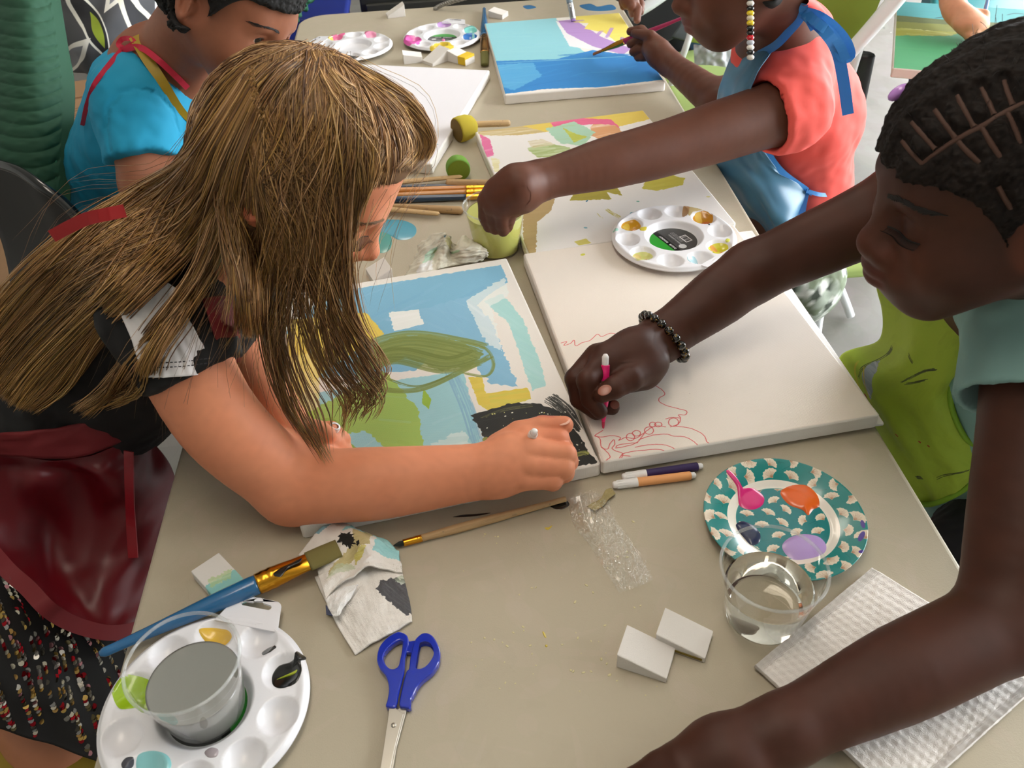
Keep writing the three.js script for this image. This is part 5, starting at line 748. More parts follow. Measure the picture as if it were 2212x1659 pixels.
  const sq = mergeGeometries(gs); skirt.updateMatrixWorld(true); sq.applyMatrix4(skirt.matrixWorld.clone().invert()); const sm = part('sequins', sq, new THREE.MeshStandardMaterial({ color: '#fff', vertexColors: true, metalness: 0.85, roughness: 0.22 }), skirt); sm.userData.kind = 'stuff';
  // thighs on the seat
  const legs = new Field(); for (const o of [0, 0.1]) legs.chain([D(-40 + o * 300, 1330, 1.02 + o), D(140 + o * 400, 1590, 1.0 + o), D(230 + o * 300, 1700, 1.06 + o), D(260 + o * 300, 1900, 1.3 + o)], [0.07, 0.052, 0.05, 0.042], 0.03);
  partW('legs', mesh((x, y, z) => legs.at(x, y, z), ...around([D(-40, 1330, 1.0), D(150, 1625, 0.98), D(260, 1900, 1.3), D(290, 1900, 1.4)], 0.1), 0.008, skinColor('#b57a5c', '#c0705f', '#b0705a')), skinMat, girl);
  // ---- hair
  const scalp = new Field(); scalp.ell(H.P(0, 0.031, -0.008), [0.069, 0.076, 0.084], 0.01, H.B).ell(H.P(0, 0.0, -0.05), [0.064, 0.066, 0.051], 0.02, H.B);
  const hl = (x, y, z) => { const [a, b, d] = H.L(x, y, z); return -smin(-Math.min(scalp.at(x, y, z), hf.at(x, y, z) - 0.005), -hairLine(H, 0.064)(x, y, z), 0.008); };
  partW('hair_base', mesh(hl, ...around([H.c], 0.14), 0.004, (x, y, z) => tone(lin('#5a3f26'), lin('#6f5030'), 0.5 + 0.5 * noise3(x * 60, y * 60, z * 60))), std('#ffffff', 1, { vertexColors: true }), girl);
  const hlB = (x, y, z) => Math.min(hl(x, y, z), hf.at(x, y, z));
  const hp = (a) => { const [x, y, d] = a; if (d === undefined || d < 0.05) { const p = surf(x, y, hlB); return p.addScaledVector(camera.position.clone().sub(p).normalize(), d ?? 0.008); } return D(x, y, d < 0.66 ? d + 0.14 : d + 0.14 - (d - 0.66) * 0.35); };
  const allF = (x, y, z) => Math.min(hl(x, y, z), topFn(x, y, z), body.at(x, y, z));
  const back = (list) => list.map((g) => g.map(([x, y, d], i) => { const s = surf(x, y, allF), ds = s.clone().sub(camera.position).dot(cf), want = d ? (d < 0.66 ? d + 0.14 : d + 0.14 - (d - 0.66) * 0.35) : 9; return D(x, y, Math.min(ds - 0.016, want)); }));
  const gd = (list) => list.map((g) => g.map((a) => { const [x, y, d] = a; if (d === undefined || d < 0.05) return hp(a); const p = surf(x, y, allF), want = d < 0.66 ? d + 0.14 : d + 0.14 - (d - 0.66) * 0.35; return allF(p.x, p.y, p.z) < 0.003 ? D(x, y, Math.min(p.sub(camera.position).dot(cf) - 0.009, want)) : D(x, y, want); }));
  const cTones = ['#5f4029', '#8e6540', '#aa8052', '#c89c6c', '#5a3d27', '#ad8459', '#87603c', '#d6ae80'], bTones = ['#6b4c2a', '#8f6a36', '#a98246', '#c79f5c', '#5d4224', '#9c7840', '#b68e50'];
  const dn = (x, y, d, ...more) => [x, y, d, ...more];
  const hair = strands([
    // curtain falling past ear and cheek, ends curling over the painting
    { guides: gd([
      [[560, 128], [535, 230], [545, 340], [575, 440, 0.61], [590, 560, 0.62], [560, 700, 0.65], [570, 800, 0.68], [590, 870, 0.72], [640, 915, 0.75]],
      [[600, 118], [570, 220], [560, 340], [560, 460, 0.605], [570, 580, 0.615], [590, 700, 0.64], [610, 800, 0.67], [640, 900, 0.71], [690, 990, 0.755]],
      [[640, 112], [625, 220], [625, 340], [630, 460, 0.605], [630, 580, 0.615], [635, 700, 0.64], [655, 800, 0.67], [690, 880, 0.70], [715, 990, 0.765]],
      [[680, 112], [675, 220], [685, 340], [690, 460, 0.605], [690, 580, 0.615], [690, 690, 0.64], [715, 790, 0.67], [765, 860, 0.70], [745, 905, 0.73]],
      [[720, 125], [730, 220], [745, 340], [745, 460, 0.605], [740, 580, 0.615], [745, 690, 0.64], [775, 780, 0.67], [815, 850, 0.70], [790, 900, 0.735]],
      [[760, 150], [775, 240], [790, 340], [780, 460, 0.605], [765, 580, 0.615], [780, 680, 0.64], [815, 740, 0.66], [835, 790, 0.68], [825, 830, 0.70]]]), n: 420, r: 0.0007, jitter: 0.0045, clump: 26, curl: 0.007, seg: 26, short: 0.6 },
    { guides: gd([
      [[545, 135], [525, 240], [540, 345], [572, 440, 0.605], [580, 540, 0.615], [570, 640, 0.64]],
      [[610, 116], [580, 225], [565, 345], [560, 440, 0.60], [575, 520, 0.61], [600, 620, 0.635]],
      [[680, 112], [680, 225], [690, 345], [690, 450, 0.60], [690, 540, 0.61], [680, 640, 0.635]],
      [[765, 152], [785, 245], [797, 345], [785, 440, 0.60], [760, 540, 0.61], [745, 640, 0.635]]]), n: 1500, r: 0.0006, jitter: 0.004, clump: 60, curl: 0.002, seg: 20, short: 0.5 },
    // crown and front sweeping over the brow
    { guides: gd([
      [[700, 112], [765, 165], [825, 230], [860, 290], [865, 335, 0.6], [845, 365, 0.595]],
      [[720, 115], [800, 165], [880, 225], [920, 285, 0.635], [910, 325, 0.615], [875, 362, 0.6]],
      [[735, 125], [820, 172], [895, 225, 0.65], [932, 300, 0.645], [930, 330, 0.635], [900, 370, 0.62]],
      [[690, 112], [740, 180], [785, 250], [815, 320], [812, 375, 0.6], [790, 415, 0.6]],
      [[670, 112], [705, 200], [745, 290], [770, 370], [780, 430, 0.602], [770, 490, 0.603]]]), n: 1300, r: 0.0005, jitter: 0.004, seg: 14, clump: 40, short: 0.5 },
    { guides: gd([[[735, 125], [790, 185], [835, 255], [865, 315], [860, 360]], [[750, 135], [820, 190], [870, 255], [900, 315], [890, 352]], [[765, 150], [850, 200], [905, 258], [930, 312], [918, 342]], [[745, 125], [840, 178], [905, 235], [938, 300], [930, 335]]]), n: 1000, r: 0.0005, jitter: 0.004, seg: 14, clump: 30, short: 0.5 },
    // far side of the head, seen along the outline of the crown
    { guides: gd([
      [[615, 108], [535, 140], [475, 200], [438, 275], [405, 345, 0.68]],
      [[560, 122], [500, 180], [450, 260], [400, 340, 0.67], [330, 420, 0.71]],
      [[620, 106], [560, 170], [500, 250], [440, 340, 0.655], [360, 440, 0.69]],
      [[700, 104], [620, 160], [560, 250], [500, 340, 0.62], [420, 450, 0.665]]]), n: 1700, r: 0.0006, jitter: 0.004, seg: 14, clump: 0, short: 0.2 },
    // long hair swept back over the shoulder and down the back
    { guides: back([
      [[540, 150], [460, 270], [400, 340, 0.665], [290, 400, 0.73], [180, 460, 0.76], [80, 540, 0.77], [0, 620, 0.77], [-60, 700, 0.77]],
      [[540, 165], [470, 290], [420, 370, 0.655], [330, 440, 0.70], [220, 520, 0.735], [110, 620, 0.75], [20, 720, 0.76], [-50, 800, 0.765]],
      [[545, 185], [480, 300], [440, 400, 0.64], [370, 500, 0.68], [270, 590, 0.71], [160, 690, 0.735], [60, 780, 0.75], [0, 850, 0.76]],
      [[550, 205], [490, 330], [460, 425, 0.63], [390, 525, 0.67], [290, 620, 0.70], [175, 720, 0.73], [75, 820, 0.75], [30, 875, 0.76]],
      [[555, 225], [500, 350], [475, 450, 0.63], [410, 550, 0.665], [310, 645, 0.69], [215, 745, 0.72], [150, 840, 0.745], [80, 890, 0.755]]]), n: 2600, r: 0.00075, jitter: 0.006, seg: 24, clump: 70, curl: 0.003, short: 0.25 },
    { guides: back([
      [[550, 215], [495, 345], [465, 460, 0.632], [410, 580, 0.67], [330, 690, 0.695], [250, 800, 0.715], [200, 860, 0.735], [150, 885, 0.745]],
      [[560, 240], [510, 370], [485, 490, 0.63], [440, 590, 0.66], [380, 680, 0.685], [310, 770, 0.705], [250, 850, 0.725], [190, 895, 0.74]],
      [[565, 260], [520, 390], [495, 500, 0.63], [455, 600, 0.655], [400, 690, 0.68], [350, 760, 0.70], [350, 820, 0.71], [270, 850, 0.72]]]), n: 260, r: 0.0007, jitter: 0.006, seg: 22, clump: 10, curl: 0.005, short: 0.3 },
    // darker hair hanging behind the ear and over the neck
    { guides: gd([[[500, 250], [468, 400], [472, 520], [490, 620], [480, 700, 0.68]], [[520, 255], [502, 410], [510, 530], [520, 640], [515, 720, 0.68]], [[545, 265], [545, 420], [545, 540], [545, 650], [540, 730, 0.67]], [[575, 280], [578, 440], [575, 560], [570, 660], [575, 730, 0.66]]]), n: 380, r: 0.0007, jitter: 0.005, seg: 16, clump: 30, curl: 0.003, short: 0.5 },
    // loose flyaway hairs
    { guides: gd([[[640, 105], [560, 140], [470, 240, 0.66], [330, 380, 0.7], [150, 400, 0.75], [20, 560, 0.76]], [[700, 105], [600, 200], [520, 400, 0.6], [440, 600, 0.64], [330, 760, 0.67], [260, 900, 0.7]], [[740, 130], [700, 300, 0.58], [650, 500, 0.58], [620, 650, 0.6], [600, 800, 0.66], [640, 940, 0.72]], [[760, 140], [900, 220, 0.63], [920, 330, 0.62], [840, 430, 0.59], [790, 560, 0.6], [830, 700, 0.64]]]), n: 260, r: 0.00022, jitter: 0.02, seg: 18, curl: 0.012, short: 0.6 },
  ], cTones.concat(bTones));
  // short lengths all over the scalp, lying along it and downwards
  const cover = []; for (let i = 0; i < 2600; i++) { const v = V(gauss(), gauss() + 0.35, gauss()).normalize(), p = H.P(v.x * 0.085, 0.03 + v.y * 0.09, -0.01 + v.z * 0.1); const g = []; for (let k = 0; k < 6; k++) { const e = 0.002, d = hl(p.x, p.y, p.z), n = V(hl(p.x + e, p.y, p.z) - d, hl(p.x, p.y + e, p.z) - d, hl(p.x, p.y, p.z + e) - d).normalize(); p.addScaledVector(n, -d + 0.0012 + 0.0012 * Math.sin(k)); if (k === 0 && hairLine(H, 0.05)(p.x, p.y, p.z) > -0.003) break; g.push(p.clone()); const t = V(-0.35, -1, 0.1).addScaledVector(H.X, 0.15 * gauss()); t.addScaledVector(n, -t.dot(n)).normalize(); p.addScaledVector(t, 0.0085); } if (g.length === 6 && H.L(g[0].x, g[0].y, g[0].z)[2] < 0.05) cover.push({ guides: [g, g.map((q) => q.clone().add(V(0.004, 0, 0.002)))], n: 3, r: 0.0006, jitter: 0.0015, seg: 6 }); }
  partW('short_hair', strands(cover, cTones), hairMat, girl);
  const hm = partW('hair', hair, hairMat, girl, 'long loose blond-brown hair');
  partW('red_ribbon', ribbon([D(113, 510, 0.725), D(150, 490, 0.715), D(190, 472, 0.705), D(235, 462, 0.70), D(270, 455, 0.705)], 0.0105, 0.0015), std('#a01016', 0.6), girl, 'red apron tie lying over the hair');
  // marker closed in the right hand, tube in the left
  const A = T(1120, 1000, 0.03), B2 = T(1156, 929, 0.088); marker('white marker gripped in the right fist of the blond girl, only its end showing', A.clone().lerp(B2, -0.5), B2, '#e9e7e4');
  const tb = thing('paint_tube', 'small white capped tube held in the left hand of the blond girl', 'paint tube', T(716, 938, 0.06)), ax = nrm(T(700, 975, 0.045), T(722, 930, 0.072)), qq = new THREE.Quaternion().setFromUnitVectors(V(0, 1, 0), ax), LT = (p) => new THREE.LatheGeometry(p.map(([a, b]) => new THREE.Vector2(a, b)), 24).applyQuaternion(qq); part('cap', LT([[0.0035, 0.012], [0.0055, 0.012], [0.006, -0.006], [0.0062, -0.012]]), whiteP, tb); part('tube_body', LT([[0.0062, -0.012], [0.007, -0.02], [0.007, -0.05], [0.0001, -0.06]]), phys('#d8c85a', 0.4), tb);
}
// ---------------------------------------------------------------- the girl on the right with cornrows
{
  const girl = thing('person', 'girl with cornrows, lime apron and beaded bracelet, drawing with the pink marker', 'person', V(0.6, 0, -0.62));
  const F3 = camDir(-0.98, -0.16, -0.12), X3 = camDir(0, -0.64, 0.77), H0 = headFrame(V(0, 0, 0), F3, X3, 0.98), H = headFrame(D(1862, 528, 0.69).sub(H0.P(0, -0.026, 0.107)), F3, X3, 0.98);
  const S = T(2265, 690, 0.2), E = T(2172, 1345, 0.05), Wr = T(1690, 1580, 0.036), S2 = D(1990, 425, 0.93), E2 = T(1625, 588, 0.095), W2 = T(1428, 732, 0.062), NB = S.clone().lerp(S2, 0.42).add(V(0.03, 0.0, 0)), hip = V(0.68, 0.5, -0.68);
  const body = new Field(); const hf = headField(new Field(), H, { nose: 1.25, lips: 1.35, cheek: 1.1, pout: 0.006, tip: 0.004 }); body.p.push(...hf.p);
  body.cap(H.P(0, -0.045, -0.03), NB, 0.048, 0.052, 0.03).chain([S, S2], [0.048, 0.046], 0.03).cap(NB, NB.clone().lerp(hip, 0.8), 0.075, 0.08, 0.05);
  body.limb([S, S.clone().lerp(E, 0.5), E], [0.046, 0.04, 0.0355], 0.02).limb([E, E.clone().lerp(Wr, 0.45), Wr], [0.036, 0.035, 0.0245], 0.012);
  body.limb([S2, S2.clone().lerp(E2, 0.5), E2], [0.044, 0.037, 0.033], 0.02).limb([E2, E2.clone().lerp(W2, 0.35), W2], [0.0335, 0.033, 0.0245], 0.012);
  // near hand, flat on the table at the bottom edge
  const q = T; body.chain([Wr, q(1560, 1632, 0.028), q(1480, 1668, 0.024)], [0.024, 0.026, 0.022], 0.012).chain([q(1590, 1660, 0.026), q(1530, 1710, 0.02)], [0.022, 0.02], 0.012);
  body.fingers([[[q(1490, 1650, 0.028), q(1420, 1660, 0.026), q(1370, 1690, 0.016), q(1340, 1715, 0.01)], [0.0125, 0.0108, 0.0098, 0.008]], [[q(1495, 1675, 0.026), q(1420, 1700, 0.024), q(1365, 1735, 0.014)], [0.0125, 0.0108, 0.0085]], [[q(1510, 1700, 0.024), q(1440, 1735, 0.02), q(1390, 1770, 0.012)], [0.012, 0.0105, 0.0085]], [[q(1530, 1720, 0.022), q(1475, 1765, 0.016), q(1440, 1790, 0.01)], [0.011, 0.0095, 0.008]]], 0.008, 0.0012);
  // far hand holding the marker
  body.chain([W2, q(1372, 765, 0.068), q(1312, 782, 0.074)], [0.0235, 0.026, 0.021], 0.014).chain([q(1385, 795, 0.06), q(1330, 810, 0.058)], [0.024, 0.021], 0.014);
  body.fingers([
    [[q(1308, 778, 0.078), q(1268, 822, 0.078), q(1275, 862, 0.055), q(1296, 888, 0.044)], [0.0125, 0.0112, 0.01, 0.0085]],
    [[q(1288, 768, 0.074), q(1243, 818, 0.066), q(1252, 862, 0.044), q(1288, 890, 0.034)], [0.0128, 0.0114, 0.0102, 0.0088]],
    [[q(1300, 790, 0.062), q(1252, 835, 0.05), q(1275, 872, 0.034), q(1322, 880, 0.032)], [0.012, 0.0108, 0.0096, 0.0085]],
    [[q(1330, 805, 0.05), q(1285, 845, 0.04), q(1305, 868, 0.032)], [0.0115, 0.0098, 0.008]],
    [[q(1412, 782, 0.066), q(1362, 818, 0.072), q(1326, 838, 0.072), q(1300, 852, 0.068)], [0.0165, 0.0135, 0.0118, 0.0092]],
  ], 0.008, 0.0012);
  const fn = (x, y, z) => body.at(x, y, z), boxes = [[...around([H.c], 0.15), 0.003], [...around([q(1245, 820, 0.06), q(1440, 735, 0.06), q(1300, 890, 0.035)], 0.03), 0.0026], [...around([q(1340, 1715, 0.01), q(1600, 1640, 0.03), q(1440, 1790, 0.01)], 0.03), 0.003], [...around([S, E, Wr, S2, E2, W2, NB], 0.1), 0.0062]];
  const base = '#3b2219'; partW('body', meshBoxes(fn, boxes, skinColor(base, '#5a3029', '#6a3826', H)), skinMat, girl);
  nail(body, q(1306, 843, 0.0815), camDir(-0.35, 0.35, 0.85), nrm(q(1326, 838, 0.072), q(1300, 852, 0.068)), 0.0058, 0.0075, '#9a5f4d', girl); nail(body, q(1328, 874, 0.04), camDir(0.3, 0.1, 0.95), camDir(1, -0.1, 0), 0.0048, 0.005, '#8a5242', girl);
  // brow and lashes of the near side
  const black = std('#0c0908', 0.6); partW('eyebrow', browHairs(H, fn, 1, 190, 0.00036), black, girl); partW('eyelashes', lashHairs(H, fn, 1, -0.0035, 34, 0.00026, 0.0065, 0.0035), black, girl);
  // cornrowed hair: a dark cap, parted down to the scalp along narrow lines
  const sc = new Field(); sc.ell(H.P(0, 0.039, -0.014), [0.0815, 0.089, 0.099], 0.01, H.B).ell(H.P(0, 0.0, -0.05), [0.072, 0.075, 0.06], 0.02, H.B);
  const plane = hairLine(H);
  const cap0 = (x, y, z) => -smin(-Math.min(sc.at(x, y, z), hf.at(x, y, z) - 0.006), -plane(x, y, z), 0.006), part2 = new Field();
  const lines = [[[1985, 352], [2003, 337], [2061, 297], [2126, 262], [2173, 233], [2215, 214]], [[1962, 258], [1985, 285], [2015, 318]], [[2014, 230], [2035, 260], [2060, 293]], [[2064, 198], [2080, 230], [2102, 268]], [[2118, 181], [2130, 205], [2146, 240]], [[2168, 164], [2176, 190], [2188, 218]], [[2066, 300], [2085, 322], [2113, 348]], [[2118, 268], [2137, 300], [2160, 336]], [[2176, 235], [2190, 265], [2206, 305]], [[2155, 400], [2168, 425], [2184, 452]], [[1940, 300], [1960, 325], [1985, 352]]];
  for (const l of lines) part2.chain(l.map(([x, y]) => surf(x, y, cap0)), l.map(() => 0.001), 0);
  const rowsN = (x, y, z) => { const [a, b, d] = H.L(x, y, z); return 0.0012 * Math.sin(a * 240 + d * 120) + 0.0011 * noise3(x * 170, y * 170, z * 170) + 0.0008 * noise3(x * 420, y * 420, z * 420); };
  const bun = new Field(); bun.ell(H.P(-0.005, 0.128, -0.055), [0.035, 0.02, 0.034], 0.01, H.B);
  const capF = (x, y, z) => { const c = cap0(x, y, z); if (c > 0.03) return Math.min(c, bun.at(x, y, z)); const d = -smin(-(c + rowsN(x, y, z)), part2.at(x, y, z) - 0.0026, 0.003); return smin(d, bun.at(x, y, z) + rowsN(x, y, z), 0.008); };
  partW('hair', mesh((x, y, z) => -smin(-capF(x, y, z), 1, 0.001), ...around([H.c.clone().addScaledVector(H.Y, 0.03)], 0.15), 0.0024, (x, y, z) => tone(lin('#0d0a09'), lin('#221a16'), 0.5 + 0.5 * noise3(x * 200, y * 200, z * 200))), new THREE.MeshPhysicalMaterial({ color: '#fff', vertexColors: true, roughness: 0.75, specularIntensity: 0.4 }), girl, 'black cornrowed hair with partings');
  for (const l of lines) partW('parting', tube(l.map(([x, y]) => { const p = surf(x, y, cap0); return p.addScaledVector(nrm(p, H.c), 0.0048); }), 0.0024, 24, 6), std('#4d3226', 0.7), girl, 'skin showing in a parting');
  const fz = []; for (let i = 0; i < 500; i++) { const v = V(gauss(), gauss() + 0.4, gauss()).normalize(), p = H.P(v.x * 0.083, 0.039 + v.y * 0.09, -0.014 + v.z * 0.1); if (plane(p.x, p.y, p.z) > -0.012) continue; const o = V(gauss(), gauss(), gauss()).multiplyScalar(0.006); fz.push(tube([p, p.clone().addScaledVector(nrm(H.c, p), 0.004).addScaledVector(o, 0.5), p.clone().addScaledVector(nrm(H.c, p), 0.005).add(o)], 0.00018, 4, 3)); }
  partW('flyaway_hair', merge(fz), black, girl);
  { const p = surf(1942, 205, cap0).addScaledVector(H.Y, 0.002), g = new THREE.SphereGeometry(0.006, 16, 12); g.scale(1.5, 0.8, 0.8).rotateZ(0.6).translate(p.x, p.y, p.z); partW('hair_clip', g, phys('#c48ae0', 0.2, { clearcoat: 0.6 }), girl, 'small lilac hair clip'); }
  // mint T-shirt
  const sh = new Field(); sh.cap(NB.clone().add(V(0.03, -0.03, 0)), hip, 0.095, 0.105, 0.05).chain([S, S2.clone().lerp(S, 0.25)], [0.062, 0.036], 0.03);
  const shF = garment(sh, [[S, S.clone().lerp(E, 0.3), 0.062, 0.064]], [[NB.clone().lerp(H.c, 0.1), H.c, 0.06, 0.05], [S.clone().lerp(E, 0.31), S.clone().lerp(E, 0.2), 0.057, 0.05]], 0.003, 13, 5), mint = std('#7fa5a0', 0.85, { bumpMap: clothB, bumpScale: 0.0002 });
  partW('shirt', mesh(shF, ...around([S, S2, hip, NB], 0.13), 0.005), mint, girl);
  // lime apron: bib and lap, bound edge, paint on it
  const A = [
    [D(1890, 600, 0.82), D(1960, 600, 0.8), D(2060, 600, 0.775), D(2150, 590, 0.765), D(2230, 570, 0.77)],
    [D(1906, 660, 0.875), D(1970, 680, 0.85), D(2040, 690, 0.825), D(2110, 690, 0.81), D(2165, 660, 0.81)],
    [D(1902, 730, 0.93), D(1950, 770, 0.90), D(2000, 790, 0.88), D(2050, 800, 0.865), D(2092, 760, 0.86)],
    [D(1815, 780, 1.06), D(1880, 830, 1.0), D(1950, 870, 0.95), D(2000, 880, 0.925), D(2052, 850, 0.905)],
    [D(1850, 880, 1.06), D(1910, 920, 1.0), D(1970, 950, 0.96), D(2030, 950, 0.935), D(2085, 945, 0.92)],
    [D(1900, 980, 1.05), D(1950, 1010, 1.0), D(2000, 1020, 0.965), D(2070, 1010, 0.94), D(2140, 985, 0.93)],
    [D(1950, 1070, 1.04), D(1990, 1088, 1.0), D(2030, 1085, 0.97), D(2080, 1050, 0.945), D(2136, 1000, 0.93)]];
  const limeTex = canvasTex(768, 1024, (c, w, h) => { c.fillStyle = '#a2bb36'; c.fillRect(0, 0, w, h); const Q = (x, y) => [x * w, y * h]; for (let i = 0; i < 400; i++) { c.fillStyle = rnd() < 0.5 ? 'rgba(110,135,25,0.05)' : 'rgba(175,200,70,0.05)'; c.beginPath(); c.ellipse(rnd() * w, rnd() * h, 10 + rnd() * 60, 5 + rnd() * 30, rnd() * 6, 0, 7); c.fill(); }
    const st = (p, wd, col, o) => stroke(c, Q, p, wd, col, { dry: 0.45, n: 10, ...o }); st([[0.62, 0.33], [0.5, 0.36], [0.42, 0.43]], 16, '#1d241c'); st([[0.6, 0.38], [0.45, 0.43]], 12, '#20281d'); st([[0.12, 0.32], [0.16, 0.42], [0.14, 0.52]], 18, '#27301f'); st([[0.3, 0.3], [0.38, 0.33]], 10, '#39431f'); st([[0.55, 0.88], [0.7, 0.86], [0.82, 0.87]], 13, '#1b2016'); st([[0.35, 0.87], [0.42, 0.87]], 16, '#20281a'); st([[0.1, 0.45], [0.14, 0.6]], 10, '#c8b63a');
    patch(c, Q, [[0.16, 0.4], [0.24, 0.44], [0.28, 0.52], [0.22, 0.58], [0.17, 0.5]], '#8e9aa2', { amp: 4 }); patch(c, Q, [[0.14, 0.58], [0.18, 0.57], [0.2, 0.64], [0.16, 0.67]], '#a53a1c', { amp: 3, marks: 0 }); for (const [x, y] of [[0.4, 0.66], [0.55, 0.68], [0.62, 0.7]]) { c.fillStyle = '#a5421c'; c.beginPath(); c.ellipse(x * w, y * h, 9, 5, 0.5, 0, 7); c.fill(); } st([[0.15, 0.46], [0.19, 0.5], [0.22, 0.6]], 7, '#c9a92c'); });
  partW('apron', sheet(A, 0.0022, 80, 120, (u, v) => 0.004 * noise3(u * 3, v * 3, 21) + 0.0035 * Math.sin(u * 9 + v * 8) * smooth(0.5, 0.9, v)), std('#ffffff', 0.65, { map: limeTex, bumpMap: clothB, bumpScale: 0.00015 }), girl);
  partW('apron_binding', tube(A.slice(1).map((r) => r.at(-1)).concat([D(2100, 1045, 0.938), D(2040, 1080, 0.962), D(1995, 1090, 0.995), D(1950, 1072, 1.04)]), 0.0032, 60, 8), std('#77a01c', 0.6), girl, 'brighter green bound edge');
  partW('neck_strap', ribbon([D(2190, 585, 0.765), D(2235, 560, 0.77), D(2300, 520, 0.8)], 0.012, 0.0015), std('#8fae2c', 0.6), girl);
  // dark trousers on the seat
  const lg = new Field(); lg.chain([hip, D(2180, 1180, 1.0), D(2080, 1230, 0.98)], [0.1, 0.075, 0.06], 0.03).chain([hip.clone().add(V(0, 0, -0.12)), D(1950, 1000, 1.25), D(1850, 1000, 1.3)], [0.1, 0.07, 0.06], 0.03);
  lg.chain([D(1850, 1000, 1.3), V(0.42, 0.06, -0.98)], [0.055, 0.04], 0.02).chain([D(2080, 1230, 0.98), V(0.46, 0.06, -0.6)], [0.055, 0.04], 0.02);
  partW('trousers', mesh(clothField(lg, 0.004, 16, 3), ...around([hip, D(2180, 1180, 1.0), D(1850, 1000, 1.3), V(0.42, 0.06, -0.98), V(0.46, 0.06, -0.6)], 0.13), 0.008), std('#17151c', 0.85), girl);
  // bracelet of dark beads round the wrist
  const br0 = thing('bead_bracelet', 'bracelet of black beads with gold specks on the drawing wrist', 'bracelet', W2.clone()), ax = nrm(E2, W2), u = V(0, 1, 0).addScaledVector(ax, -ax.y).normalize(), v = ax.clone().cross(u), bc = W2.clone().addScaledVector(ax, -0.004);
  const bead = phys('#12100e', 0.14, { clearcoat: 0.8 }), gold = std('#b08a3c', 0.35, { metalness: 0.9 }), bg = new THREE.SphereGeometry(0.0052, 18, 14), flecks = merge(Array.from({ length: 3 }, (_, k) => { const a = k * 1.25; return tube([V(Math.cos(a) * 0.004, 0.001, Math.sin(a) * 0.004).setLength(0.0052), V(Math.cos(a + 0.35) * 0.004, 0.0025, Math.sin(a + 0.35) * 0.004).setLength(0.0054), V(Math.cos(a + 0.5) * 0.004, -0.001, Math.sin(a + 0.5) * 0.004).setLength(0.0052)], 0.0004, 6, 4); }));
  for (let i = 0; i < 19; i++) { const a = i / 19 * 6.283 + 0.1, tilt = Math.cos(a) * 0.006, p = bc.clone().addScaledVector(u, Math.cos(a) * 0.0315).addScaledVector(v, Math.sin(a) * 0.0335).addScaledVector(ax, tilt).sub(W2); const m = part('bead', i === 8 || i === 10 ? new THREE.SphereGeometry(0.0046, 14, 10) : bg, i === 8 || i === 10 ? gold : bead, br0, i === 8 || i === 10 ? 'gold spacer bead' : undefined); m.position.copy(p); m.rotation.set(i * 1.1, i * 0.7, i); const f = part('gold_mark', flecks, gold, m); }
  // pink marker: the bare tip touches the canvas
  { const A2 = T(1303, 926, 0.0235), B2 = T(1308, 765, 0.098), t = thing('felt_marker', 'bright pink marker held upright in the drawing hand', 'marker', A2.clone()), d = nrm(A2, B2), L = A2.distanceTo(B2), qn = new THREE.Quaternion().setFromUnitVectors(V(0, 1, 0), d), LT = (p) => new THREE.LatheGeometry(p.map(([r, y]) => new THREE.Vector2(r, y)), 22).applyQuaternion(qn), pk = phys('#ee1f78', 0.32);
    part('tip', LT([[0.0003, 0], [0.0012, 0.0015], [0.0016, 0.005], [0.0018, 0.0095]]), std('#c22a50', 0.6), t); part('barrel', LT([[0.0018, 0.008], [0.0026, 0.012], [0.003, 0.022], [0.0042, 0.026], [0.0048, 0.03], [0.0048, L - 0.012], [0.0042, L - 0.011]]), pk, t); part('end_plug', LT([[0.0036, L - 0.012], [0.0036, L - 0.003], [0.002, L], [0.0001, L]]), whiteP, t); }
}
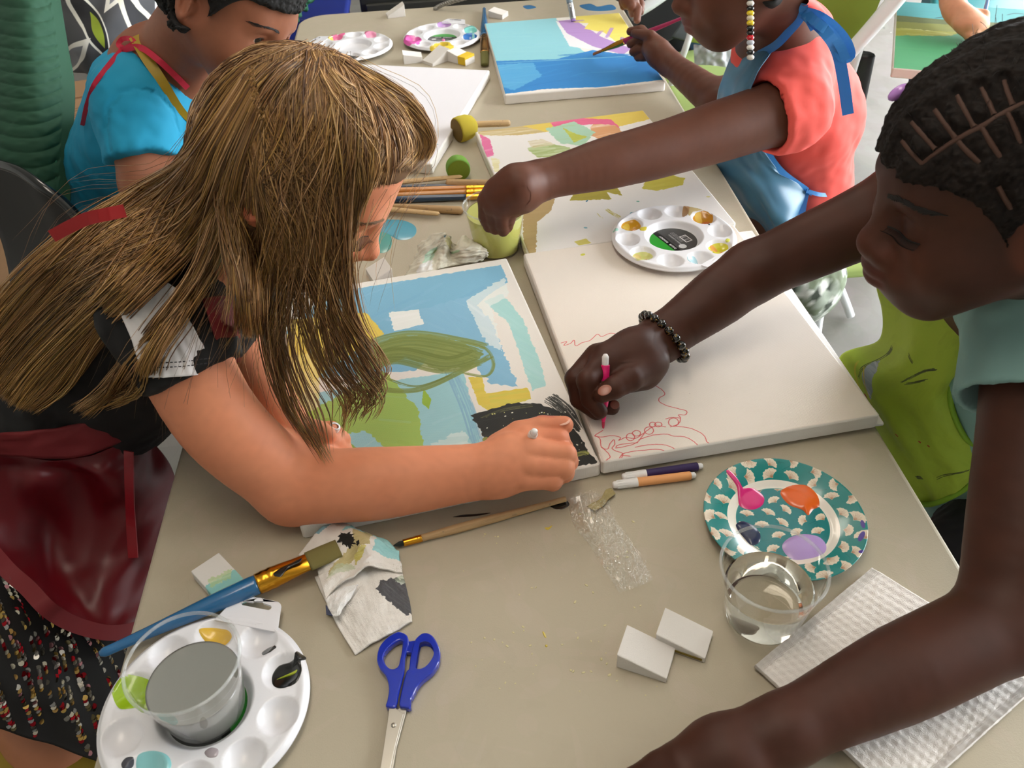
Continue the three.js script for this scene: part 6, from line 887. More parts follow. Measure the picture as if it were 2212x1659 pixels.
// ---------------------------------------------------------------- the girl in coral, far right
{
  const girl = thing('person', 'girl in coral T-shirt and translucent blue apron, dipping a hand in the yellow cup', 'person', V(0.62, 0, -1.33));
  const F3 = camDir(-0.95, -0.24, -0.16), X3 = camDir(-0.04, -0.6, 0.8), H0 = headFrame(V(0, 0, 0), F3, X3), H = headFrame(D(1547, 92, 1.2).sub(H0.P(0, -0.088, 0.062)), F3, X3, 1.0);
  const S = D(1706, 236, 1.25), E = T(1432, 322, 0.115), Wr = T(1160, 392, 0.112), S2 = D(1590, 200, 1.5), E2 = D(1560, 225, 1.46), W2 = T(1447, 138, 0.045), NB = D(1690, 105, 1.3), hip = D(1690, 560, 1.62);
  const body = new Field(); const hf = headField(new Field(), H, { nose: 1.1, lips: 1.3, cheek: 1.15, pout: 0.005 }); body.p.push(...hf.p);
  body.cap(H.P(0, -0.04, -0.03), NB, 0.045, 0.048, 0.03).chain([S, S.clone().lerp(S2, 0.6)], [0.045, 0.04], 0.03).cap(NB, NB.clone().lerp(hip, 0.7), 0.07, 0.08, 0.04);
  body.limb([S, S.clone().lerp(E, 0.5), E, E.clone().lerp(Wr, 0.4), Wr], [0.045, 0.042, 0.037, 0.0345, 0.024], 0.02).chain([S2, E2], [0.036, 0.032], 0.02).limb([E2, W2], [0.032, 0.022], 0.012);
  const q = T;
  // hand reaching into the cup, fingers down
  body.chain([Wr, q(1118, 402, 0.118), q(1080, 418, 0.108)], [0.0235, 0.026, 0.022], 0.014).chain([q(1130, 425, 0.1), q(1090, 435, 0.098)], [0.02, 0.019], 0.014);
  body.fingers([
    [[q(1075, 408, 0.112), q(1050, 432, 0.1), q(1050, 468, 0.072), q(1056, 490, 0.055)], [0.0118, 0.0108, 0.0098, 0.008]],
    [[q(1082, 415, 0.108), q(1062, 445, 0.094), q(1066, 474, 0.07), q(1070, 494, 0.054)], [0.012, 0.011, 0.0098, 0.008]],
    [[q(1095, 428, 0.1), q(1080, 452, 0.09), q(1084, 480, 0.068), q(1087, 498, 0.054)], [0.0118, 0.0108, 0.0098, 0.008]],
    [[q(1115, 432, 0.096), q(1104, 450, 0.086), q(1098, 474, 0.07), q(1096, 490, 0.056)], [0.0108, 0.0098, 0.0088, 0.0075]],
    [[q(1140, 415, 0.1), q(1128, 438, 0.094), q(1112, 452, 0.08), q(1104, 460, 0.072)], [0.0135, 0.0115, 0.0105, 0.0085]],
  ], 0.007, 0.001);
  // far hand pinching the brush
  body.chain([W2, q(1425, 118, 0.055), q(1408, 105, 0.06)], [0.021, 0.023, 0.019], 0.012);
  body.fingers([
    [[q(1405, 85, 0.07), q(1385, 66, 0.076), q(1362, 68, 0.072)], [0.0115, 0.0105, 0.0085]],
    [[q(1410, 98, 0.06), q(1380, 88, 0.062), q(1362, 95, 0.056)], [0.0112, 0.0102, 0.0085]],
    [[q(1408, 110, 0.05), q(1382, 106, 0.052), q(1368, 112, 0.046)], [0.011, 0.0098, 0.0085]],
    [[q(1410, 120, 0.042), q(1390, 122, 0.04), q(1378, 124, 0.036)], [0.0105, 0.0092, 0.008]],
    [[q(1432, 100, 0.065), q(1405, 78, 0.082), q(1372, 72, 0.08)], [0.0125, 0.011, 0.0088]],
  ], 0.007, 0.001);
  const fn = (x, y, z) => body.at(x, y, z);
  partW('body', meshBoxes(fn, [[...around([H.c], 0.145), 0.004], [...around([q(1050, 432, 0.1), q(1140, 400, 0.11), q(1090, 498, 0.05)], 0.028), 0.003], [...around([q(1362, 68, 0.07), q(1430, 110, 0.06), q(1380, 124, 0.036)], 0.025), 0.0034], [...around([S, E, Wr, S2, E2, W2, NB, NB.clone().lerp(hip, 0.7)], 0.1), 0.0066]], skinColor('#54331f'.replace('1f', '26'), '#70403a', '#7c4834', H)), skinMat, girl);
  const sc = new Field(); sc.ell(H.P(0, 0.039, -0.014), [0.08, 0.088, 0.098], 0.01, H.B); partW('hair', mesh((x, y, z) => { const [a, b, d] = H.L(x, y, z); return -smin(-(Math.min(sc.at(x, y, z), hf.at(x, y, z) - 0.006) + 0.002 * Math.sin(a * 260) + 0.001 * noise3(x * 150, y * 150, z * 150)), -hairLine(H)(x, y, z), 0.008); }, ...around([H.c.clone().addScaledVector(H.Y, 0.03)], 0.14), 0.005), std('#100c0a', 0.8), girl);
  // one thin braid strung with beads
  { const d0 = 1.085, pts = [D(1625, -60, d0), D(1622, 0, d0), D(1620, 60, d0), D(1620, 128, d0)], cv = curve(pts); partW('braid', tube(pts, 0.0022, 30, 6), std('#0f0b09', 0.8), girl); const cs = ['#e8e4dc', '#111111', '#e8e4dc', '#111111', '#e2c72c', '#ded2b8', '#e2c72c', '#111111', '#111111', '#c41828', '#b9bec8', '#e8e4dc', '#111111', '#c9c4bc']; cs.forEach((c, i) => { const y = -14 + i * 10.6, p = D(1621, y, d0), g = new THREE.SphereGeometry(0.0047, 16, 12); g.scale(1.05, 0.72, 1.05); g.translate(p.x, p.y, p.z); partW('hair_bead', g, phys(c, 0.15, { clearcoat: 0.5 }), girl); }); }
  // shirt
  const sh = new Field(), cam1 = (p, d) => p; sh.chain([NB.clone().add(V(0.02, -0.03, 0)), D(1722, 250, 1.40), D(1738, 400, 1.49), hip], [0.07, 0.092, 0.068, 0.1], 0.05).chain([S, S.clone().lerp(S2, 0.6)], [0.05, 0.05], 0.04).cap(NB, S, 0.076, 0.056, 0.03);
  const shF = garment(sh, [[S, S.clone().lerp(E, 0.17), 0.052, 0.056]], [[NB.clone().lerp(H.c, 0.32), H.c, 0.052, 0.05], [S.clone().lerp(E, 0.18), S.clone().lerp(E, 0.1), 0.049, 0.045]], 0.003, 12, 9);
  partW('shirt', mesh(shF, ...around([NB, S, S2, hip, D(1790, 400, 1.45)], 0.12), 0.0052), std('#ee5a50', 0.8, { bumpMap: clothB, bumpScale: 0.0002 }), girl);
  const ts = (x, y, o = 0.004) => { const p = surf(x, y, shF); return p.addScaledVector(camera.position.clone().sub(p).normalize(), o); };
  // translucent blue apron with its binding and ties
  const film = phys('#5d93b4', 0.35, { transmission: 0.3, thickness: 0 }), bind = phys('#3a92de', 0.45, { transmission: 0.3, thickness: 0 });
  const bib = [[D(1612, 70, 1.3), D(1640, 80, 1.27), D(1665, 78, 1.25), D(1700, 60, 1.26)], [D(1582, 110, 1.33), D(1620, 120, 1.27), D(1650, 115, 1.235), D(1672, 100, 1.235)], [D(1562, 170, 1.36), D(1585, 175, 1.30), D(1612, 175, 1.25), D(1635, 160, 1.225)], [D(1545, 230, 1.38), D(1570, 240, 1.31), D(1590, 240, 1.27), D(1612, 225, 1.24)], [D(1535, 310, 1.40), D(1570, 300, 1.36), D(1610, 295, 1.34), D(1640, 290, 1.33)]];
  partW('apron_bib', sheet(bib.map((r) => r.map((p) => p.clone().addScaledVector(camera.position.clone().sub(p).normalize(), 0.014))), 0.0015, 40, 40, (u, v) => 0.002 * noise3(u * 3, v * 3, 31)), film, girl);
  const skirt = [[D(1520, 270, 1.42), D(1560, 270, 1.35), D(1600, 280, 1.325), D(1640, 300, 1.32)], [D(1530, 330, 1.42), D(1580, 335, 1.36), D(1630, 345, 1.345), D(1682, 365, 1.355)], [D(1545, 385, 1.44), D(1600, 390, 1.37), D(1660, 395, 1.36), D(1742, 412, 1.40)], [D(1580, 430, 1.47), D(1630, 440, 1.39), D(1680, 450, 1.37), D(1735, 445, 1.40)], [D(1640, 490, 1.5), D(1670, 500, 1.42), D(1700, 505, 1.39), D(1728, 500, 1.40)], [D(1660, 540, 1.5), D(1690, 550, 1.44), D(1710, 550, 1.41), D(1724, 550, 1.42)]];
  partW('apron_skirt', sheet(skirt, 0.0015, 60, 60, (u, v) => 0.005 * noise3(u * 3, v * 3, 33) + 0.003 * Math.sin(u * 7 + v * 5)), film, girl);
  const cam = (p, o) => p.clone().addScaledVector(camera.position.clone().sub(p).normalize(), o);
  partW('apron_binding', ribbon([cam(skirt[0][3], 0.004), cam(skirt[1][3], 0.004), cam(skirt[2][3], 0.004)], 0.011, 0.002), bind, girl); partW('apron_binding', ribbon([cam(skirt[2][3], 0.003), cam(skirt[3][3], 0.003), cam(skirt[4][3], 0.003), cam(skirt[5][3], 0.003)], 0.0105, 0.002), bind, girl);
  const allC = (x, y, z) => Math.min(shF(x, y, z), body.at(x, y, z)), oc = ([x, y, o = 0.006]) => { const p = surf(x, y, allC); return p.addScaledVector(camera.position.clone().sub(p).normalize(), o); };
  for (const [pts, w] of [[[[1640, 118], [1675, 98], [1705, 68], [1728, 40], [1736, 18]], 0.0115], [[[1738, 8], [1734, 22, 0.012], [1745, 30, 0.012]], 0.01]]) partW('neck_tie', ribbon(pts.map(oc), w, 0.0015), bind, girl);
  const dk = oc([1736, 24, 0.012]).sub(camera.position).dot(cf), bw = (l) => l.map(([x, y, d]) => D(x, y, dk + d));
  for (const [pts, w] of [[[[1736, 24, 0], [1770, 34, -0.012], [1808, 62, 0], [1834, 98, 0.02], [1838, 122, 0.03], [1824, 128, 0.03], [1800, 98, 0.015], [1765, 52, 0], [1738, 28, 0]], 0.011], [[[1738, 28, 0], [1780, 66, -0.01], [1808, 110, 0.02], [1822, 175, 0.05], [1832, 247, 0.08]], 0.0155], [[[1738, 26, 0], [1768, 52, -0.015], [1795, 72, -0.005], [1815, 100, 0.012], [1828, 130, 0.025]], 0.012], [[[1740, 26, 0], [1748, 40, -0.005], [1760, 62, 0]], 0.012]]) partW('neck_tie', ribbon(bw(pts), w, 0.0012, null, 60), bind, girl);
  partW('collar', tube([[1738, 2], [1752, 8], [1765, 18], [1776, 32]].map((a) => oc([...a, 0.004])), 0.006, 20, 8), std('#ee5a50', 0.8), girl);
  partW('waist_tie', ribbon([[1742, 412, 1.39], [1770, 420, 1.40], [1795, 418, 1.43], [1798, 400, 1.46], [1785, 388, 1.47], [1778, 384, 1.47]].map((a) => D(...a)), 0.0065, 0.0015, null, 50), bind, girl); partW('waist_tie', ribbon([[1745, 412, 1.39], [1758, 425, 1.42], [1764, 442, 1.45]].map((a) => D(...a)), 0.006), bind, girl);
  // legs in patterned trousers
  const camo = (x, y, z) => { const n = noise3(x * 17, y * 24, z * 17), m = noise3(x * 30 + 5, y * 34, z * 30); return lin(n > 0.25 ? '#6f7a62' : m > 0.2 ? '#d9dbd2' : n < -0.35 ? '#3c4438' : '#9aa394'); };
  const lg = new Field(); lg.chain([hip, D(1600, 640, 1.75), D(1500, 600, 1.85)], [0.105, 0.075, 0.06], 0.03).chain([hip, D(1730, 610, 1.62), D(1690, 590, 1.68)], [0.1, 0.07, 0.06], 0.03).chain([D(1690, 590, 1.68), V(0.5, 0.05, -1.32)], [0.058, 0.04], 0.02).chain([D(1500, 600, 1.85), V(0.45, 0.05, -1.6)], [0.055, 0.04], 0.02);
  partW('trousers', mesh(clothField(lg, 0.004, 14, 1), ...around([hip, D(1600, 640, 1.75), D(1500, 600, 1.85), D(1730, 610, 1.62), V(0.5, 0.05, -1.32), V(0.45, 0.05, -1.6)], 0.13), 0.0085, camo), std('#ffffff', 0.85, { vertexColors: true }), girl);
  // her brush with the pink handle
  brush('brush with a pink handle and gold ferrule, held by the girl in coral', T(1282, 117, 0.022), D(1500, 28, 1.62), { split: [0.09, 0.32], r: 0.006, flat: 0.5, hair: '#9a5f3a', metal: '#c08a34', handle: phys('#a02458', 0.3), prof: (u) => mix(0.006, 0.0028, smooth(0.05, 0.9, u)) });
}
// ---------------------------------------------------------------- the child in turquoise, top left
{
  const kid = thing('person', 'child in turquoise T-shirt with a pink apron tie, looking down beside the patterned cushion', 'person', V(-0.55, 0, -1.45));
  const F3 = camDir(0.68, -0.57, 0.02), X3 = camDir(0.06, 0.56, -0.82), H0 = headFrame(V(0, 0, 0), F3, X3, 1.0), H = headFrame(D(400, 4, 1.14).sub(H0.P(-0.075, -0.004, -0.01)), F3, X3, 1.0);
  const S = D(292, 218, 1.3), E = D(318, 400, 1.3), S2 = D(420, 190, 1.5), NB = D(345, 165, 1.36), hip = D(250, 470, 1.75);
  const body = new Field(); const hf = headField(new Field(), H, { nose: 1.1, lips: 1.15, cheek: 1.25, closed: false }); body.p.push(...hf.p);
  body.cap(H.P(0, -0.04, -0.03), NB, 0.05, 0.055, 0.03).chain([S, S2], [0.05, 0.046], 0.03).cap(NB, NB.clone().lerp(hip, 0.7), 0.075, 0.085, 0.04).chain([S, E], [0.05, 0.036], 0.02).chain([E, T(560, 330, 0.07), T(640, 330, 0.05)], [0.036, 0.026, 0.022], 0.02).chain([S2, T(560, 230, 0.06), T(660, 215, 0.04)], [0.045, 0.034, 0.024], 0.02);
  for (const [p, d] of [[T(640, 330, 0.05), V(0.9, -0.2, 0.2)], [T(660, 215, 0.04), V(0.9, -0.15, 0.35)]]) { const u = d.clone().normalize(), w = u.clone().cross(V(0, 1, 0)).normalize(), at = (a, b, h) => p.clone().addScaledVector(u, a).addScaledVector(w, b).add(V(0, h, 0)); body.chain([p, at(0.035, 0, 0.002)], [0.023, 0.024], 0.012); body.fingers([-0.021, -0.007, 0.007, 0.02].map((b, i) => [[at(0.04, b, 0), at(0.065, b * 1.2, 0.002), at(0.085 - Math.abs(i - 1.5) * 0.004, b * 1.3, -0.008)], [0.0095, 0.009, 0.0078]]).concat([[[at(0.012, 0.018, 0), at(0.035, 0.038, 0), at(0.052, 0.042, -0.004)], [0.0115, 0.0098, 0.008]]]), 0.007, 0.001); }
  partW('body', meshBoxes((x, y, z) => body.at(x, y, z), [[...around([H.c], 0.155), 0.0038], [...around([T(640, 330, 0.05).add(V(0.04, 0, 0)), T(660, 215, 0.04).add(V(0.04, 0, 0))], 0.06), 0.0038], [...around([S, E, S2, NB, T(640, 330, 0.05), T(660, 215, 0.04), NB.clone().lerp(hip, 0.7)], 0.1), 0.007]], skinColor('#8a573f', '#9a5a50', '#a0644c', H)), skinMat, kid);
  // the open eye that shows, its lids and brow
  const eye = new THREE.SphereGeometry(0.0125, 32, 20); { const c = H.P(-0.031, 0.0025, 0.0715), gaze = camDir(0.75, -0.62, 0.2), tex = canvasTex(256, 256, (x) => { x.fillStyle = '#cfc4bb'; x.fillRect(0, 0, 256, 256); x.fillStyle = '#1d100a'; x.beginPath(); x.ellipse(64, 128, 25, 50, 0, 0, 7); x.fill(); x.fillStyle = '#050303'; x.beginPath(); x.ellipse(64, 128, 12, 24, 0, 0, 7); x.fill(); });
    eye.applyQuaternion(new THREE.Quaternion().setFromUnitVectors(V(0, 0, 1), gaze)).translate(c.x, c.y, c.z); partW('eye', eye, phys('#ffffff', 0.08, { map: tex }), kid); }
  const dark = std('#120b08', 0.6), bf = (x, y, z) => body.at(x, y, z), lid = (y0, y1, r) => tube(Array.from({ length: 9 }, (_, i) => { const t = i / 8; return H.P(-mix(0.0175, 0.0455, t), y0 + y1 * Math.sin(t * 3.14), mix(0.0795, 0.0725, t) + 0.0055 * Math.sin(t * 3.14)); }), r, 24, 6);
  partW('upper_eyelid', lid(0.0022, 0.0056, 0.0016), std('#4d2c1f', 0.5), kid); partW('lower_eyelid', lid(0.0018, -0.0052, 0.0012), std('#7d4c38', 0.5), kid);
  partW('eyebrow', browHairs(H, (x, y, z) => body.at(x, y, z), -1, 80, 0.00026), dark, kid);
  const sc = new Field(); sc.ell(H.P(0, 0.039, -0.014), [0.083, 0.09, 0.1], 0.01, H.B).ell(H.P(0, 0.0, -0.05), [0.07, 0.07, 0.056], 0.02, H.B);
  partW('hair', mesh((x, y, z) => { const [a, b, d] = H.L(x, y, z); return -smin(-(Math.min(sc.at(x, y, z), hf.at(x, y, z) - 0.008) + 0.003 * noise3(x * 120, y * 120, z * 120) + 0.0015 * noise3(x * 300, y * 300, z * 300)), -hairLine(H, 0.05)(x, y, z), 0.006); }, ...around([H.c.clone().addScaledVector(H.Y, 0.03)], 0.15), 0.0036), std('#0c0908', 0.9), kid, 'short black curly hair');
  const sh = new Field(); sh.chain([NB.clone().add(V(-0.02, -0.035, 0)), hip], [0.095, 0.125], 0.05).chain([S, S2], [0.062, 0.058], 0.04);
  const seam = new Field(), shF0 = garment(sh, [[S, S.clone().lerp(E, 0.72), 0.06, 0.058]], [[NB.clone().lerp(H.c, 0.1), H.c, 0.06, 0.05]], 0.003, 13, 15);
  seam.chain([[237, 330], [228, 280], [232, 230], [260, 200], [300, 190], [345, 205], [375, 240], [388, 285]].map(([x, y]) => surf(x, y, shF0)), Array(8).fill(0.0018), 0);
  const shF = (x, y, z) => -smin(-shF0(x, y, z), seam.at(x, y, z) - 0.0012, 0.003);
  partW('shirt', mesh(shF, ...around([NB, S, S2, E, hip], 0.14), 0.0055), std('#1591b8', 0.85, { bumpMap: clothB, bumpScale: 0.0002 }), kid);
  const allB = (x, y, z) => Math.min(shF0(x, y, z), body.at(x, y, z)), os = (x, y, o) => { const p = surf(x, y, allB); return p.addScaledVector(camera.position.clone().sub(p).normalize(), o); }, pink = std('#c81f42', 0.6);
  const tie = (pts, w, m, n = 'apron_tie') => partW(n, ribbon(pts.map(([x, y, o = 0.005]) => os(x, y, o)), w, 0.0018, null, 40), m, kid);
  tie([[178, 270, 0.006], [190, 220], [205, 180], [235, 140], [262, 108], [268, 100]], 0.0065, pink); tie([[262, 108, 0.008], [300, 102, 0.008], [340, 128, 0.007], [380, 165], [405, 190]], 0.009, pink); tie([[268, 106, 0.01], [256, 96, 0.014], [262, 86, 0.016], [282, 84, 0.014], [290, 92, 0.01], [272, 104, 0.01]], 0.007, pink); tie([[292, 78, 0.007], [320, 130, 0.007], [350, 175], [385, 230], [412, 262]], (u) => mix(0.019, 0.009, u), phys('#b99a1e', 0.5, { transmission: 0.25, thickness: 0 }), 'neck_strap');
}
// ---------------------------------------------------------------- hands of two more children reaching in from outside the picture
{
  const t = thing('person', 'child whose dark hand holds a silver-ferruled brush at the far corner of the seascape', 'person', T(1372, 20, 0.03)), f = new Field(), q = T;
  const el = V(0.55, 0.86, -2.32), so = V(0.63, 1.03, -2.52); f.limb([so, el, q(1362, -30, 0.07)], [0.042, 0.034, 0.022], 0.02).chain([q(1362, -30, 0.07), q(1360, 0, 0.055)], [0.022, 0.02], 0.012).fingers([[[q(1366, 2, 0.05), q(1378, 20, 0.042), q(1376, 44, 0.026)], [0.0105, 0.0095, 0.008]], [[q(1358, 0, 0.055), q(1366, 16, 0.046), q(1366, 30, 0.03)], [0.0105, 0.0095, 0.008]], [[q(1352, -8, 0.055), q(1346, 4, 0.046), q(1347, 14, 0.036)], [0.0115, 0.0098, 0.0082]], [[q(1370, -6, 0.05), q(1384, 8, 0.038), q(1384, 26, 0.026)], [0.01, 0.009, 0.0078]]], 0.007, 0.001);
  const fb = new Field(); fb.chain([V(0.74, 1.0, -2.62), V(0.76, 0.75, -2.65), V(0.78, 0.5, -2.66)], [0.085, 0.1, 0.11], 0.05).chain([so, V(0.84, 1.03, -2.7)], [0.058, 0.055], 0.03); const hd = headFrame(V(0.68, 1.24, -2.52), V(-0.75, -0.45, 0.5), V(0.5, 0, 0.85), 1.0); headField(f, hd, { nose: 1.1, lips: 1.2 }).cap(hd.P(0, -0.05, -0.03), V(0.73, 1.04, -2.6), 0.047, 0.05, 0.03);
  const shF = garment(fb, [[so, so.clone().lerp(el, 0.5), 0.056, 0.055]], [[V(0.71, 1.09, -2.57), hd.c, 0.056, 0.05]], 0.003, 12, 4);
  const lg = new Field(); for (const o of [-0.05, 0.06]) lg.chain([V(0.78 + o, 0.52, -2.66 - o * 0.5), V(0.79 + o, 0.28, -2.66 - o * 0.5), V(0.8 + o * 1.2, 0.04, -2.66 - o)], [0.075, 0.055, 0.045], 0.02); partW('trousers', mesh((x, y, z) => lg.at(x, y, z), V(0.62, 0, -2.82), V(1.0, 0.64, -2.5), 0.009), std('#1c1e22', 0.85), t);
  partW('shirt', mesh(shF, ...around([V(0.74, 1.0, -2.62), V(0.78, 0.45, -2.66), so, V(0.84, 1.03, -2.7), el], 0.13), 0.009), std('#3c5a78', 0.85), t);
  partW('hair', mesh((x, y, z) => -smin(-(hd ? f.at(x, y, z) - 0.009 : 1), -hairLine(hd)(x, y, z), 0.006), ...around([hd.P(0, 0.04, 0)], 0.13), 0.007), std('#100c0a', 0.9), t);
  partW('body', meshBoxes((x, y, z) => f.at(x, y, z), [[...around([q(1360, 0, 0.05), q(1376, 44, 0.026)], 0.03), 0.0034], [...around([hd.c], 0.145), 0.005], [...around([q(1362, -30, 0.07), el, so, V(0.73, 1.04, -2.6)], 0.07), 0.008]], skinColor('#6a4232', '#6a4232', '#7c4a36')), skinMat, t);
  brush('brush with a silver ferrule standing on the purple paint of the seascape', T(1239, 46, 0.0205), D(1205, -120, 1.86), { split: [0.03, 0.24], r: 0.0065, flat: 0.5, hair: '#a47fc4', metal: '#b9bcc0', handle: phys('#7a8a94', 0.3) });
}
// ---------------------------------------------------------------- chairs and things around the table
const lime = std('#7d8f2e', 0.8, { bumpMap: clothB, bumpScale: 0.0003 }), limeL = std('#9db264', 0.7), white = phys('#e9ecee', 0.3, { clearcoat: 0.3 }), blackP = std('#141416', 0.45);
{ // folding chair of the girl in coral
  const t = thing('folding_chair', 'white-framed chair with lime fabric back behind the girl in coral', 'chair', V(0.72, 0, -1.42));
  partW('back_rail', rod([D(1985, -60, 1.68), D(1890, 52, 1.73), D(1822, 128, 1.77)], () => 0.022, 12, 12, 0.55), white, t); partW('rear_leg', tube([D(1862, 80, 1.77), D(1840, 150, 1.81), D(1802, 300, 1.93), D(1770, 480, 2.12), V(1.02, 0.01, -1.75)], 0.011, 30, 10), white, t);
  partW('fabric_back', sheet([[D(1560, -90, 1.86), D(1760, -100, 1.86), D(1925, -60, 1.82)], [D(1620, 60, 1.92), D(1760, 70, 1.92), D(1880, 50, 1.86)], [D(1690, 190, 1.98), D(1770, 190, 1.98), D(1835, 120, 1.88)]], 0.004, 20, 20, (u, v) => 0.004 * noise3(u * 2, v * 2, 41)), lime, t);
  partW('seat', box(0.34, 0.03, 0.36, 0.68, 0.41, -1.56, 0.012), limeL, t); for (const [x, z] of [[0.54, -1.5], [0.54, -1.68], [0.8, -1.5]]) partW('leg', tube([V(x, 0.4, z), V(x, 0.2, z), V(x + 0.03, 0, z)], 0.011, 8, 10), white, t);
  partW('back_leg_cover', rod([D(1868, 118, 1.86), D(1856, 180, 1.92), D(1835, 288, 2.05)], () => 0.022, 8, 10, 0.6), blackP, t, 'black leg sleeve');
}
{ // empty chair further along
  const t = thing('folding_chair', 'empty lime-seated chair between the girl in coral and the far corner', 'chair', V(0.7, 0, -2.15));
  partW('seat', sheet([[T(1395, 130, -0.3), T(1560, 110, -0.3), T(1660, 120, -0.3)], [T(1430, 200, -0.3), T(1560, 200, -0.3), T(1660, 200, -0.3)], [T(1490, 290, -0.3), T(1570, 290, -0.3), T(1660, 290, -0.3)]], 0.02, 10, 10), limeL, t);
  partW('fabric_back', sheet([[D(1502, 0, 2.3), D(1560, 5, 2.3), D(1640, 10, 2.3)], [D(1488, 90, 2.32), D(1560, 102, 2.32), D(1640, 118, 2.32)]], 0.006, 10, 10), lime, t); partW('frame', merge([tube([D(1506, -30, 2.29), D(1496, 50, 2.3), D(1484, 96, 2.31), V(0.5, 0.02, -2.35)], 0.009, 16, 8), tube([D(1650, -30, 2.29), D(1640, 120, 2.31), V(0.9, 0.02, -2.35)], 0.009, 16, 8)]), white, t);
  partW('plastic_cover', sheet([[D(1498, 96, 2.28), D(1540, 100, 2.27), D(1590, 108, 2.28)], [D(1500, 140, 2.3), D(1545, 142, 2.29), D(1590, 150, 2.3)]], 0.001, 24, 12, (u, v) => 0.006 * noise3(u * 5, v * 2, 2)), phys('#c9ccd2', 0.15, { transmission: 0.4, thickness: 0 }), t, 'crinkled clear plastic');
}
{ const t = thing('folding_chair', 'dark folding chair with a white rail beyond the far right table corner', 'chair', V(0.62, 0, -2.6));
  partW('fabric_back', sheet([[D(1380, -20, 2.5), D(1430, -20, 2.5), D(1530, -30, 2.5)], [D(1378, 40, 2.5), D(1430, 35, 2.5), D(1505, 10, 2.5)], [D(1385, 95, 2.5), D(1440, 90, 2.5), D(1485, 60, 2.5)]], 0.01, 12, 12), std('#1c1e20', 0.8), t); partW('side_cloth', sheet([[D(1505, 5, 2.45), D(1530, -20, 2.45)], [D(1450, 80, 2.45), D(1492, 90, 2.45)]], 0.008, 8, 8), std('#4a4f52', 0.8), t); partW('rail', rod([D(1362, 34, 2.42), D(1400, 12, 2.42), D(1450, -22, 2.42)], () => 0.016, 10, 10), white, t); for (const x of [0.5, 0.85]) partW('leg', tube([V(x, 0.5, -2.6), V(x, 0.25, -2.6), V(x, 0, -2.62)], 0.011, 8, 8), white, t); }
{ // second table with the green landscape
  const t = thing('small_table', 'turquoise side table under the green landscape painting', 'table', V(1.2, 0, -1.75), -25 * Math.PI / 180), tq = phys('#2f8f96', 0.45);
  part('table_top', box(0.42, 0.025, 0.5, 0.06, TABLE - 0.0135, -0.05, 0.008), tq, t); for (const [x, z] of [[0.08, 0.12], [0.24, 0.15], [-0.06, -0.26], [0.24, -0.26]]) part('leg', rod([V(x, TABLE - 0.02, z), V(x * 1.1, 0.37, z), V(x * 1.2, 0, z)], () => 0.02, 8, 10), tq, t);
  canvasBoard('landscape painting of green ground and turquoise sky on the other table', 1.075, -1.667, -25, 0, (c, q) => {
    c.fillStyle = '#3f8a5a'; c.fillRect(0, 0, TXW, TXH); const Q = (x, y) => [x * TXW, y * TXH];
    patch(c, Q, [[0, 0], [1, 0], [1, 0.22], [0.5, 0.26], [0, 0.25]], '#4f9fa3', { tones: ['#62b3b4', '#458f9c', '#4fa0c0'] }); patch(c, Q, [[0, 0.24], [0.4, 0.27], [1, 0.22], [1, 0.34], [0, 0.36]], '#5d6636', { tones: ['#6e7438', '#4f5a34'] }); patch(c, Q, [[0, 0.34], [1, 0.32], [1, 0.42], [0, 0.48]], '#7d8234', { tones: ['#96973a', '#6b7a3c'] }); patch(c, Q, [[0, 0.44], [0.4, 0.44], [0.35, 0.5], [0, 0.56]], '#93942f', { amp: 7 }); patch(c, Q, [[0, 0.56], [1, 0.44], [1, 1], [0, 1]], '#3f8f5c', { marks: 50, tones: ['#4a9c68', '#377f54', '#5a9a5c'], dir: 0.1 });
    stroke(c, Q, [[0.25, 0.25], [0.36, 0.2], [0.5, 0.205]], 12, '#23454b', { dry: 0.1 }); stroke(c, Q, [[0.72, 0.12], [0.78, 0.08], [0.88, 0.09]], 10, '#23454b', { dry: 0.1 });
  });
}
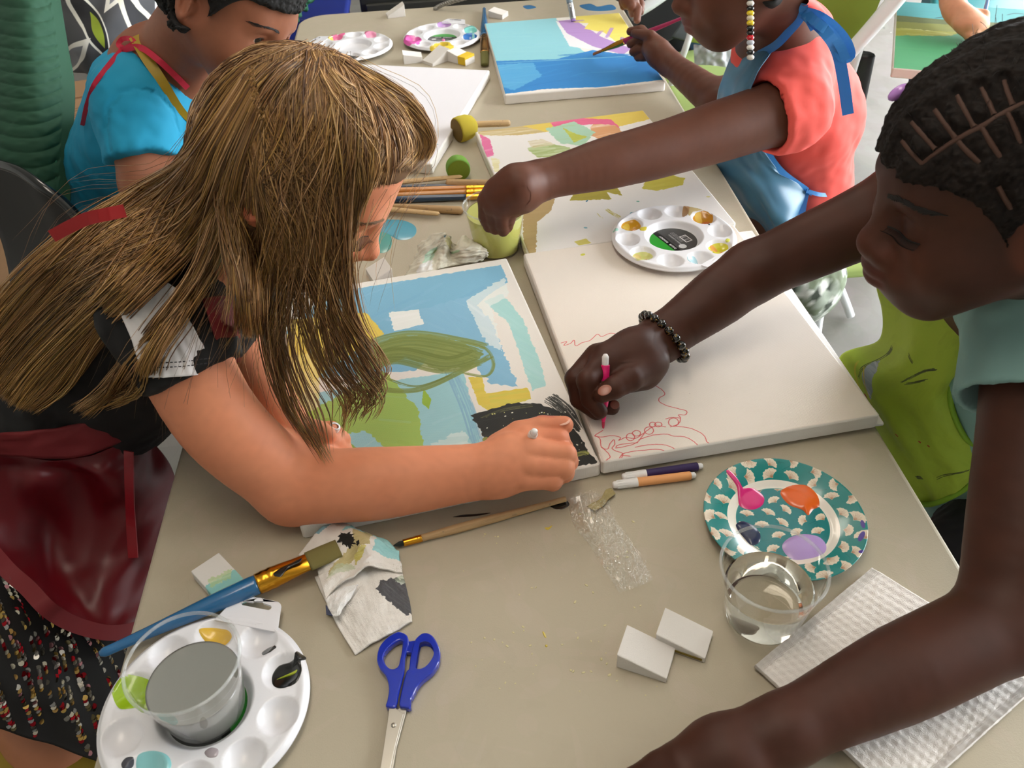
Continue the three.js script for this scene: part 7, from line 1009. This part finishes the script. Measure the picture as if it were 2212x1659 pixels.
{ // child painting there
  const t = thing('person', 'pale-armed child with a thin brush over the green landscape, only the hand in view', 'person', T(2090, 50, 0.05)), f = new Field(), q = T;
  const el = V(1.2, 0.88, -2.04), so = V(1.3, 1.03, -2.24); f.limb([so, el, q(2062, 18, 0.062), q(2085, 42, 0.052)], [0.042, 0.033, 0.024, 0.024], 0.02).ell(q(2098, 52, 0.05), [0.034, 0.02, 0.03], 0.012).fingers([[[q(2106, 38, 0.055), q(2124, 50, 0.046), q(2120, 66, 0.034)], [0.011, 0.0098, 0.008]], [[q(2100, 52, 0.05), q(2116, 64, 0.042), q(2112, 78, 0.03)], [0.011, 0.0098, 0.008]], [[q(2090, 60, 0.046), q(2104, 72, 0.04), q(2103, 84, 0.028)], [0.011, 0.0098, 0.008]], [[q(2080, 62, 0.044), q(2094, 78, 0.036), q(2095, 88, 0.026)], [0.0105, 0.009, 0.0078]], [[q(2110, 30, 0.06), q(2126, 32, 0.06), q(2128, 44, 0.052)], [0.011, 0.01, 0.0085]]], 0.007, 0.001);
  const fb = new Field(); fb.chain([V(1.4, 1.0, -2.3), V(1.43, 0.75, -2.34), V(1.46, 0.48, -2.36)], [0.085, 0.1, 0.11], 0.05).chain([so, V(1.52, 1.03, -2.36)], [0.058, 0.055], 0.03); const hd = headFrame(V(1.34, 1.24, -2.2), V(-0.5, -0.5, 0.7), V(0.8, 0, 0.57), 1.0); headField(f, hd).cap(hd.P(0, -0.05, -0.03), V(1.39, 1.04, -2.28), 0.047, 0.05, 0.03);
  const lg = new Field(); for (const o of [-0.05, 0.06]) lg.chain([V(1.46 + o, 0.5, -2.36 - o * 0.5), V(1.47 + o, 0.28, -2.36 - o * 0.5), V(1.48 + o * 1.2, 0.04, -2.36 - o)], [0.075, 0.055, 0.045], 0.02); partW('trousers', mesh((x, y, z) => lg.at(x, y, z), V(1.3, 0, -2.52), V(1.7, 0.62, -2.2), 0.009), std('#1d2440', 0.85), t);
  partW('shirt', mesh(garment(fb, [[so, so.clone().lerp(el, 0.5), 0.056, 0.055]], [[V(1.37, 1.09, -2.25), hd.c, 0.056, 0.05]], 0.003, 12, 6), ...around([V(1.4, 1.0, -2.3), V(1.46, 0.45, -2.36), so, V(1.52, 1.03, -2.36), el], 0.13), 0.009), std('#5b7f8a', 0.85), t);
  partW('hair', mesh((x, y, z) => -smin(-(f.at(x, y, z) - 0.009), -hairLine(hd)(x, y, z), 0.006), ...around([hd.P(0, 0.04, 0)], 0.13), 0.007), std('#5a4028', 0.8), t);
  partW('body', meshBoxes((x, y, z) => f.at(x, y, z), [[...around([q(2062, 18, 0.06), q(2128, 44, 0.05), q(2095, 88, 0.026)], 0.03), 0.0034], [...around([hd.c], 0.145), 0.005], [...around([q(2090, 50, 0.05), el, so, V(1.39, 1.04, -2.28)], 0.07), 0.008]], skinColor('#c78f6e', '#b8765e', '#c8795c')), skinMat, t);
  brush('thin brush held by the pale hand at the green landscape', T(2112, 92, 0.02), D(2150, -70, 1.72), { split: [0.08, 0.2], r: 0.004, hair: '#5a6b60', metal: '#b9bcc0', handle: phys('#6a86b8', 0.3) });
}
{ // seats
  const t = thing('chair', 'white chair under the girl with the lime apron', 'chair', V(0.68, 0, -0.68)); partW('seat', sheet([[T(1965, 1060, -0.3), T(2080, 1072, -0.3), T(2240, 1060, -0.3)], [T(1980, 1100, -0.3), T(2090, 1108, -0.3), T(2250, 1100, -0.3)], [T(2000, 1140, -0.31), T(2100, 1132, -0.31), T(2260, 1125, -0.31)]], 0.022, 20, 12), white, t); partW('seat_base', box(0.36, 0.03, 0.38, 0.76, 0.405, -0.7, 0.012), white, t); for (const [x, z] of [[0.6, -0.55], [0.6, -0.86], [0.92, -0.55], [0.92, -0.86]]) partW('leg', tube([V(x, 0.4, z), V(x, 0.2, z), V(x, 0, z)], 0.012, 8, 10), white, t);
  const c = thing('chair', 'mustard yellow chair seat under the sequinned skirt', 'chair', V(-0.62, 0, -0.55)); part('seat', box(0.4, 0.04, 0.44, 0.02, 0.455, 0.0, 0.015), std('#9a8222', 0.7), c); for (const x of [-0.15, 0.17]) for (const z of [-0.17, 0.17]) part('leg', tube([V(x, 0.44, z), V(x, 0.2, z), V(x, 0, z)], 0.012, 8, 10), blackP, c);
  const bag = thing('backpack', 'dark purple mesh bag on the floor by the white chair', 'bag', V(0.62, 0, -0.42)); part('bag_body', new RoundedBoxGeometry(0.26, 0.36, 0.2, 5, 0.06).translate(0, 0.18, 0), std('#33263f', 0.8, { bumpMap: clothB, bumpScale: 0.001 }), bag); part('top_pocket', new RoundedBoxGeometry(0.2, 0.08, 0.14, 4, 0.03).translate(0, 0.37, 0), std('#17141c', 0.8), bag); part('strap', tube([V(-0.06, 0.36, 0), V(0, 0.44, 0.02), V(0.06, 0.36, 0)], 0.012, 14, 8), blackP, bag);
}
{ // left edge: quilted jacket over a dark chair, cushion, box
  const t = thing('quilted_jacket', 'dark green quilted jacket draped over a chair back at the left edge', 'jacket', V(-0.95, 0, -1.7)), th = 0.008;
  const net = [[D(-90, -40, 1.72), D(-20, -40, 1.62), D(60, -40, 1.58), D(122, -30, 1.62)], [D(-90, 90, 1.66), D(-10, 90, 1.56), D(70, 90, 1.52), D(142, 100, 1.58)], [D(-90, 200, 1.62), D(-10, 200, 1.52), D(75, 200, 1.49), D(158, 190, 1.55)], [D(-90, 320, 1.6), D(-10, 320, 1.5), D(75, 320, 1.48), D(152, 320, 1.53)], [D(-90, 470, 1.6), D(-10, 450, 1.52), D(75, 460, 1.5), D(150, 480, 1.53)]];
  const q1 = (u, v) => { const w = v * 17 + 0.55 * Math.sin(u * 6.0 + 0.8) + 0.7 * u; return 0.004 * Math.sqrt(Math.abs(Math.sin(w * Math.PI))) + 0.0012 * noise3(u * 9, v * 26, 2) * (1 - smooth(0.85, 0.88, u)); };
  partW('quilted_cloth', sheet(net, th, 110, 260, (u, v) => u > 0.88 ? 0.003 : q1(u, v)), std('#1d4a35', 0.8, { bumpMap: clothB, bumpScale: 0.0003 }), t); partW('seam', tube(net.map((r, i) => curve(r).getPoint(0.885).addScaledVector(cf, -0.007)), 0.0018, 60, 6), std('#2f6a4e', 0.8), t);
  const ch = thing('dark_chair', 'black plastic chair back with a shiny rim below the green jacket', 'chair', V(-0.8, 0, -1.3)); const rimP = [D(-80, 345, 1.42), D(0, 356, 1.38), D(45, 372, 1.36), D(90, 404, 1.35), D(140, 440, 1.36), D(210, 520, 1.38)];
  partW('rim', tube(rimP, 0.0085, 40, 10), phys('#0c0c0d', 0.18, { clearcoat: 0.6 }), ch); partW('shell', sheet([rimP.slice(0, 6), rimP.map((p) => p.clone().add(V(0, -0.16, 0.0))), rimP.map((p) => p.clone().add(V(-0.05, -0.4, 0.05)))], 0.008, 30, 30), std('#2b2a2a', 0.55), ch); for (const x of [-0.12, 0.25]) part('leg', tube([V(x, 0.42, 0), V(x, 0.2, 0), V(x, 0, 0)], 0.012, 8, 8), blackP, ch);
  const pc = thing('patterned_cushion', 'grey, white and lime leaf-patterned cushion behind the child in turquoise', 'cushion', V(-0.95, 0, -2.4)), ct = canvasTex(512, 512, (c, w) => { c.fillStyle = '#4b4c50'; c.fillRect(0, 0, w, w); const leaf = (x, y, l, a, f, o) => { c.save(); c.translate(x, y); c.rotate(a); c.beginPath(); c.moveTo(0, -l); c.quadraticCurveTo(l * 0.55, 0, 0, l); c.quadraticCurveTo(-l * 0.55, 0, 0, -l); c.fillStyle = o; c.fill(); c.scale(0.68, 0.72); c.beginPath(); c.moveTo(0, -l); c.quadraticCurveTo(l * 0.55, 0, 0, l); c.quadraticCurveTo(-l * 0.55, 0, 0, -l); c.fillStyle = f; c.fill(); c.restore(); };
    for (const [x, y, l, a, f, o] of [[80, 60, 120, -0.3, '#8a9c30', '#26262a'], [210, 270, 180, -0.55, '#e8e6de', '#e8e6de'], [215, 275, 150, -0.55, '#222226', '#222226'], [230, 285, 120, -0.5, '#93a632', '#222226'], [330, 90, 150, 0.5, '#85868c', '#e6e3da'], [420, 250, 190, -0.75, '#2c2c30', '#ddd8c8'], [400, 60, 120, 0.9, '#a8aab8', '#5d5e66'], [480, 160, 110, -0.3, '#a9b83c', '#d8d8dc'], [100, 430, 150, 0.8, '#777980', '#e6e3da'], [330, 440, 140, 0.2, '#8ea030', '#232327'], [20, 250, 130, 0.1, '#dedbd0', '#46474b']]) leaf(x, y, l, a, f, o); });
  const cn = [[D(60, -120, 2.35), D(180, -120, 2.2), D(290, -120, 2.2), D(380, -120, 2.3)], [D(100, 10, 2.25), D(190, 10, 2.08), D(270, 10, 2.08), D(350, 20, 2.2)], [D(120, 80, 2.22), D(190, 90, 2.06), D(255, 95, 2.07), D(320, 90, 2.2)], [D(150, 150, 2.25), D(200, 160, 2.14), D(245, 165, 2.14), D(290, 140, 2.22)]];
  partW('cushion_cover', sheet(cn, 0.02, 40, 40, (u, v) => 0.012 * noise3(u * 3, v * 3, 17)), std('#ffffff', 0.85, { map: ct }), pc);
  const bx = thing('cardboard_box', 'brown cardboard box with marker lettering on the floor at left', 'box', V(-1.12, 0, -2.5), 0.25), bt = canvasTex(512, 512, (c, w) => { c.fillStyle = '#b08a66'; c.fillRect(0, 0, w, w); for (let i = 0; i < 300; i++) { c.fillStyle = 'rgba(120,85,55,0.05)'; c.fillRect(rnd() * w, rnd() * w, 60, 2); } c.strokeStyle = '#4d3826'; c.lineWidth = 2.2; for (const y of [190, 205, 235, 262]) { c.beginPath(); c.moveTo(120, y + 70); c.lineTo(420, y - 60); c.stroke(); } c.font = 'bold 60px sans-serif'; c.translate(270, 226); c.rotate(-0.4); c.lineWidth = 1.8; c.strokeText("A'S", -60, 22); });
  part('carton', box(0.62, 0.39, 0.62, 0, 0.195, 0, 0.004), std('#ffffff', 0.85, { map: bt }), bx); part('flap', box(0.6, 0.004, 0.14, 0, 0.393, -0.235), std('#a9835f', 0.85), bx);
}
{ // beyond the far end
  const b = thing('storage_bin', 'blue plastic bin beyond the far left table corner', 'bin', V(-0.47, 0, -2.9)); part('bin_body', new RoundedBoxGeometry(0.36, 0.56, 0.36, 4, 0.04).translate(0, 0.28, 0), phys('#1b2f8f', 0.4), b); part('lid_rim', box(0.4, 0.03, 0.4, 0, 0.55, 0, 0.012), phys('#16277a', 0.4), b);
  const g = thing('green_jacket', 'green cloth lying over the blue bin', 'jacket', V(-0.58, 0, -2.85)); partW('cloth', sheet([[D(560, -60, 2.5), D(640, -60, 2.5), D(690, -50, 2.55)], [D(580, 5, 2.46), D(640, 10, 2.44), D(675, 0, 2.5)], [D(600, 40, 2.5), D(635, 42, 2.48), D(650, 20, 2.52)]], 0.01, 30, 30, (u, v) => 0.012 * noise3(u * 4, v * 4, 5)), std('#1a5a3c', 0.75), g);
  const c = thing('grey_bin', 'dark grey round bin beside the blue one', 'bin', V(-0.16, 0, -2.75)); part('drum', new THREE.CylinderGeometry(0.1, 0.085, 0.5, 40).translate(0, 0.25, 0), std('#4b5058', 0.6), c); part('rim', new THREE.TorusGeometry(0.1, 0.008, 8, 40).rotateX(Math.PI / 2).translate(0, 0.5, 0), std('#4b5058', 0.5), c);
  const k = thing('low_cabinet', 'long dark low cabinet behind the far end of the table', 'cabinet', V(0.55, 0, -3.2)); part('carcass', box(1.6, 0.56, 0.4, 0, 0.28, 0, 0.006), std('#23221f', 0.7), k); for (let i = 0; i < 3; i++) { const d = part('door', box(0.5, 0.46, 0.02, -0.53 + i * 0.53, 0.28, 0.21, 0.004), std('#2e2d27', 0.65), k); part('handle', box(0.08, 0.012, 0.02, -0.53 + i * 0.53, 0.44, 0.226, 0.004), std('#777', 0.4, { metalness: 0.8 }), d); }
  const r = thing('silver_cord', 'twisted silver cord hanging at the far table edge', 'cord', V(0.0, TABLE, -2.15)); const p = [T(938, 20, 0.002), T(952, 12, 0.01), T(975, 4, 0.02), T(1010, -6, 0.03), T(1050, -14, 0.02)]; partW('cord', merge([0, 2.1, 4.2].map((o) => { const cv = curve(p), P = []; for (let i = 0; i <= 60; i++) { const a = i * 0.7 + o, q = cv.getPoint(i / 60); P.push(q.add(V(0, Math.cos(a) * 0.003, Math.sin(a) * 0.003))); } return tube(P, 0.0028, 120, 6); })), std('#9c9a94', 0.3, { metalness: 0.8 }), r);
}
scene.traverse((o) => { if (o.isMesh) shade(o); });
renderer.render(scene, camera);
